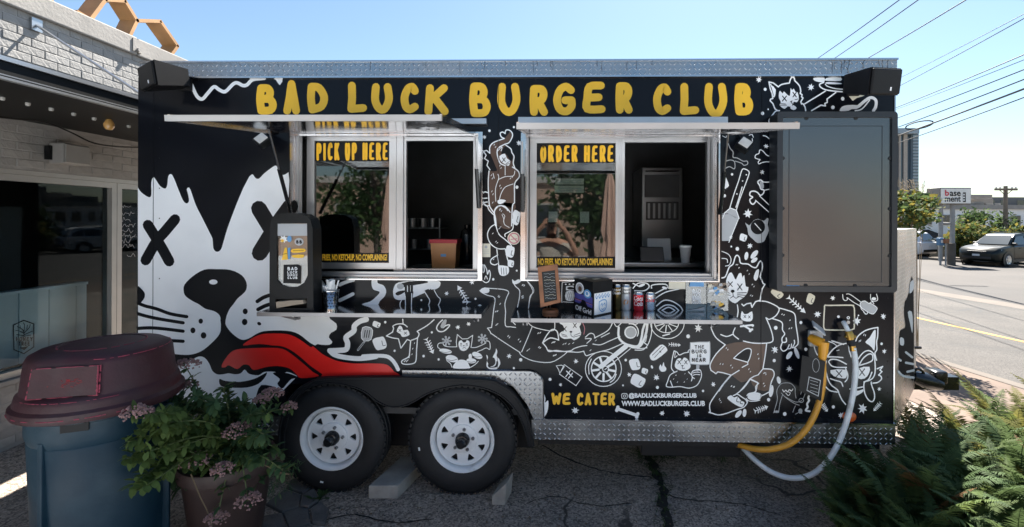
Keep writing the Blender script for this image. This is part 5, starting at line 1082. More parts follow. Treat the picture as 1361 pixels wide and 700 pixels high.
# ================================================================== things fixed to or standing on the trailer
# outdoor screen
tv = empty('outdoor_screen', 'portrait outdoor display in a dark weatherproof case on the trailer wall', 'screen', tuple(P(1113, 388, -.06)))
r = rc(1033, 1193, 148, 388, -.13); K['tvcase'] = mat('dark_case', (.016, .019, .023), .4, 0, .15, 8)
K['tvglass'] = mat('screen_glass', (.012, .015, .018), .20, 0, 0); K['tvglass'].node_tree.nodes['Principled BSDF'].inputs['IOR'].default_value = 2.1
def rrect(r, e, rad, n=4):
    x0, x1, z0, z1 = r[0]+e, r[1]-e, r[2]+e, r[3]-e; o = []
    for cx, cz, a0 in ((x1-rad, z0+rad, -90), (x1-rad, z1-rad, 0), (x0+rad, z1-rad, 90), (x0+rad, z0+rad, 180)):
        for k in range(n+1): t = R(a0+90*k/n); o.append((cx+rad*math.cos(t), cz+rad*math.sin(t)))
    return o
m = MB(); m.prism(rrect(r, 0, .022), [rrect(r, .034, .01)[::-1]], FN, -.13, -.02); m.build('case', 'tvcase', tv)
m = MB(); m.prism(rrect(r, .0345, .01), [], FN, -.118, -.10); m.build('screen_glass', 'tvglass', tv)
m = MB(); ri = (r[0]+.075, r[1]-.085, r[2]+.06, r[3]-.085); m.prism(rect(ri), [rect((ri[0]+.004, ri[1]-.004, ri[2]+.004, ri[3]-.004))[::-1]], FN, -.1192, -.1182); m.build('screen_border', 'tvcase', tv)
m = MB(); m.box(r[0]+.07, r[1]-.07, -.02, -.001, r[2]+.1, r[3]-.1); m.build('wall_mount', 'chassis', tv)
for fx, fz in [(.22, 0), (.68, 0), (.22, 1), (.68, 1)] + [(e, k) for e in (0, 1) for k in (.18, .46, .76)]:
    x = r[0]+.038+(r[1]-r[0]-.076)*fx; z = r[2]+.038+(r[3]-r[2]-.076)*fz; q = MB(); q.lathe([(.012, 0), (.012, .004), (0, .005)], 8, Matrix.Translation((x, -.1182, z)) @ Matrix.Rotation(R(90), 4, 'X')); q.build('screw', 'chassis', tv)
a = Art((0, 0, 1), lambda x, y, o: P(x, y, -.1185-o), .0008); a.L('u', 1.4, [(1046, 379.5), (1062, 379.8)]); a.build('name_strip', tv)
# loudspeakers
K['spk'] = mat('speaker_case', (.008, .008, .009), .55, 0, .2, 12, bump=.1, bscale=200, spec=.2)
def speaker(px, py, Y, yaw, tilt, roll, lab, s=1.0):
    c = P(px, py, Y); root = empty('loudspeaker', lab, 'speaker', tuple(c)); Mx = Matrix.Translation(c) @ Matrix.Rotation(R(yaw), 4, 'Z') @ Matrix.Rotation(R(tilt), 4, 'X') @ Matrix.Rotation(R(roll), 4, 'Y') @ Matrix.Scale(s, 4)
    def tz(f, k, y0, y1):
        q = MB(); vs = [Mx @ Vector(p) for p in ((-f, y0, -.075), (f, y0, -.075), (f, y0, .075), (-f, y0, .075), (-k, y1, -.052), (k, y1, -.052), (k, y1, .052), (-k, y1, .052))]
        q.add(vs, [(0,1,2,3),(4,7,6,5),(0,4,5,1),(1,5,6,2),(2,6,7,3),(3,7,4,0)]); return q
    q = tz(.135, .07, -.09, .10); q.build('cabinet', 'spk', root)
    g = MB(); g.cbox(-.13, .13, -.105, -.0905, -.07, .07, .008, Mx); g.build('grille', 'spk', root)
    l = MB(); l.box(.03, .042, -.1075, -.1055, -.05, -.03, Mx); l.build('badge', 'white', root)
    k = MB(); k.tube([Mx @ Vector((0, .09, 0)), Vector((c.x, -.02, c.z))], .018, 8); k.cbox(c.x-.04, c.x+.04, -.02, -.001, c.z-.04, c.z+.04, .005); k.build('bracket', 'spk', root)
speaker(221, 103, -.17, -34, 8, 0, 'small black loudspeaker on the trailer wall above the white zigzag', 1.0)
speaker(1154, 110, -.16, 26, 10, -6, 'small black loudspeaker on the trailer wall above the outdoor screen', 1.05)

# napkin tower
nd = empty('napkin_tower', 'tall black napkin dispenser with clear front on the pick up shelf', 'dispenser', tuple(P(386, 408, -.14)))
nd.location.z = SZL; WLOC[nd.name] = Vector(nd.location)
Yn = -.235; ol = [(358,409),(358.5,300),(361,285),(370,280.5),(386,279),(402,281),(412,287),(415.5,300),(416.5,409)]; hl = [(368,293),(408,293),(409,362),(404,372),(395,377.5),(384,378),(374,375),(368,368)]
zf = lambda x, y: (P(x, y, Yn).x, P(x, y, Yn).z)
shift = SZL+.001-zf(386, 409)[1]
sl_ = [(330/1, 0)]
mo = lambda q: [(zf(*p)[0], zf(*p)[1]+shift) for p in q]
slot = [(366,394),(408,393),(408,406),(366,406)]
m = MB(); m.prism(mo(ol), [mo(hl)[::-1], mo(slot)[::-1]], FN, Yn, Yn+.016); m.prism(mo(ol), [], FN, Yn+.08, Yn+.11); n_ = len(ol); o2 = mo(ol)
m.add([(x, Yn+.016, z) for x, z in o2]+[(x, Yn+.08, z) for x, z in o2], [(i, (i+1) % n_, n_+(i+1) % n_, n_+i) for i in range(n_)]); m.build('body', 'blackplastic', nd)
K['kraft'] = mat('kraft_card', (.36, .29, .215), .7, 0, .12, 12)
m = MB(); hh = mo(hl); m.prism(hh, [], FN, Yn+.04, Yn+.05); m.build('napkin_stack', 'kraft', nd)
m = MB(); m.prism(hh, [], FN, Yn+.008, Yn+.010); m.build('clear_front', 'clear', nd)
a = Art((340, 270, 4.665), lambda x, y, o: P(x, y, Yn+.0075-o)+Vector((0, 0, shift)), .0003)
a.F('g', [(130,110),(322,110),(322,185),(130,185)], 1); a.star('w', 172, 205, 26, 7, .6); a.star('y', 165, 215, 16, 6); a.E('u', 208, 205, 14, 20); a.E('g', 268, 222, 28, 24); write(a, 'k', 'BB', 250, 286, 212, 234, 6); a.F('y', [(225,268),(300,265),(302,285),(225,290)], 2); a.F('y', [(228,305),(296,302),(290,322),(232,320)], 2); a.S('k', .5, [(230,278),(296,275)]); a.F('y', [(160,335),(180,258),(192,260),(198,332)], 1); a.F('u', [(198,260),(215,258),(212,330),(200,330)], 1); a.S('k', .6, [(165,300),(192,295)])
a.F('i', [(172,365),(262,362),(280,375),(278,482),(170,478)], 1) if False else a.F('k', [(172,365),(262,362),(280,375),(278,482),(170,478)], 1)
write(a, 'w', 'BAD', 196, 258, 378, 400, 5); write(a, 'w', 'LUCK', 194, 258, 403, 420, 4); write(a, 'w', 'BURGER', 196, 258, 422, 435, 2.6); write(a, 'w', 'CLUB', 196, 258, 437, 453, 4); a.build('stickers', nd)
m = MB(); q0 = P(369, 399, Yn-.012)+Vector((0, 0, shift)); pts = [(369,397),(388,395),(404,394.5),(407,399),(390,401.5),(370,405)]
m.prism(mo(pts), [], FN, Yn-.02, Yn+.06); m.build('napkin', 'kraft', nd)
m = MB(); q = P(418, 398, Yn+.05); m.cbox(q.x-.012, q.x+.01, Yn+.06, Yn+.09, SZL+.02, SZL+.045, .004); m.build('lever', 'blackplastic', nd)

def on_shelf(px, py, z): 
    p = PZ(px, py, z); return p
# steel cup of wrapped cutlery
p = on_shelf(440, 409, SZL); kc = empty('cutlery_cup', 'perforated steel cup of wrapped plastic cutlery on the pick up shelf', 'cup', tuple(p))
m = MB(); m.lathe([(0, .002), (.036, .002), (.038, 0), (.0385, .006), (.0475, .105), (.050, .108), (.050, .112), (.046, .112), (.036, .012), (0, .012)], 28, Matrix.Translation(p)); m.build('cup_wall', 'steel', kc)
m = MB()
for j in range(5):
    for k in range(16):
        a_ = 2*math.pi*(k+.5*(j % 2))/16; z = .015+j*.019; rr = .0385+(.009*z/.1)+.0004; Mx = Matrix.Translation(p+Vector((0, 0, z))) @ Matrix.Rotation(a_, 4, 'Z') @ Matrix.Translation((rr, 0, 0)) @ Matrix.Rotation(R(90), 4, 'Y'); m.lathe([(.0042, 0), (0, .0006)], 8, Mx)
stuff(m.build('holes', 'chassis', kc))
K['cutlery'] = mat('clear_wrapped_plastic', (.72, .74, .75), .15, 0, .1, 40, spec=.9)
m = MB()
for k in range(26):
    a_ = random.random()*6.28; rr = random.uniform(0, .036); b0 = p+Vector((rr*.5*math.cos(a_), rr*.5*math.sin(a_), .07)); t_ = p+Vector((rr*1.25*math.cos(a_), rr*1.25*math.sin(a_), .11+random.uniform(.01, .06))); Mx = Matrix.Translation(t_) @ (t_-b0).to_track_quat('Z', 'Y').to_matrix().to_4x4()
    m.cbox(-.011, .011, -.004, .004, -.05, .012, .002, Mx)
stuff(m.build('wrapped_cutlery', 'cutlery', kc))
# chalk menu board
cbd = empty('chalkboard_sign', 'small wood framed chalkboard menu leaning on its round base on the order shelf', 'sign', tuple(on_shelf(731, 417, SZR)))
Yc = -.17; fr_ = [(714.5,354.5),(741,350.5),(745.5,401),(718.5,408)]; inn_ = [(720,361),(737.5,358.5),(740.5,398),(723.5,402)]
up = lambda q, Y: [(P(x, y, Y).x, P(x, y, Y).z) for x, y in q]
pts_o, pts_i = up(fr_, Yc), up(inn_, Yc)
m = MB()
for i in range(4):
    j = (i+1) % 4; m.prism([pts_o[i], pts_o[j], pts_i[j], pts_i[i]], [], FN, Yc-.010, Yc+.012)
m.build('wooden_frame', 'wooddark', cbd)
m = MB(); m.prism(pts_i, [], FN, Yc+.0, Yc+.008); K['slate'] = mat('slate', (.02, .024, .024), .7, 0, .3, 20); m.build('slate', 'slate', cbd)
a = Art((0, 0, 1), lambda x, y, o: P(x, y, Yc-.0005-o), .0003)
for y in range(364, 400, 4):
    a.S(random.choice('gwgcg'), .35, [(722.5+(y-358)*.06+i*2, y+random.uniform(-.9, .9)) for i in range(8)])
a.build('chalk_writing', cbd)
c = on_shelf(731.5, 415, SZR); m = MB(); m.lathe([(0, 0), (.05, 0), (.052, .006), (.05, .016), (.046, .020), (0, .020)], 24, Matrix.Translation(c)); m.build('base', 'wooddark', cbd)
m = MB(); m.tube([c+Vector((0, 0, .018)), Vector((P(731, 404, Yc+.01).x, Yc+.016, P(731, 404, Yc).z))], .005, 6); m.tube([c+Vector((-.02, 0, .018)), Vector((P(727, 408, Yc+.01).x, Yc+.016, P(727, 407, Yc).z))], .004, 6); m.build('wire_stand', 'steel_dull', cbd)
# printed napkin box
e = on_shelf(788, 421, SZR); l_ = on_shelf(763.5, 413.5, SZR); r_ = on_shelf(814, 415.5, SZR); hb = P(788, 374.5, e.y).z-SZR
nbx = empty('napkin_box', 'black printed tabletop napkin box standing between the chalkboard and the cans', 'box', tuple(e)); bk = l_+r_-e
def facefn(A, B, off):
    d = (B-A); n = Vector((-d.y, d.x, 0)).normalized()
    if n.y > 0: n = -n
    return lambda u, v, o=0: A+d*u+Vector((0, 0, hb*v))+n*(off+o)
m = MB(); Z = Vector((0, 0, hb)); m.add([e, r_, bk, l_, e+Z, r_+Z, bk+Z, l_+Z], [(0,3,2,1),(4,5,6,7),(0,1,5,4),(1,2,6,5),(2,3,7,6),(3,0,4,7)]); m.build('carton', 'blackplastic', nbx)
fl = facefn(l_, e, .001)
a = Art((0, 0, 1), lambda u, v, o: fl(u, v, o), 0)
a.put('i', [(.02,.42),(.98,.36),(.98,.55),(.02,.58)], [(0,1,2,3)]); a.put('i', [(.02,.30),(.98,.24),(.98,.34),(.02,.40)], [(0,1,2,3)]); a.put('p', [(.02,.385),(.98,.335),(.98,.345),(.02,.40)], [(0,1,2,3)]); a.put('k', [(.3,.26),(.45,.42),(.6,.40),(.75,.24)], [(0,1,2,3)])
def disc(u, v, ru, rv, ink): a.put(ink, [(u+ru*math.cos(R(k*20)), v+rv*math.sin(R(k*20))) for k in range(18)], [tuple(range(18))])
disc(.30, .74, .23, .17, 'w'); disc(.30, .74, .18, .135, 'g'); disc(.32, .72, .10, .08, 'b'); disc(.72, .62, .2, .13, 'u'); disc(.72, .62, .13, .08, 'w'); disc(.70, .63, .07, .05, 'u'); a.build('printed_side', nbx)
printed('box_lettering', nbx, 'Off Grid', 'white', lambda u, v: fl(.07+.86*u, .075+.15*v-.04*u, .0012), .02)
frr = facefn(e, r_, .001); a = Art((0, 0, 1), lambda u, v, o: frr(u, v, o), 0)
a.put('w', [(.06,.04),(.92,.04),(.92,.66),(.06,.66)], [(0,1,2,3)]); a.z = (0, 0, 1)
a.o += .0003
def st(ink, wd, pts): a.put(ink, *ribbon(crom(pts, 3), wd))
for k in range(5): st('u', .03, [(.16+k*.15, .62), (.13+k*.15, .56), (.18+k*.15, .50), (.22+k*.15, .57)])
st('u', .03, [(.30,.40),(.30,.22),(.40,.12),(.55,.12),(.66,.22),(.66,.40),(.48,.44),(.30,.40)]); st('u', .025, [(.38,.30),(.44,.34),(.46,.26)]); st('u', .025, [(.52,.30),(.58,.34),(.60,.26)]); st('u', .025, [(.42,.19),(.48,.16),(.56,.20)])
a.build('printed_front', nbx)
m = MB(); tp = lambda u, v: e+(l_-e)*u+(r_-e)*v+Vector((0, 0, hb+.0008)); m.add([tp(.75,.1), tp(.75,.45), tp(.92,.45), tp(.92,.1)], [(0,1,2,3)]); m.add([tp(.3,.4), tp(.3,.7), tp(.5,.7), tp(.5,.4)], [(0,1,2,3)]); m.build('top_sticker', 'cream', nbx)
# drinks cans
K['cangold'] = mat('gold_black_can', (.10, .065, .02), .25, .9, .2, 40); K['canwhite'] = mat('white_can', (.62, .64, .64), .25, .4, .05, 30); K['canred'] = mat('red_can', (.55, .012, .022), .22, .35); K['cansilver'] = mat('silver_can', (.60, .62, .63), .25, .85)
def can(px, py, h, body, lab, txt, inkm, parts=()):
    c = on_shelf(px, py, SZR); root = empty('drink_can', lab, 'can', tuple(c), None); rr = .033; T = Matrix.Translation(c)
    m = MB(); m.lathe([(0, .004), (.022, .003), (.026, 0), (.028, .003), (rr, .012), (rr, h-.018)], 26, T); m.build('can_wall', body, root)
    m = MB(); m.lathe([(rr, h-.018), (.027, h-.004), (.0275, h), (.025, h), (.024, h-.005), (0, h-.005)], 26, T); m.cbox(c.x-.008, c.x+.008, c.y-.012, c.y+.012, c.z+h-.0045, c.z+h-.002, .001); m.build('can_top', 'alu', root)
    for (s, z0, z1, span, inkk) in txt:
        af = math.atan2(CAM.y-c.y, CAM.x-c.x)
        printed('print', root, s, inkk, lambda u, v: c+Vector(((rr+.0006)*math.cos(af+(u-.5)*span), (rr+.0006)*math.sin(af+(u-.5)*span), z0+(z1-z0)*v)), .02, shear=.25 if 'o' in s else 0)
    return root
can(819.5, 411.5, .168, 'cangold', 'tall black and gold drink can, half hidden behind the napkin box', [('Liquid', .125, .142, 1.7, 'white'), ('Death', .105, .122, 1.7, 'white')], None)
can(832, 411.5, .168, 'canwhite', 'tall white drink can between the gold can and the red can', [('Liquid', .125, .142, 1.8, 'ink'), ('Death', .105, .122, 1.8, 'ink'), ('o', .035, .075, 1.0, 'orange')], None)
can(848.5, 412.5, .122, 'canred', 'short red cola can with white script on the order shelf', [('Coca', .068, .098, 1.9, 'white'), ('Cola', .035, .065, 1.9, 'white')], None)
can(864, 412.5, .122, 'cansilver', 'short silver diet cola can with red script beside the red can', [('coke', .060, .085, 1.9, 'red'), ('Diet', .088, .098, .9, 'red')], None)
# clear boxes of stickers
def acrylic(x0, x1, y0, y1, lab, kind):
    b0 = on_shelf((x0+x1)/2, y1, SZR); Yb = b0.y; hw = (P(x1, y1, Yb).x-P(x0, y1, Yb).x)/2; h = P(x0, y0, Yb).z-SZR
    root = empty('sticker_box', lab, 'box', tuple(b0)); t = .003; d = .07
    m = MB(); m.box(b0.x-hw, b0.x+hw, Yb, Yb+t, SZR+.0005, SZR+h*.98); m.box(b0.x-hw, b0.x-hw+t, Yb+t, Yb+d, SZR+.0005, SZR+h*.98); m.box(b0.x+hw-t, b0.x+hw, Yb+t, Yb+d, SZR+.0005, SZR+h*.98); m.box(b0.x-hw, b0.x+hw, Yb+d, Yb+d+t, SZR+.0005, SZR+h*.98); m.build('clear_wall', 'clear', root)
    fn = lambda u, v, o: Vector((b0.x-hw+2*hw*u, Yb-o, SZR+h*v)); a = Art((0, 0, 1), fn, .001)
    if kind == 0:
        m = MB(); m.box(b0.x-hw+.008, b0.x+hw-.008, Yb+.01, Yb+.05, SZR+.002, SZR+h*.82); m.build('sticker_stack', 'interior', root)
        write_uv(a, 'BAD', .3, .72, .62, .74); write_uv(a, 'LUCK', .3, .72, .50, .60); write_uv(a, 'BURGER', .3, .72, .40, .48); write_uv(a, 'CLUB', .3, .72, .28, .38); a.put('u', [(.15,.84),(.85,.84),(.85,1.0),(.2,1.0)], [(0,1,2,3)]); a.put('g', [(.04,.04),(.9,.04),(.88,.16),(.6,.10)], [(0,1,2,3)])
    else:
        m = MB(); m.box(b0.x-hw+.006, b0.x+hw-.006, Yb+.008, Yb+.05, SZR+.002, SZR+h*.9); m.build('sticker_stack', 'greyprint', root)
        for k in range(26):
            u, v = random.uniform(.1, .9), random.uniform(.08, .95); du, dv = random.uniform(.05, .14), random.uniform(.03, .07); a.put(random.choice('ywukcgyw'), [(u-du, v-dv), (u+du, v-dv*.4), (u+du*.8, v+dv), (u-du*.7, v+dv*.8)], [(0,1,2,3)])
    stuff(a.build('stickers', root))
def write_uv(a, t, u0, u1, v0, v1):
    n = len(t); w_ = (u1-u0)/n
    for i, c in enumerate(t):
        for s_ in G[c]:
            pts = [(u0+w_*(i+.1+.8*p[0]), v0+(v1-v0)*p[1]) for p in s_]; a.put('w', *ribbon(crom(pts, 3) if c in SMOOTH else pts, .028))
acrylic(911.5, 939, 374, 413.5, 'clear box of black club stickers on the order shelf', 0); acrylic(940, 968, 375, 413, 'clear box of mixed colourful stickers on the end of the order shelf', 1)
m = MB(); r = rc(889, 911, 373, 384, -.02); m.box(r[0], r[1], -.022, -.018, r[2], r[3]); o = tag(m.build('price_card', 'cream'), 'small white card taped to the wall behind the cans', 'card')
# yellow power cable with its tag
pc = empty('power_cable', 'thick yellow power cable plugged into the trailer inlet and looping under it', 'cable', tuple(P(1090, 460, -.06)))
K['yelplastic'] = mat('yellow_plastic', (.72, .33, .02), .4, 0, .06, 15); K['yelcable'] = mat('yellow_cable', (.62, .30, .03), .45, 0, .12, 15)
m = MB(); m.tube([P(1078, 449, -.03), P(1086, 453, -.075), P(1094, 456, -.10)], [.026, .030, .028], 14); m.tube([P(1095, 454, -.10), P(1094, 466, -.10), P(1093, 476, -.10)], [.030, .028, .022], 14); m.build('plug', 'yelplastic', pc)
pts = crom([tuple(P(x, y, Y)) for x, y, Y in ((1093,474,-.10),(1094,500,-.10),(1091,525,-.10),(1083,550,-.10),(1070,572,-.10),(1052,588,-.09),(1030,596,-.06),(1008,597,-.02),(985,592,.05),(970,587,.12))], 6)
m = MB(); m.tube(pts, .0185, 10); m.build('cord', 'yelcable', pc)
m = MB(); m.prism([(P(x, y, -.125).x, P(x, y, -.125).z) for x, y in ((1066,472),(1097,480),(1091,533),(1062,519))], [], FN, -.127, -.123); tg = m.build('hang_tag', 'ink', pc)
a = Art((0, 0, 1), lambda x, y, o: P(x, y, -.1275-o), .0003); a.O('g', .5, 1084.5, 485.5, 4.5, 9); a.F('g', [(1075,500),(1091,505),(1088,527),(1072,519)], 1); a.F('k', [(1076,501.5),(1090,506),(1087,525.5),(1073,518)], 1)
for k in range(4): a.L('g', .5, [(1077, 505+k*4.5), (1087, 508+k*4.5)])
a.build('tag_print', tg)
m = MB(); m.tube([P(1095, 476, -.118), P(1092, 532, -.118)], .004, 5); m.build('tag_edge', 'yelcable', pc)
# white water hose
wh_ = empty('water_hose', 'white water hose hanging from a brass fitting and looping under the trailer', 'hose', tuple(P(1130, 447, -.05)))
K['hose'] = mat('white_hose', (.66, .71, .74), .4, 0, .12, 14, col2=(.42, .42, .40), c2scale=9, c2lo=.58, c2hi=.75); K['brass'] = mat('brass_fitting', (.55, .33, .08), .3, .9, .1, 30)
pts = crom([tuple(P(x, y, Y)) for x, y, Y in ((1134,462,-.10),(1137,485,-.11),(1135,515,-.11),(1129,545,-.11),(1121,572,-.11),(1110,597,-.11),(1094,619,-.10),(1075,632,-.09),(1050,635,-.06),(1025,627,-.02),(1003,611,.03),(988,596,.10))], 6)
m = MB(); m.tube(pts, .0165, 10); m.build('hose_line', 'hose', wh_)
m = MB(); m.tube(crom([tuple(P(x, y, Y)) for x, y, Y in ((1121,428,-.03),(1124,433,-.055),(1128,441,-.07))], 4), .014, 10); m.build('hose_end', 'hose', wh_)
m = MB(); m.tube([P(1127.5, 440, -.07), P(1129, 445, -.075), P(1130.5, 452, -.085)], [.020, .025, .020], 10); m.tube([P(1123, 447, -.078), P(1137, 447, -.078)], .010, 8); m.tube([P(1132.5, 458, -.095), P(1134, 466, -.10)], [.018, .019], 10); m.build('brass_fitting', 'brass', wh_)
m = MB(); m.tube([P(1130.5, 452, -.085), P(1133, 460, -.096)], .021, 10); m.tube([P(1126, 456, -.09), P(1140, 455, -.09)], .008, 6); m.build('valve', 'chassis', wh_)

# wheel chocks
K['block'] = mat('concrete_block', (.34, .32, .285), .9, 0, .25, 10, bump=.6, bscale=60)
cA = PZ(489.5, 663, 0); cB = PZ(529, 663, 0)
m = MB(); L = .38; sk = .09; h = .085
m.add([(cA.x, cA.y, 0), (cB.x, cB.y, 0), (cB.x+sk, cB.y+L, 0), (cA.x+sk, cA.y+L, 0), (cA.x, cA.y, h), (cB.x, cB.y, h), (cB.x+sk, cB.y+L, h), (cA.x+sk, cA.y+L, h)], [(0,3,2,1),(4,5,6,7),(0,1,5,4),(1,2,6,5),(2,3,7,6),(3,0,4,7)])
o = m.build('wheel_chock', 'block'); bv = o.modifiers.new('bevel', 'BEVEL'); bv.width = .006; bv.segments = 2; tag(o, 'long pale concrete block lying between the two trailer wheels', 'wheel chock')
cA = PZ(653.5, 671, 0); cB = PZ(671, 671.5, 0); m = MB()
m.add([(cA.x, cA.y, 0), (cB.x, cB.y, 0), (cB.x+.03, cB.y+.14, 0), (cA.x+.03, cA.y+.14, 0), (cA.x, cA.y, .055), (cB.x+.01, cB.y, .14), (cB.x+.04, cB.y+.14, .14), (cA.x+.03, cA.y+.14, .055)], [(0,3,2,1),(4,5,6,7),(0,1,5,4),(1,2,6,5),(2,3,7,6),(3,0,4,7)])
o = m.build('wheel_chock', 'block'); bv = o.modifiers.new('bevel', 'BEVEL'); bv.width = .004; bv.segments = 2; tag(o, 'small grey wedge pushed against the tyre beside the tread plate', 'wheel chock')

# ================================================================== litter bin
K['bin'] = mat('blue_grey_bin_plastic', (.010, .036, .058), .45, 0, .15, 5, bump=.08, bscale=80, col2=(.026, .055, .075), c2scale=5, c2lo=.52, c2hi=.74, rvar=.15, spec=.35)
K['binlid'] = mat('maroon_bin_lid', (.046, .012, .016), .55, 0, .25, 8, bump=.15, bscale=60, col2=(.050, .030, .032), c2scale=6, c2lo=.5, c2hi=.75)
K['scuff'] = mat('pink_scuff', (.30, .045, .075), .7, 0, .3, 30)
bc = Vector((-2.22, -.80, 0)); bin_ = empty('litter_bin', 'round blue grey litter bin with worn maroon dome lid', 'litter bin', tuple(bc))
T = Matrix.Translation(bc)
m = MB(); m.lathe([(0, .01), (.220, .01), (.230, .0), (.236, .03), (.264, .76), (.261, .765), (.272, .80), (.272, .875), (.280, .88), (.280, .90), (.26, .90), (.225, .05), (0, .05)], 56, T); m.build('can', 'bin', bin_)
for a_ in (-95, 20, 85, 200):                                    # vertical ribs and handles
    q = MB(); Mx = T @ Matrix.Rotation(R(a_), 4, 'Z'); q.cbox(.240, .275, -.012, .012, .05, .80, .004, Mx); q.build('rib', 'bin', bin_)
for a_ in (-178, -2):
    q = MB(); Mx = T @ Matrix.Rotation(R(a_), 4, 'Z'); q.cbox(.264, .318, -.06, .06, .825, .865, .008, Mx); q.build('handle', 'bin', bin_)
Mx = T @ Matrix.Rotation(R(-66), 4, 'Z'); q = MB(); q.cbox(.270, .278, -.05, .05, .845, .885, .003, Mx); q.build('latch_slot', 'chassis', bin_)
# lid with a flat door side
A0 = R(-75)
def lid_loop(r, z, flat):
    o = []
    for k in range(64):
        a_ = 2*math.pi*k/64; rr = r; d = math.cos(a_-A0)
        if flat and d > .1: rr = min(r, flat/d)
        o.append(bc+Vector((rr*math.cos(a_), rr*math.sin(a_), z)))
    return o
prof = [(.276, .90, 0), (.318, .895, 0), (.324, .912, 0), (.322, .932, 0), (.308, .944, 0), (.304, .966, 0), (.300, .982, 0), (.290, .990, 0), (.286, 1.0, .258), (.272, 1.130, .236), (.262, 1.150, .226), (.235, 1.166, .205), (.165, 1.178, 0), (.160, 1.174, 0), (.06, 1.184, 0), (.0005, 1.186, 0)]
m = MB(); loops = [lid_loop(*p) for p in prof]; vs = [v for l in loops for v in l]; m.add(vs, [(i*64+k, i*64+(k+1) % 64, (i+1)*64+(k+1) % 64, (i+1)*64+k) for i in range(len(prof)-1) for k in range(64)], True); lid = m.build('lid', 'binlid', bin_)
dd = Vector((math.cos(A0), math.sin(A0), 0)); sdv = Vector((-dd.y, dd.x, 0))
def dpt(u, v, o): zz = 1.0+v*.128; return bc+dd*(.258-(zz-1.0)/.13*.022+o)+sdv*u+Vector((0, 0, zz))
m = MB(); m.add([dpt(-.135, .02, .001), dpt(.125, .02, .001), dpt(.118, .98, .001), dpt(-.128, .98, .001), dpt(-.135, .02, .012), dpt(.125, .02, .012), dpt(.118, .98, .012), dpt(-.128, .98, .012)], [(0,3,2,1),(4,5,6,7),(0,1,5,4),(1,2,6,5),(2,3,7,6),(3,0,4,7)]); m.build('door', 'binlid', lid)
def scuff(pts, r, nm='worn_edge'):
    q = MB(); n_ = 0
    for i in range(len(pts)-1):
        if random.random() < .72:
            q.tube([pts[i], pts[i+1]], [r*random.uniform(.4, 1.3), r*random.uniform(.4, 1.3)], 5); n_ += 1
    if n_: stuff(q.build(nm, 'scuff', lid))
def seg(a_, b_, n=14): return [a_+(b_-a_)*(k/n) for k in range(n+1)]
scuff(seg(dpt(-.136, .0, .010), dpt(.126, .0, .010)), .0022); scuff(seg(dpt(.124, .0, .012), dpt(.117, 1.0, .012)), .0035); scuff(seg(dpt(.130, .0, .008), dpt(.124, 1.0, .008)), .003); scuff(seg(dpt(-.135, .0, .012), dpt(-.128, 1.0, .012)), .0026); scuff(seg(dpt(-.128, .99, .012), dpt(.118, .99, .012)), .0018)
for rr, z, fl_, a0_, a1_, t in ((.2625, 1.1495, .2265, -60, 60, .0022), (.166, 1.178, 0, -150, 60, .0022), (.324, .915, 0, -140, -20, .0022), (.300, .984, 0, -110, -30, .0016)):
    L_ = []
    for k in range(40):
        a_ = R(a0_+(a1_-a0_)*k/39); q_ = rr; d_ = math.cos(a_-A0)
        if fl_ and d_ > .1: q_ = min(rr, fl_/d_)
        L_.append(bc+Vector((q_*math.cos(a_), q_*math.sin(a_), z)))
    scuff(L_, t)
K['redscuff'] = mat('red_door_print', (.32, .025, .03), .7, 0, .4, 40)
for k in range(26): u = random.gauss(.012, .022); v = random.gauss(.5, .07); q = MB(); q.tube([dpt(u, v, .0122), dpt(u+random.uniform(.004, .014), v+random.uniform(-.05, .03), .0122)], .0013, 4); q.build('worn_print', 'redscuff', lid)

# ================================================================== plants
K['stem'] = mat('plant_stem', (.10, .13, .045), .6, 0, .2, 20)
K['sedum'] = leaf_mat('sedum_leaf', (.075, .14, .06), .35); K['sedum2'] = leaf_mat('sedum_leaf_pale', (.10, .155, .045), .3)
K['deadstem'] = mat('dead_stem', (.16, .12, .07), .8); K['bloom'] = mat('faded_mauve_bloom', (.31, .185, .17), .85, 0, .4, 60); K['pot'] = mat('brown_plastic_pot', (.050, .030, .026), .5, 0, .2, 6, bump=.05, bscale=60)
K['soil'] = mat('potting_soil', (.02, .015, .011), .95, 0, .4, 30, bump=1, bscale=60)
def leaf(mb, base, d, n, L, W_, bend=.25, fold=.2):
    d = d.normalized(); s = d.cross(n).normalized(); n = s.cross(d).normalized(); pts = []
    for t, w_ in ((0, .10), (.3, .85), (.62, 1.0), (.85, .6), (1, .02)):
        c = base+d*L*t-n*bend*L*t*t; pts += [c+s*W_*w_*.5+n*fold*W_*w_*.5, c, c-s*W_*w_*.5+n*fold*W_*w_*.5]
    mb.add(pts, [f for i in range(4) for f in ((3*i, 3*i+1, 3*i+4, 3*i+3), (3*i+1, 3*i+2, 3*i+5, 3*i+4))], True)
potc = Vector((-1.80, -.50, 0)); T = Matrix.Translation(potc)
pot = empty('flower_pot', 'large round brown plastic flower pot between the litter bin and the rear wheel', 'flower pot', tuple(potc))
m = MB(); m.lathe([(0, .01), (.155, .01), (.160, 0), (.165, .02), (.215, .40), (.232, .41), (.236, .46), (.230, .475), (.212, .475), (.20, .40), (0, .40)], 48, T); m.build('pot_wall', 'pot', pot)
m = MB(); m.lathe([(0, .415), (.12, .412), (.2035, .405)], 24, T); m.build('soil', 'soil', pot)
sed = empty('potted_sedum', 'leafy green sedum with faded mauve flower heads spilling over the brown pot', 'plant', tuple(potc+Vector((0, 0, .41))))
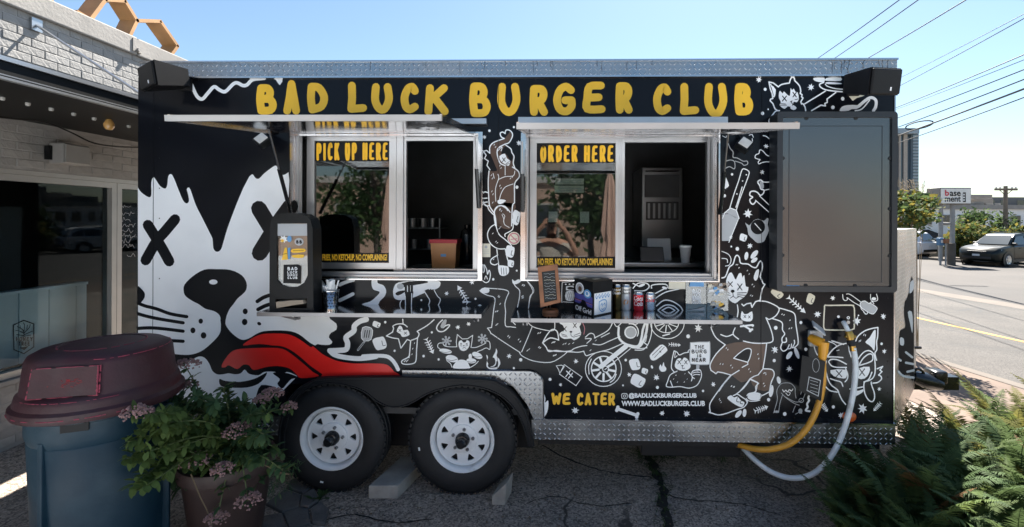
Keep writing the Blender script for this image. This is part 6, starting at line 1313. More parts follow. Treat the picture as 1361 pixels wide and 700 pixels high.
heads = [(247,487,-.52,1.15),(250,512,-.50,.8),(182,549,-1.02,1.0),(318,573,-.66,1.25),(258,611,-.74,1.3),(296,624,-.78,.85),(330,666,-.76,1.0),(361,524,-.42,1.0),(384,541,-.40,.7),(347,531,-.46,.7),(288,690,-.78,.9),(300,560,-.5,.6)]
stems = []; fol = MB(); fol2 = MB(); stm = MB()
for (x, y, Y, s_) in heads: stems.append((P(x, y, Y), s_))
for k in range(18): stems.append((P(random.uniform(166, 232), random.uniform(548, 645), random.uniform(-1.08, -.95)), 0))
for k in range(60):
    x, y = random.uniform(200, 385), random.uniform(505, 650); Y = random.uniform(-.80, -.36)
    if (x-285)**2/115**2+(y-585)**2/70**2 > 1: continue
    stems.append((P(x, y, Y), 0))
for (tip, s_) in stems:
    b0 = potc+Vector((random.uniform(-.12, .12), random.uniform(-.12, .12), .41)); mid = (b0+tip)/2+Vector((0, 0, .10+max(0, .55-tip.z)*.55)); pts = crom([tuple(b0), tuple(mid), tuple(tip)], 5); stm.tube(pts, [.005-.0025*i/(len(pts)-1) for i in range(len(pts))], 5)
    for i in range(2, len(pts)):
        p_ = Vector(pts[i]); t_ = (Vector(pts[i])-Vector(pts[i-1])).normalized()
        for k in range(7 if s_ == 0 else 4):
            a_ = random.random()*6.28; u = t_.orthogonal().normalized(); d = (Matrix.Rotation(a_, 3, t_) @ u)+t_*.35+Vector((0, 0, random.uniform(-.3, .35))); pale = tip.y < -.9 or random.random() < .14
            leaf(fol2 if pale else fol, p_+t_*random.uniform(-.02, .02), d, Vector((0, 0, 1))+d*.2, random.uniform(.03, .062), random.uniform(.016, .030), random.uniform(.1, .5))
stm.build('stems', 'stem', sed); stuff(fol.build('leaves', 'sedum', sed, fix=False)); stuff(fol2.build('pale_leaves', 'sedum2', sed, fix=False))
def head(c, s_):
    m = MB(); R_ = .062*s_
    for k in range(int(170*s_)):
        a_ = random.random()*6.28; q = math.sqrt(random.random()); v = c+Vector((R_*q*math.cos(a_), R_*q*math.sin(a_), R_*.45*(1-q*q)+random.uniform(-.012, .012))); rr = random.uniform(.004, .0075)
        M4 = Matrix.Translation(v) @ Matrix.Rotation(random.random()*3, 4, (random.random(), random.random(), 1)); m.add([M4 @ Vector(p)*1.0 for p in ((rr,0,0),(-rr,0,0),(0,rr,0),(0,-rr,0),(0,0,rr),(0,0,-rr))], [(0,2,4),(2,1,4),(1,3,4),(3,0,4),(2,0,5),(1,2,5),(3,1,5),(0,3,5)])
    return m
for (tip, s_) in stems:
    if s_: head(tip, s_).build('flower_head', 'bloom', sed)
m = MB(); m.tube(crom([tuple(P(x, y, -.62)) for x, y in ((330,612),(352,618),(372,628),(385,630))], 4), .003, 5); m.tube(crom([tuple(P(x, y, -.76)) for x, y in ((254,630),(266,660),(276,680),(282,700))], 4), .003, 5); m.build('dry_stem', 'deadstem', sed)
# needle-like sprigs trailing by the wheel
m = MB()
for (x, y) in ((360,640),(372,630),(385,625),(392,615),(378,645),(366,652)):
    b0 = P(x, y, -.45)
    for k in range(22): d = Vector((random.uniform(-1, 1), random.uniform(-1, 1), random.uniform(-1, .5))); leaf(m, b0+Vector((random.uniform(-.03, .03), 0, random.uniform(-.03, .03))), d, Vector((0, 0, 1)), random.uniform(.03, .06), .004)
stuff(m.build('trailing_sprigs', 'sedum', sed, fix=False))
K['bluefoil'] = mat('blue_foil', (.03, .10, .42), .25, .3)
bm_ = bmesh.new(); bmesh.ops.create_icosphere(bm_, subdivisions=3, radius=.05)
for v in bm_.verts: v.co *= random.uniform(.75, 1.15); v.co.z *= .6; v.co.x *= 1.3
c_ = P(262, 574, -.48); m = MB(); m.bm(bm_, Matrix.Translation(c_)); tag(m.build('blue_wrapper', 'bluefoil'), 'crumpled shiny blue wrapper caught among the sedum leaves', 'wrapper')

# ---- ferns
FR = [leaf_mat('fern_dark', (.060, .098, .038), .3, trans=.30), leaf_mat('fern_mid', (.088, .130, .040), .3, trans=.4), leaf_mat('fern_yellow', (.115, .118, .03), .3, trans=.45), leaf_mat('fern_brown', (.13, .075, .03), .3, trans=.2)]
def frond_mesh(mi, seed):
    rnd = random.Random(seed); m = MB(); n = 30; L = 1.0; pts = []
    bend = rnd.uniform(.45, .95); 
    for i in range(n+1):
        t = i/n; ang = R(72)-bend*1.45*t**1.3; pts.append((pts[-1][0]+math.cos(ang)*L/n, 0, pts[-1][2]+math.sin(ang)*L/n) if pts else (0, 0, 0))
    pts = [Vector(p)+Vector((0, .05*math.sin(3*i/n+seed), 0)) for i, p in enumerate(pts)]
    m.tube(pts[::3], [.006*(1-.8*i/10) for i in range(11)], 4, False)
    for i in range(3, n+1):
        t = i/n; tg_ = (pts[min(i+1, n)]-pts[i-1]).normalized(); up_ = Vector((-tg_.z, 0, tg_.x)); w_ = .17*math.sin(math.pi*(t**.62))**.8*(1.05-t*.25)+.012
        for s in (-1, 1):
            for half in (0, .5):
                if rnd.random() < .06: continue
                b0 = pts[i]-tg_*half/n; d = (Vector((0, s, 0))+tg_*(.42+.2*rnd.random())+up_*rnd.uniform(-.18, .12)).normalized(); l_ = w_*rnd.uniform(.8, 1.08); sd_ = d.cross(up_).normalized()*.010*(1-.35*t); tipp = b0+d*l_-up_*l_*.22
                m.add([b0-sd_*.7, b0+sd_*.7, b0+d*l_*.5+sd_-up_*l_*.03, tipp, b0+d*l_*.5-sd_-up_*l_*.03], [(0,1,2,4),(4,2,3)])
    o = m.build('frond', FR[mi], None, fix=False); me = o.data; bpy.data.objects.remove(o); return me
FM = [[frond_mesh(i, s+10*i) for s in range(4)] for i in range(4)]
nf = [0]
def fern(x, y, h, nfr, mix, lab, z=0.0, spread=(.35, 1.0)):
    root = empty('fern', lab, 'fern', (x, y, z), 'ferns massed at the front of the trailer')
    for k in range(nfr):
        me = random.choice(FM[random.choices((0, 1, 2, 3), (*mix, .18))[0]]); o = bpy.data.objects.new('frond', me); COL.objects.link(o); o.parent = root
        az = 2*math.pi*k/nfr+random.uniform(-.3, .3); s = h*random.uniform(.65, 1.1); o.scale = (s*random.uniform(.8, 1.1), s, s*random.uniform(.75, 1.1)); o.location = (random.uniform(-.05, .05), random.uniform(-.05, .05), 0)
        o.rotation_euler = (random.uniform(-.12, .12), random.uniform(*spread)*.30-.22, az)
    return root
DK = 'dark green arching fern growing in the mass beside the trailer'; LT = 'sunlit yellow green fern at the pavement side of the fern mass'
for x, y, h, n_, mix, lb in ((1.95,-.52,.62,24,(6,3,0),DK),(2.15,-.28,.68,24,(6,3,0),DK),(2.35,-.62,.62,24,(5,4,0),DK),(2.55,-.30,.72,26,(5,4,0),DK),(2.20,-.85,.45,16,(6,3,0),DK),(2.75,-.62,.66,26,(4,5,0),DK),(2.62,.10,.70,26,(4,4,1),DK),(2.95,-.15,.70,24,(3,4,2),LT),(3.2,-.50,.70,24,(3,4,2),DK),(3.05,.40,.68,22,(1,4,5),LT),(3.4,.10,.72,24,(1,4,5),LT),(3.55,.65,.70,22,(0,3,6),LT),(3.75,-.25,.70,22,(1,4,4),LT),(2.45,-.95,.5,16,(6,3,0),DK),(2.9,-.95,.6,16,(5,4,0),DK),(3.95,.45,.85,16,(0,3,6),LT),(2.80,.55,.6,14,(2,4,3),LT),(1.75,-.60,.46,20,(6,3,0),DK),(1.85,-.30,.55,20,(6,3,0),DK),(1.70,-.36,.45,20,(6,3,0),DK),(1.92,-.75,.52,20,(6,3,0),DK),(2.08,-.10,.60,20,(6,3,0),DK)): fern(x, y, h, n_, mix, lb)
K['weed'] = leaf_mat('weed_leaf', (.05, .085, .03), .3)
def weed(px, py, n_, L, lab, spr=.06, w_=.008, grp='weeds growing from the cracked asphalt'):
    c = PZ(px, py, 0); m = MB()
    for k in range(n_):
        a_ = random.random()*6.28; q = random.uniform(0, spr); d = Vector((math.cos(a_), math.sin(a_), random.uniform(.3, 1.6))); leaf(m, Vector((c.x+q*math.cos(a_*3), c.y+q*math.sin(a_*3), .0)), d, Vector((0, 0, 1))-d*.2, L*random.uniform(.5, 1.1), w_*random.uniform(.7, 1.3), .5)
    o = m.build('weed', 'weed', None, fix=False); return tag(o, lab, 'weed', grp)
weed(424, 664, 26, .075, 'broad leafed weed growing beside the rear wheel', .03, .022)
for x, y, n_, L in ((852,606,40,.10),(868,602,60,.12),(880,610,50,.10),(896,604,40,.09),(862,618,30,.07),(874,632,34,.06),(882,648,24,.05),(876,664,20,.045),(884,680,20,.04),(880,696,20,.04),(1000,612,22,.07),(960,610,20,.06),(1070,640,30,.07)): weed(x, y, n_, L, 'small grassy weed in the asphalt crack under the trailer', .07, .006)
# litter of dead leaves and pebbles
K['deadleaf'] = mat('dead_leaf', (.16, .10, .05), .8, 0, .4, 30)
m = MB()
for k in range(220):
    x, y = random.uniform(330, 1120), random.uniform(612, 702); c = PZ(x, y, .006); a_ = random.random()*6.28; leaf(m, c, Vector((math.cos(a_), math.sin(a_), random.uniform(-.05, .2))), Vector((0, 0, 1)), random.uniform(.008, .022), random.uniform(.004, .012))
o = stuff(m.build('leaf_litter', 'deadleaf', None, fix=False)); tag(o, 'tiny dead leaves scattered over the dark asphalt', 'leaf litter')
m = MB()
for k in range(420):
    x, y = random.uniform(330, 1100), random.uniform(615, 700); c = PZ(x, y, .0); rr = random.uniform(.003, .009); M4 = Matrix.Translation(c+Vector((0, 0, rr*.5))) @ Matrix.Rotation(random.random()*3, 4, (random.random(), random.random(), 1)); m.add([M4 @ Vector(p) for p in ((rr,0,0),(-rr,0,0),(0,rr,0),(0,-rr,0),(0,0,rr*.7),(0,0,-rr*.7))], [(0,2,4),(2,1,4),(1,3,4),(3,0,4),(2,0,5),(1,2,5),(3,1,5),(0,3,5)])
o = stuff(m.build('gravel', 'slab', None, fix=False)); tag(o, 'loose grit lying on the asphalt before the trailer', 'gravel')

# ---- trees
def tree(x, y, z, h, crown, n, mats, lab, tr_h=.4, name='tree', lsz=.09, group=None, cat='tree', trunk=.06, lobes=16, seed=1):
    """crown (rx, ry, rz) round the point h-rz; leaves gathered in clumps"""
    rnd = random.Random(seed); root = empty(name, lab, cat, (x, y, z), group); cc = Vector((x, y, z+h-crown[2])); m = MB(); cl = []
    for k in range(lobes):
        while True:
            v = Vector((rnd.uniform(-1, 1), rnd.uniform(-1, 1), rnd.uniform(-1, 1)))
            if .25 < v.length < .95: break
        cl.append((cc+Vector((v.x*crown[0], v.y*crown[1], v.z*crown[2])), rnd.uniform(.28, .52)))
    base = Vector((x, y, z)); fork = Vector((x, y, z+max(h*tr_h*.6, .1)))
    m.tube([base, (base+fork)/2+Vector((trunk*.3, 0, 0)), fork], [trunk, trunk*.8, trunk*.7], 8)
    for c, r_ in cl:
        mid = fork.lerp(c, .55)+Vector((0, 0, .08*h)); m.tube(crom([tuple(fork), tuple(mid), tuple(c)], 3), [trunk*.5*(1-.13*i) for i in range(7)], 5)
    m.build('trunk', 'bark', root)
    for mi, mt in enumerate(mats):
        f = MB()
        for k in range(n//len(mats)):
            c, r_ = rnd.choice(cl); v = Vector((rnd.gauss(0, .5), rnd.gauss(0, .5), rnd.gauss(0, .45))); p_ = c+Vector((v.x*crown[0]*r_, v.y*crown[1]*r_, v.z*crown[2]*r_))
            d = Vector((rnd.uniform(-1, 1), rnd.uniform(-1, 1), rnd.uniform(-.8, .6))).normalized(); s = d.orthogonal().normalized(); s = Matrix.Rotation(rnd.random()*6.28, 3, d) @ s; L_ = lsz*rnd.uniform(.6, 1.3); f.add([p_, p_+d*L_*.5+s*L_*.28, p_+d*L_, p_+d*L_*.5-s*L_*.28], [(0,1,2,3)])
        stuff(f.build('crown', mt, root, fix=False))
    return root
K['bark'] = mat('tree_bark', (.09, .07, .055), .9, 0, .3, 10, bump=.6, bscale=30)
K['lf_dark'] = leaf_mat('leaf_dark', (.028, .055, .022), .3); K['lf_mid'] = leaf_mat('leaf_mid', (.06, .10, .035), .3); K['lf_yel'] = leaf_mat('leaf_yellow', (.155, .145, .03), .3); K['lf_red'] = leaf_mat('leaf_reddish', (.20, .085, .04), .3); K['grassp'] = leaf_mat('grass_plume', (.28, .24, .17), .2)

# ================================================================== across the road
def base(px, py, z=-.5): return PZ(px, py, z)
q = P(1210, 300, 3.4); tree(q.x+.02, 3.6, 0, 2.2, (.40, .5, .25), 2600, ('lf_yel', 'lf_mid', 'lf_mid'), 'yellow green leafy shrub rising behind the trailer nose', .5, 'tall_shrub', .075, None, 'shrub', .03, 14, 5)
m = MB()
for k in range(70):
    b0 = P(random.uniform(1196, 1226), 268, 3.8)+Vector((0, random.uniform(-.1, .1), -.2)); tp_ = b0+Vector((random.gauss(0, .10), random.gauss(0, .08), random.uniform(.25, .52))); m.tube([b0, (b0+tp_)/2+Vector((random.gauss(0, .02), 0, 0)), tp_], [.003, .0025, .001], 3)
    for j in range(4): leaf(m, tp_-Vector((0, 0, .03*j)), Vector((random.uniform(-1, 1), random.uniform(-1, 1), 1.2)), Vector((1, 0, 0)), .05, .007)
for k in range(24):
    b0 = P(random.uniform(1200, 1222), 300, 3.8); m.tube([Vector((b0.x, b0.y, 0)), Vector((b0.x+random.gauss(0, .05), b0.y, 1.95))], .004, 3)
o = m.build('ornamental_grass', 'grassp', None, fix=False); tag(o, 'tall pale plumed grass standing behind the trailer nose', 'grass')

# ---- cars
def carmat(n, c): return mat(n, c, .35, 0, 0, coat=.06, spec=.3)
K['cargreen'] = carmat('dark_green_car_paint', (.007, .011, .010)); K['carwhite'] = carmat('white_car_paint', (.70, .71, .72)); K['cargrey'] = carmat('grey_car_paint', (.12, .13, .14))
K['carglass'] = mat('car_glass', (.02, .03, .035), .05, 0, spec=1.0); K['cartrim'] = mat('car_trim', (.015, .015, .016), .5); K['headl'] = mat('headlight', (.65, .68, .70), .1, .2); K['taill'] = mat('tail_light', (.35, .01, .012), .2); K['carrim'] = mat('car_rim', (.52, .53, .54), .3, .8)
K['platew'] = mat('licence_plate', (.6, .62, .65), .4)
def car(paint, lab, name='parked_car', group=None, cat='car'):
    """front at +x, length 4.6"""
    root = empty(name, lab, cat, (0, 0, 0), group)
    #    x,   zbot, zbelt, ztop,  wb,   wm,   wt
    S = [(2.28, .42, .62, .66, .62, .66, .60), (2.20, .30, .72, .80, .78, .80, .72), (2.02, .24, .84, .93, .86, .88, .78), (1.55, .22, .93, 1.01, .89, .91, .80), (1.05, .22, .98, 1.06, .90, .91, .80),
         (-1.3, .22, 1.02, 1.08, .90, .91, .82), (-1.85, .24, 1.03, 1.08, .89, .90, .80), (-2.15, .30, 1.00, 1.05, .86, .88, .78), (-2.28, .42, .92, .98, .80, .82, .74)]
    m = MB(); rings = []
    for (x, zb, zm, zt, wb, wm, wt) in S: rings.append([(x, -wb*.93, zb), (x, -wb, zb+.10), (x, -wm, (zb+zm)/2+.1), (x, -wm*.985, zm), (x, -wt, zt), (x, wt, zt), (x, wm*.985, zm), (x, wm, (zb+zm)/2+.1), (x, wb, zb+.10), (x, wb*.93, zb)])
    n_ = 10; vs = [v for r_ in rings for v in r_]; m.add(vs, [(i*n_+k, i*n_+(k+1) % n_, (i+1)*n_+(k+1) % n_, (i+1)*n_+k) for i in range(len(S)-1) for k in range(n_)], True); m.add(rings[0], [tuple(range(n_))]); m.add(rings[-1], [tuple(range(n_))[::-1]]); m.build('body', paint, root)
    # cabin
    C = [(1.00, 1.05, .70), (.30, 1.55, .60), (.10, 1.63, .58), (-.6, 1.68, .57), (-1.5, 1.65, .56), (-1.85, 1.56, .55), (-2.2, 1.05, .68)]
    m = MB(); low = [(1.06, .80), (.45, .82), (.2, .82), (-.6, .82), (-1.5, .82), (-1.9, .80), (-2.24, .74)]; vs = []
    for (x, z, w_), (xl, wl) in zip(C, low): vs += [(xl if x > .9 or x < -2 else x, -wl, 1.04), (x, -w_, z), (x, w_, z), (xl if x > .9 or x < -2 else x, wl, 1.04)]
    m.add(vs, [(i*4+k, i*4+k+1, (i+1)*4+k+1, (i+1)*4+k) for i in range(6) for k in range(3)], True); m.build('roof', paint, root)
    # glass: windscreen, rear, sides
    m = MB(); m.add([(.99, -.70, 1.10), (.99, .70, 1.10), (.33, .57, 1.555), (.33, -.57, 1.555)], [(0,1,2,3)]); q_ = m.build('windscreen', 'carglass', root); q_.location = (.012, 0, .012)
    m = MB(); m.add([(-2.20, -.64, 1.12), (-2.20, .64, 1.12), (-1.90, .53, 1.52), (-1.90, -.53, 1.52)], [(0,3,2,1)]); q_ = m.build('rear_window', 'carglass', root); q_.location = (-.02, 0, .012)
    for s in (-1, 1):
        for pl_ in ([(.80, 1.10), (.28, 1.48), (.12, 1.52), (-.42, 1.55), (-.42, 1.10)], [(-.50, 1.10), (-.50, 1.55), (-1.25, 1.53), (-1.32, 1.10)], [(-1.40, 1.10), (-1.33, 1.52), (-1.70, 1.45), (-1.98, 1.14)]):
            m = MB(); m.add([(x, s*(.825-(z-1.04)*.36+.012), z) for x, z in pl_], [tuple(range(len(pl_)))]); m.build('side_window', 'carglass', root, fix=False)
        m = MB(); m.cbox(.62, .78, s*.84-.09, s*.84+.09, 1.08, 1.20, .03); m.build('mirror', 'cartrim', root)
        m = MB(); m.tube([(.0, s*.52, 1.70), (-.1, s*.52, 1.73), (-1.5, s*.52, 1.72), (-1.6, s*.52, 1.68)], .018, 6); m.build('roof_rail', 'cartrim', root)
        m = MB(); m.add([(2.215, s*.50, .70), (2.10, s*.80, .72), (1.86, s*.895, .86), (1.95, s*.80, .90), (2.14, s*.55, .80)], [(0,1,2,3,4)]); q_ = m.build('headlight', 'headl', root, fix=False); q_.location = (.02, 0, .005)
        m = MB(); m.add([(-2.235, s*.60, .80), (-2.18, s*.86, .80), (-2.10, s*.89, 1.0), (-2.22, s*.62, 1.0)], [(0,1,2,3)]); q_ = m.build('tail_light', 'taill', root, fix=False); q_.location = (-.035, 0, .0)
        m = MB(); m.box(-1.0, 1.0, s*.905-.012, s*.905+.012, .22, .36); m.build('sill_cladding', 'cartrim', root)
        for z_ in (.35, -.62): m = MB(); m.cbox(z_-.09, z_+.09, s*.915-.012, s*.915+.012, .90, .93, .008); m.build('door_handle', 'cartrim', root)
        for x in (-.46, .85): m = MB(); m.box(x-.004, x+.004, s*.917-.004, s*.917, .40, .98); m.build('door_gap', 'cartrim', root)
        for x in (1.40, -1.38):
            A = Matrix.Translation((x, s*.80, .34)) @ Matrix.Rotation(R(-90*s), 4, 'X')
            m = MB(); m.lathe([(.44, .105), (.44, .125), (.34, .128)], 28, A); m.build('wheel_arch', 'cartrim', root)
            m = MB(); m.lathe([(0, -.1), (.33, -.1), (.345, -.07), (.345, .09), (.33, .125), (.23, .13), (.22, .10), (0, .10)], 28, A); w_ = m.build('wheel', 'rubber', root)
            m = MB(); m.lathe([(.235, .128), (.225, .136), (.20, .125), (.0, .110)], 24, A); m.lathe([(.05, .115), (.045, .135), (0, .137)], 12, A)
            for k in range(7): m.box(-.022, .022, .03, .215, .118, .134, A @ Matrix.Rotation(2*math.pi*k/7, 4, 'Z'))
            m.build('rim', 'carrim', w_)
    m = MB(); m.cbox(2.17, 2.275, -.42, .42, .66, .78, .02); m.build('grille', 'cartrim', root); m = MB(); m.cbox(2.20, 2.30, -.62, .62, .36, .50, .03); m.build('bumper_intake', 'cartrim', root)
    m = MB(); m.box(2.30, 2.312, -.16, .16, .52, .62); m.build('licence_plate', 'platew', root); m = MB(); m.cbox(-2.32, -2.22, -.70, .70, .40, .56, .03); m.build('rear_bumper', 'cartrim', root); m = MB(); m.box(-2.325, -2.30, -.16, .16, .72, .82); m.build('licence_plate', 'platew', root)
    return root
c1 = car('cargreen', 'dark green estate car parked facing the white car across the road')
p_ = base(1330, 353.5, -.5); c1.location = (p_.x+1.0, p_.y+1.0, -.50); c1.rotation_euler = (0, 0, R(180+22))
c2 = car('carwhite', 'white estate car seen from behind beside the sign poles'); p_ = base(1224, 343, -.5); c2.location = (p_.x-.6, p_.y+1.8, -.50); c2.rotation_euler = (0, 0, R(115))

# ---- pole sign
sg = empty('pole_sign', 'white box sign reading basement on tall poles across the road', 'sign', tuple(base(1266, 352, -.5)))
K['signface'] = mat('sign_face', (.85, .83, .78), .5, 0, .06, 2); K['signbox'] = mat('sign_box_metal', (.22, .20, .185), .5, .3, .15, 2); K['poleg'] = mat('pole_grey', (.30, .29, .28), .7, 0, .2, 3); K['signred'] = mat('sign_red', (.62, .05, .07), .5)
pb = base(1266, 352, -.5); Ys = pb.y; Yd = .9
f0 = P(1249, 251, Ys); f1 = P(1291, 270.5, Ys); X0_, X1_, Zt, Zb = f0.x, f1.x, P(1270, 249, Ys).z, P(1270, 271.5, Ys).z
m = MB(); m.cbox(X0_-.0, X1_, Ys, Ys+Yd, Zb, Zt, .03); m.build('sign_case', 'signbox', sg)
m = MB(); m.box(X0_+.05, X1_-.05, Ys-.02, Ys-.001, Zb+.06, Zt-.06); m.build('sign_face', 'signface', sg)
# left end of the case faces the viewer too
fx = lambda x0, x1, y0, y1: (lambda u, v: P(x0+(x1-x0)*u, y1-(y1-y0)*v, Ys-.03))
printed('sign_lettering', sg, 'ase', 'chassis', fx(1262.5, 1277, 254.5, 260.5), .02); printed('sign_lettering', sg, 'ment', 'chassis', fx(1256, 1277, 261, 268), .02); printed('sign_letter', sg, 'b', 'signred', fx(1256, 1261.5, 252, 260.2), .03)
m = MB()
m.cbox(P(1279.5, 260, Ys).x, P(1283, 260, Ys).x, Ys-.035, Ys-.021, P(1281, 268.5, Ys).z, P(1281, 255.5, Ys).z, .01); m.build('sign_strip', 'chassis', sg)
for k in range(3): q = P(1281.2, 258.5+k*3.6, Ys-.04); m = MB(); m.box(q.x-.04, q.x+.04, Ys-.045, Ys-.036, q.z-.04, q.z+.04); m.build('sign_strip_mark', 'signface', sg)
def post(name, px, py0, py1, Y, r, mt, par, n=10):
    a_ = P(px, py0, Y); z0 = P(px, py1, Y).z; m = MB(); m.tube([Vector((a_.x, Y, z0)), Vector((a_.x, Y, a_.z))], r, n); return m.build(name, mt, par)
post('pole', 1250.5, 270, 347, Ys+.3, .10, 'poleg', sg); post('pole', 1266, 270, 353, Ys+.2, .11, 'poleg', sg); post('pole_base', 1264.5, 323, 353.5, Ys+.0, .18, 'concrete', sg)
m = MB(); m.tube([P(1250, 296, Ys+.3), P(1266, 297, Ys+.2)], .05, 6); m.build('cross_brace', 'poleg', sg)
kk = empty('pay_station', 'small blue parking pay station on a post under the sign', 'pay station', tuple(base(1249, 346, -.5)))
q = P(1249.5, 321, Ys-.2); K['kblue'] = mat('blue_panel', (.05, .16, .30), .4); m = MB(); m.cbox(q.x-.13, q.x+.13, Ys-.35, Ys-.1, q.z-.2, q.z+.2, .03); m.build('cabinet', 'kblue', kk); m = MB(); m.box(q.x-.08, q.x+.08, Ys-.36, Ys-.352, q.z-.05, q.z+.1); m.build('screen', 'signface', kk); m = MB(); m.tube([(q.x, Ys-.22, q.z-.2), (q.x, Ys-.22, -.5)], .05, 8); m.build('post', 'poleg', kk)
bx_ = empty('utility_box', 'brown metal utility box beside the sign pole base', 'utility box', tuple(base(1258, 345, -.5))); q = P(1257, 320, Ys-.4); m = MB(); m.cbox(q.x-.10, q.x+.10, Ys-.5, Ys-.3, q.z-.12, q.z+.12, .02); m.build('cabinet', 'wooddark', bx_); m = MB(); m.tube([(q.x, Ys-.4, q.z-.12), (q.x, Ys-.4, -.5)], .04, 6); m.build('post', 'poleg', bx_)

# ---- white building with dark storey behind
K['render'] = mat('white_render', (.80, .80, .79), .8, 0, .08, .5); K['greyclad'] = mat('dark_cladding', (.07, .08, .09), .6, 0, .2, .3); K['bwin'] = mat('building_glass', (.025, .032, .038), .1, 0, spec=.9)
YB = 36.0
wb_ = empty('white_building', 'long white two storey building with square windows across the road', 'building', (P(1290, 300, YB).x, YB, -.5))
def bl(x0, x1, y0, y1, Y, dep, mt, nm, par): 
    r = rc(x0, x1, y0, y1, Y); m = MB(); m.box(r[0], r[1], Y, Y+dep, r[2], r[3]); return m.build(nm, mt, par)
r = rc(1195, 1480, 278, 346, YB); m = MB(); m.box(r[0], r[1], YB, YB+9, -.6, r[3]); m.build('wall', 'render', wb_)
m = MB(); m.box(r[0]-.1, r[1]+.1, YB-.15, YB+9.1, r[3]+.001, r[3]+.35); m.build('cornice', 'cap', wb_)
for x0, x1, y0, y1 in ((1231, 1238, 286, 297.5), (1251.5, 1263, 286, 298), (1274.5, 1287, 286, 297.5), (1345, 1356, 287, 298), (1212, 1221, 286, 298), (1374, 1386, 287, 298), (1400, 1412, 287, 298)):
    f = bl(x0-.8, x1+.8, y0-.8, y1+.8, YB-.08, .078, 'cap', 'window', wb_); bl(x0, x1, y0, y1, YB-.10, .018, 'bwin', 'pane', f); bl((x0+x1)/2-.25, (x0+x1)/2+.25, y0, y1, YB-.12, .018, 'cap', 'glazing_bar', f)
for x0, x1, y0, y1 in ((1276, 1300, 309, 318), (1228, 1252, 318, 330)): f = bl(x0, x1, y0, y1, YB-.06, .058, 'greyclad', 'shop_front', wb_)
a0 = P(1222, 316, YB-1.4); a1 = P(1254, 305, YB-.0); m = MB(); xw0, xw1 = P(1221, 310, YB-1).x, P(1256, 310, YB-1).x
m.add([(xw0, YB-1.6, a0.z), (xw1, YB-1.6, a0.z), (xw1-.5, YB-.01, a1.z), (xw0+.5, YB-.01, a1.z), (xw0, YB-.01, a0.z), (xw1, YB-.01, a0.z)], [(0,1,2,3), (0,3,4), (1,5,2)]); m.build('awning', 'canopy', wb_)
bl(1300, 1480, 262, 279, YB+5, 4, 'greyclad', 'upper_storey', wb_)
for x in (1312, 1330, 1352): bl(x, x+10, 266, 273, YB+4.98, .015, 'bwin', 'upper_window', wb_)
for k, (x0, x1, y0, y1) in enumerate(((1290, 1319, 258.5, 264), (1295, 1308, 268, 277), (1310, 1320, 270, 277), (1276, 1289, 271, 277), (1322, 1330, 270, 277))):
    o = bl(x0, x1, y0, y1, YB+2.0+.3*k, 1.2, 'cap', 'roof_unit', wb_); bl(x0+1, x1-1, y0+1.5, y1-1.5, YB+1.95+.3*k, .04, 'signbox', 'roof_unit_grille', wb_)
bl(1291, 1320, 264.5, 278, YB+3.4, .1, 'signbox', 'roof_screen', wb_)
# low wall before it
m = MB(); r = rc(1215, 1420, 322, 343, 28.0); m.box(r[0], r[1], 28, 28.25, -.6, r[3]-.25); tag(m.build('low_wall', 'cap'), 'low grey wall behind the parked cars', 'wall')
# ---- tower
tw = empty('glass_tower', 'tall blue grey office tower seen past the trailer corner', 'building', (P(1208, 300, 70).x, 70, -.5))
K['tower'] = mat('tower_cladding', (.20, .27, .33), .5, .1, .1, .2); K['towerdark'] = mat('tower_glass', (.05, .075, .10), .12, 0, spec=.9)
r = rc(1100, 1214, 176, 320, 70); m = MB(); m.box(r[0], r[1], 70, 84, -1, r[3]); m.build('tower_wall', 'towerdark', tw)
r2 = rc(1213.5, 1221, 177, 320, 69.5); m = MB(); m.box(r2[0], r2[1], 69.5, 84, -1, r2[3]); m.build('stair_core', 'tower', tw)
r3 = rc(1100, 1222, 170, 177, 69); m = MB(); m.box(r3[0], r3[1], 69, 84.5, r3[2], r3[3]); m.build('roof_band', 'tower', tw)
for x0, x1 in ((1195, 1197.2), (1201, 1206)): bl(x0, x1, 178, 320, 69.8, .19, 'cap', 'pier', tw)
zz = 178
while zz < 318: bl(1213.8, 1220.8, zz, zz+1.5, 69.4, .09, 'towerdark', 'window_band', tw); zz += 4.2
# ---- utility pole
K['timber'] = mat('pole_timber', (.16, .13, .105), .85, 0, .25, 3)
YU = 30.0; up_ = empty('utility_pole', 'wooden utility pole with crossarm behind the dark green car', 'utility pole', (P(1336.5, 310, YU).x, YU, -.5)); q = P(1336.5, 247, YU)
m = MB(); m.tube([(q.x, YU, -.6), (q.x, YU, q.z)], [.16, .11], 10); m.build('pole', 'timber', up_); a_ = P(1322, 251.5, YU-.15); c_ = P(1352, 251, YU-.15); m = MB(); m.cbox(a_.x, c_.x, YU-.2, YU-.11, a_.z-.07, a_.z+.07, .01); m.build('crossarm', 'timber', up_)
for x in (1324, 1329, 1345, 1350): e_ = P(x, 250, YU-.15); m = MB(); m.lathe([(.04, 0), (.06, .05), (.04, .1), (.055, .14), (0, .18)], 8, Matrix.Translation((e_.x, YU-.15, a_.z+.07))); m.build('insulator', 'signface', up_)
m = MB(); m.tube([P(1328, 252, YU-.15), P(1336, 259, YU)], .025, 5); m.tube([P(1346, 252, YU-.15), P(1337, 259, YU)], .025, 5); m.build('brace', 'timber', up_)
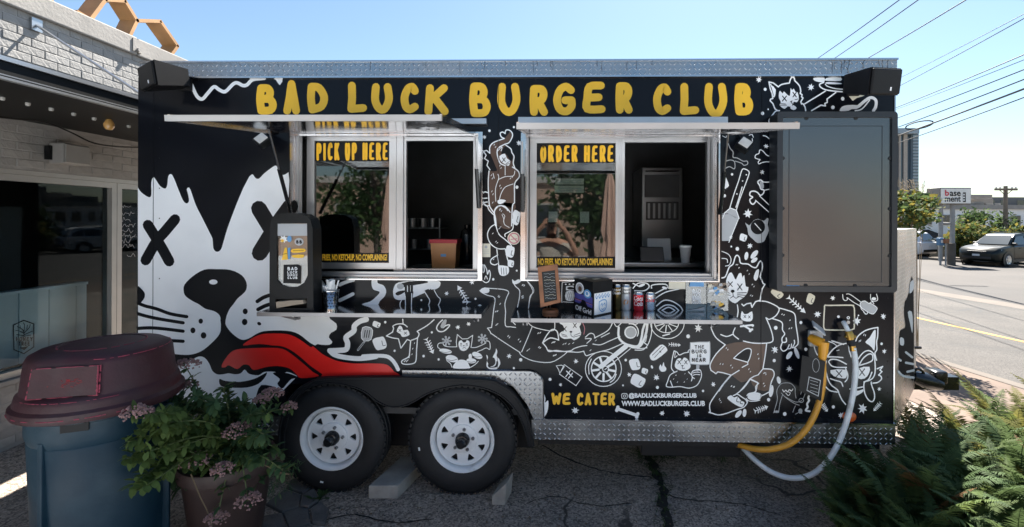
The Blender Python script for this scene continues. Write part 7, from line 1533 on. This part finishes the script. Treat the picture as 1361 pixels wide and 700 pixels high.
# ---- trees and shrubs over there
for px, py0, Y, w_, mats, lab, sd in ((1311, 283, 30.5, 1.7, ('lf_dark', 'lf_mid'), 'broad dark green tree before the white building', 11), (1304, 297, 26.5, 1.15, ('lf_yel', 'lf_mid'), 'golden green rounded bush behind the dark green car', 12), (1353, 298, 27.5, .75, ('lf_yel', 'lf_mid'), 'small golden bush beside the utility pole', 13), (1284, 306, 26.0, .5, ('lf_yel', 'lf_mid'), 'little golden bush left of the golden green bush', 14)):
    q = P(px, py0, Y); tree(q.x, Y, -.5, q.z+.5, (w_, 1.4, (q.z+.5)*.47), 3000, mats, lab, .35, 'tree' if sd == 11 else 'bush', .26, None, 'tree' if sd == 11 else 'bush', .12, 20, sd)
# ---- overhead lines
for i, (x0, y0, x1, y1, r_, lab) in enumerate(((1081,80,1193,0,.016,'thin overhead wire, steepest of the set above the trailer corner'),(1103,80,1218,0,.016,'thin overhead wire, second steepest above the trailer corner'),(1146,80,1281,0,.018,'thin overhead wire, third steepest above the trailer corner'),
        (1192,104,1361,17,.010,'fine faint wire, upper of the faint close pair'),(1190,115.6,1361,23,.013,'fine wire, lower of the faint close pair'),(1195,140,1361,71,.016,'overhead wire just below the faint pair'),(1196,142,1361,78,.010,'faint wire directly under another wire beside the trailer roof'),
        (1195,154.5,1361,91,.016,'overhead wire in the middle of the lower bundle'),(1195,167,1361,104,.018,'overhead wire above the thick cable'),(1190,180,1361,116.6,.028,'thick black overhead cable with a coiled loop'),(1195,188,1361,128,.016,'lowest overhead wire beside the screen'))):
    d0, d1 = 26.0, 11.0; k = 1.25
    A = CAM+ray(x0-(x1-x0)*.25, y0-(y1-y0)*.25)*d0; B = CAM+ray(x1+(x1-x0)*.5, y1+(y1-y0)*.5)*d1
    pts = []
    for j in range(13): t = j/12; q = A.lerp(B, t); q.z -= .22*4*t*(1-t)*.25; pts.append(q)
    m = MB(); m.tube(pts, r_, 5); tag(m.build('overhead_wire', 'cartrim'), lab, 'wire', 'overhead wires along the road')
    if r_ == .028:
        c = CAM+ray(1222, 166)*21.5; m = MB(); m.tube([c+Vector((.62*math.cos(t*.4), 0, .16*math.sin(t*.4)+.12*math.cos(t*.4))) for t in range(17)], .03, 5); tag(m.build('cable_coil', 'cartrim'), 'coiled spare loop hanging on the thick overhead cable', 'cable')

# ================================================================== behind the viewpoint, seen only in the reflections
K['terracotta'] = mat('warm_brick', (.30, .205, .155), .85, 0, .15, 1.0)
bb = empty('brick_house', 'long low warm brick building facing the trailer windows', 'building', (0, -20, 0))
m = MB(); m.box(-16, 14, -26, -20, 0, 3.6); m.build('wall', 'terracotta', bb); m = MB(); m.box(-16.2, 14.2, -26.2, -19.8, 3.601, 3.9); m.build('cornice', 'cap', bb)
for k in range(9):
    x = -14+k*3.2; m = MB(); m.box(x, x+1.5, -19.99, -19.94, .9, 2.6); f = m.build('window', 'cap', bb); m = MB(); m.box(x+.08, x+1.42, -19.935, -19.92, .98, 2.52); m.build('pane', 'bwin', f)
tree(1.2, -12, 0, 4.6, (1.7, 1.5, 1.6), 2600, ('lf_dark', 'lf_mid'), 'round dark tree standing before the warm brick building', .4, 'tree', .24, None, 'tree', .14, 18, 21)
tree(-6.5, -14, 0, 5.2, (2.2, 1.8, 1.9), 2600, ('lf_dark', 'lf_mid'), 'wide dark tree at the end of the warm brick building', .4, 'tree', .26, None, 'tree', .16, 18, 22)
c3 = car('cargrey', 'dark grey car parked before the warm brick building'); c3.location = (2.3, -9.5, 0); c3.rotation_euler = (0, 0, R(100))
K['canvas'] = mat('pink_beige_canvas', (.50, .33, .26), .85, 0, .1, 3)
def umbrella(x, y, lab):
    root = empty('patio_umbrella', lab, 'umbrella', (x, y, 0)); m = MB(); vs = []; n_ = 16; pr = [(.02, 2.62), (.07, 2.45), (.11, 2.0), (.14, 1.6), (.10, 1.45), (.16, 1.15), (.20, .95), (.17, .93)]
    for (r_, z) in pr:
        for k in range(n_): a_ = 2*math.pi*k/n_; q = r_*(1.18 if k % 2 else .8); vs.append((x+q*math.cos(a_), y+q*math.sin(a_), z))
    m.add(vs, [(i*n_+k, i*n_+(k+1) % n_, (i+1)*n_+(k+1) % n_, (i+1)*n_+k) for i in range(len(pr)-1) for k in range(n_)], True); m.build('folded_canopy', 'canvas', root)
    m = MB(); m.tube([(x, y, .05), (x, y, 2.7)], .022, 8); m.build('pole', 'poleg', root); m = MB(); m.lathe([(0, 0), (.26, 0), (.26, .05), (.06, .09), (.04, .3), (0, .3)], 20, Matrix.Translation((x, y, 0))); m.build('base', 'concrete', root)
umbrella(.98, -4.9, 'folded pink beige patio umbrella before the grey car'); umbrella(-2.75, -4.7, 'folded pink beige patio umbrella nearer the brick shop')
# the photographer
pe = empty('person', 'person in a pale shirt and cap holding up a phone with both hands', 'person', (-.02, -3.52, 0))
K['skin'] = mat('skin', (.46, .25, .17), .55, 0, .06, 20); K['shirt'] = mat('pale_shirt', (.42, .38, .33), .8, 0, .1, 10); K['jeans'] = mat('dark_jeans', (.03, .04, .06), .85, 0, .2, 20); K['capm'] = mat('black_cap', (.02, .02, .022), .7)
def skinned(name, mt, verts, edges, radii, root_i, parent):
    me = bpy.data.meshes.new(name); me.from_pydata(verts, edges, []); o = bpy.data.objects.new(name, me); link(o, parent); sk_ = o.modifiers.new('skin', 'SKIN'); sk_.use_smooth_shade = True
    for i, r_ in enumerate(radii): me.skin_vertices[0].data[i].radius = r_ if isinstance(r_, tuple) else (r_, r_)
    me.skin_vertices[0].data[root_i].use_root = True; ss_ = o.modifiers.new('sub', 'SUBSURF'); ss_.levels = 2; ss_.render_levels = 2; me.materials.append(K[mt]); return o
x_, y_ = -.02, -3.52
V = [(x_, y_, .95), (x_, y_, 1.12), (x_, y_+.01, 1.32), (x_, y_, 1.46), (x_, y_+.01, 1.54), (x_, y_+.03, 1.62), (x_, y_+.03, 1.72), (x_, y_+.02, 1.79)]; E = [(0,1),(1,2),(2,3),(3,4),(4,5),(5,6),(6,7)]; RR = [(.17, .11), (.16, .10), (.18, .11), (.15, .09), .055, .075, .085, .06]
for s in (-1, 1):
    i = len(V); V += [(x_+s*.20, y_, 1.44), (x_+s*.30, y_+.06, 1.28), (x_+s*.36, y_+.14, 1.30), (x_+s*.20, y_+.26, 1.62), (x_+s*.11, y_+.31, 1.72)]; E += [(3, i), (i, i+1), (i+1, i+2), (i+2, i+3), (i+3, i+4)]; RR += [.07, .052, .048, .035, .032]
    j = len(V); V += [(x_+s*.10, y_, .88), (x_+s*.11, y_+.02, .50), (x_+s*.11, y_-.01, .09), (x_+s*.12, y_+.10, .045), (x_+s*.12, y_+.17, .04)]; E += [(0, j), (j, j+1), (j+1, j+2), (j+2, j+3), (j+3, j+4)]; RR += [.10, .07, .05, .045, .035]
    for f in range(4):
        k = len(V); V += [(x_+s*.095, y_+.325, 1.735+f*.018), (x_+s*.075, y_+.345, 1.745+f*.018), (x_+s*.055, y_+.33, 1.75+f*.018)]; E += [(i+4, k), (k, k+1), (k+1, k+2)]; RR += [.010, .009, .008]
    k = len(V); V += [(x_+s*.085, y_+.30, 1.70), (x_+s*.06, y_+.305, 1.71)]; E += [(i+4, k), (k, k+1)]; RR += [.011, .009]
body = skinned('body', 'skin', V, E, RR, 0, pe)
b_i = [0, 1, 2, 3]; V2 = [V[i] for i in b_i]; E2 = [(0,1),(1,2),(2,3)]; R2 = [(.185, .125), (.175, .115), (.195, .125), (.155, .10)]
for s in (-1, 1): i = len(V2); V2 += [(x_+s*.20, y_, 1.44), (x_+s*.28, y_+.05, 1.32)]; E2 += [(3, i), (i, i+1)]; R2 += [.085, .07]
skinned('shirt', 'shirt', V2, E2, R2, 0, pe)
V3 = [(x_, y_, .94)]; E3 = []; R3 = [(.185, .125)]
for s in (-1, 1): j = len(V3); V3 += [(x_+s*.10, y_, .86), (x_+s*.11, y_+.02, .50), (x_+s*.11, y_-.01, .12)]; E3 += [(0, j), (j, j+1), (j+1, j+2)]; R3 += [.112, .082, .065]
skinned('trousers', 'jeans', V3, E3, R3, 0, pe)
m = MB(); m.lathe([(.105, 1.74), (.108, 1.78), (.09, 1.84), (.05, 1.87), (0, 1.875)], 20, Matrix.Translation((x_, y_+.02, 0))); m.cbox(x_-.07, x_+.07, y_+.09, y_+.20, 1.745, 1.757, .004); m.build('cap', 'capm', pe)
m = MB()
for s in (-1, 1): m.lathe([(0, -.012), (.012, 0), (0, .012)], 8, Matrix.Translation((x_+s*.032, y_+.105, 1.70)))
m.lathe([(0, -.025), (.014, -.015), (.006, .025)], 8, Matrix.Translation((x_, y_+.118, 1.675))); m.build('face_features', 'capm', pe)
ph = empty('phone', 'black phone held up in both hands', 'phone', (x_, y_+.34, 1.74)); m = MB(); m.cbox(x_-.08, x_+.08, y_+.33, y_+.339, 1.735, 1.812, .003); m.build('phone_case', 'blackgloss', ph)
m = MB(); m.lathe([(.008, 0), (.008, .003), (0, .003)], 12, Matrix.Translation((x_+.055, y_+.3392, 1.79)) @ Matrix.Rotation(R(-90), 4, 'X')); m.build('lens', 'carglass', ph)
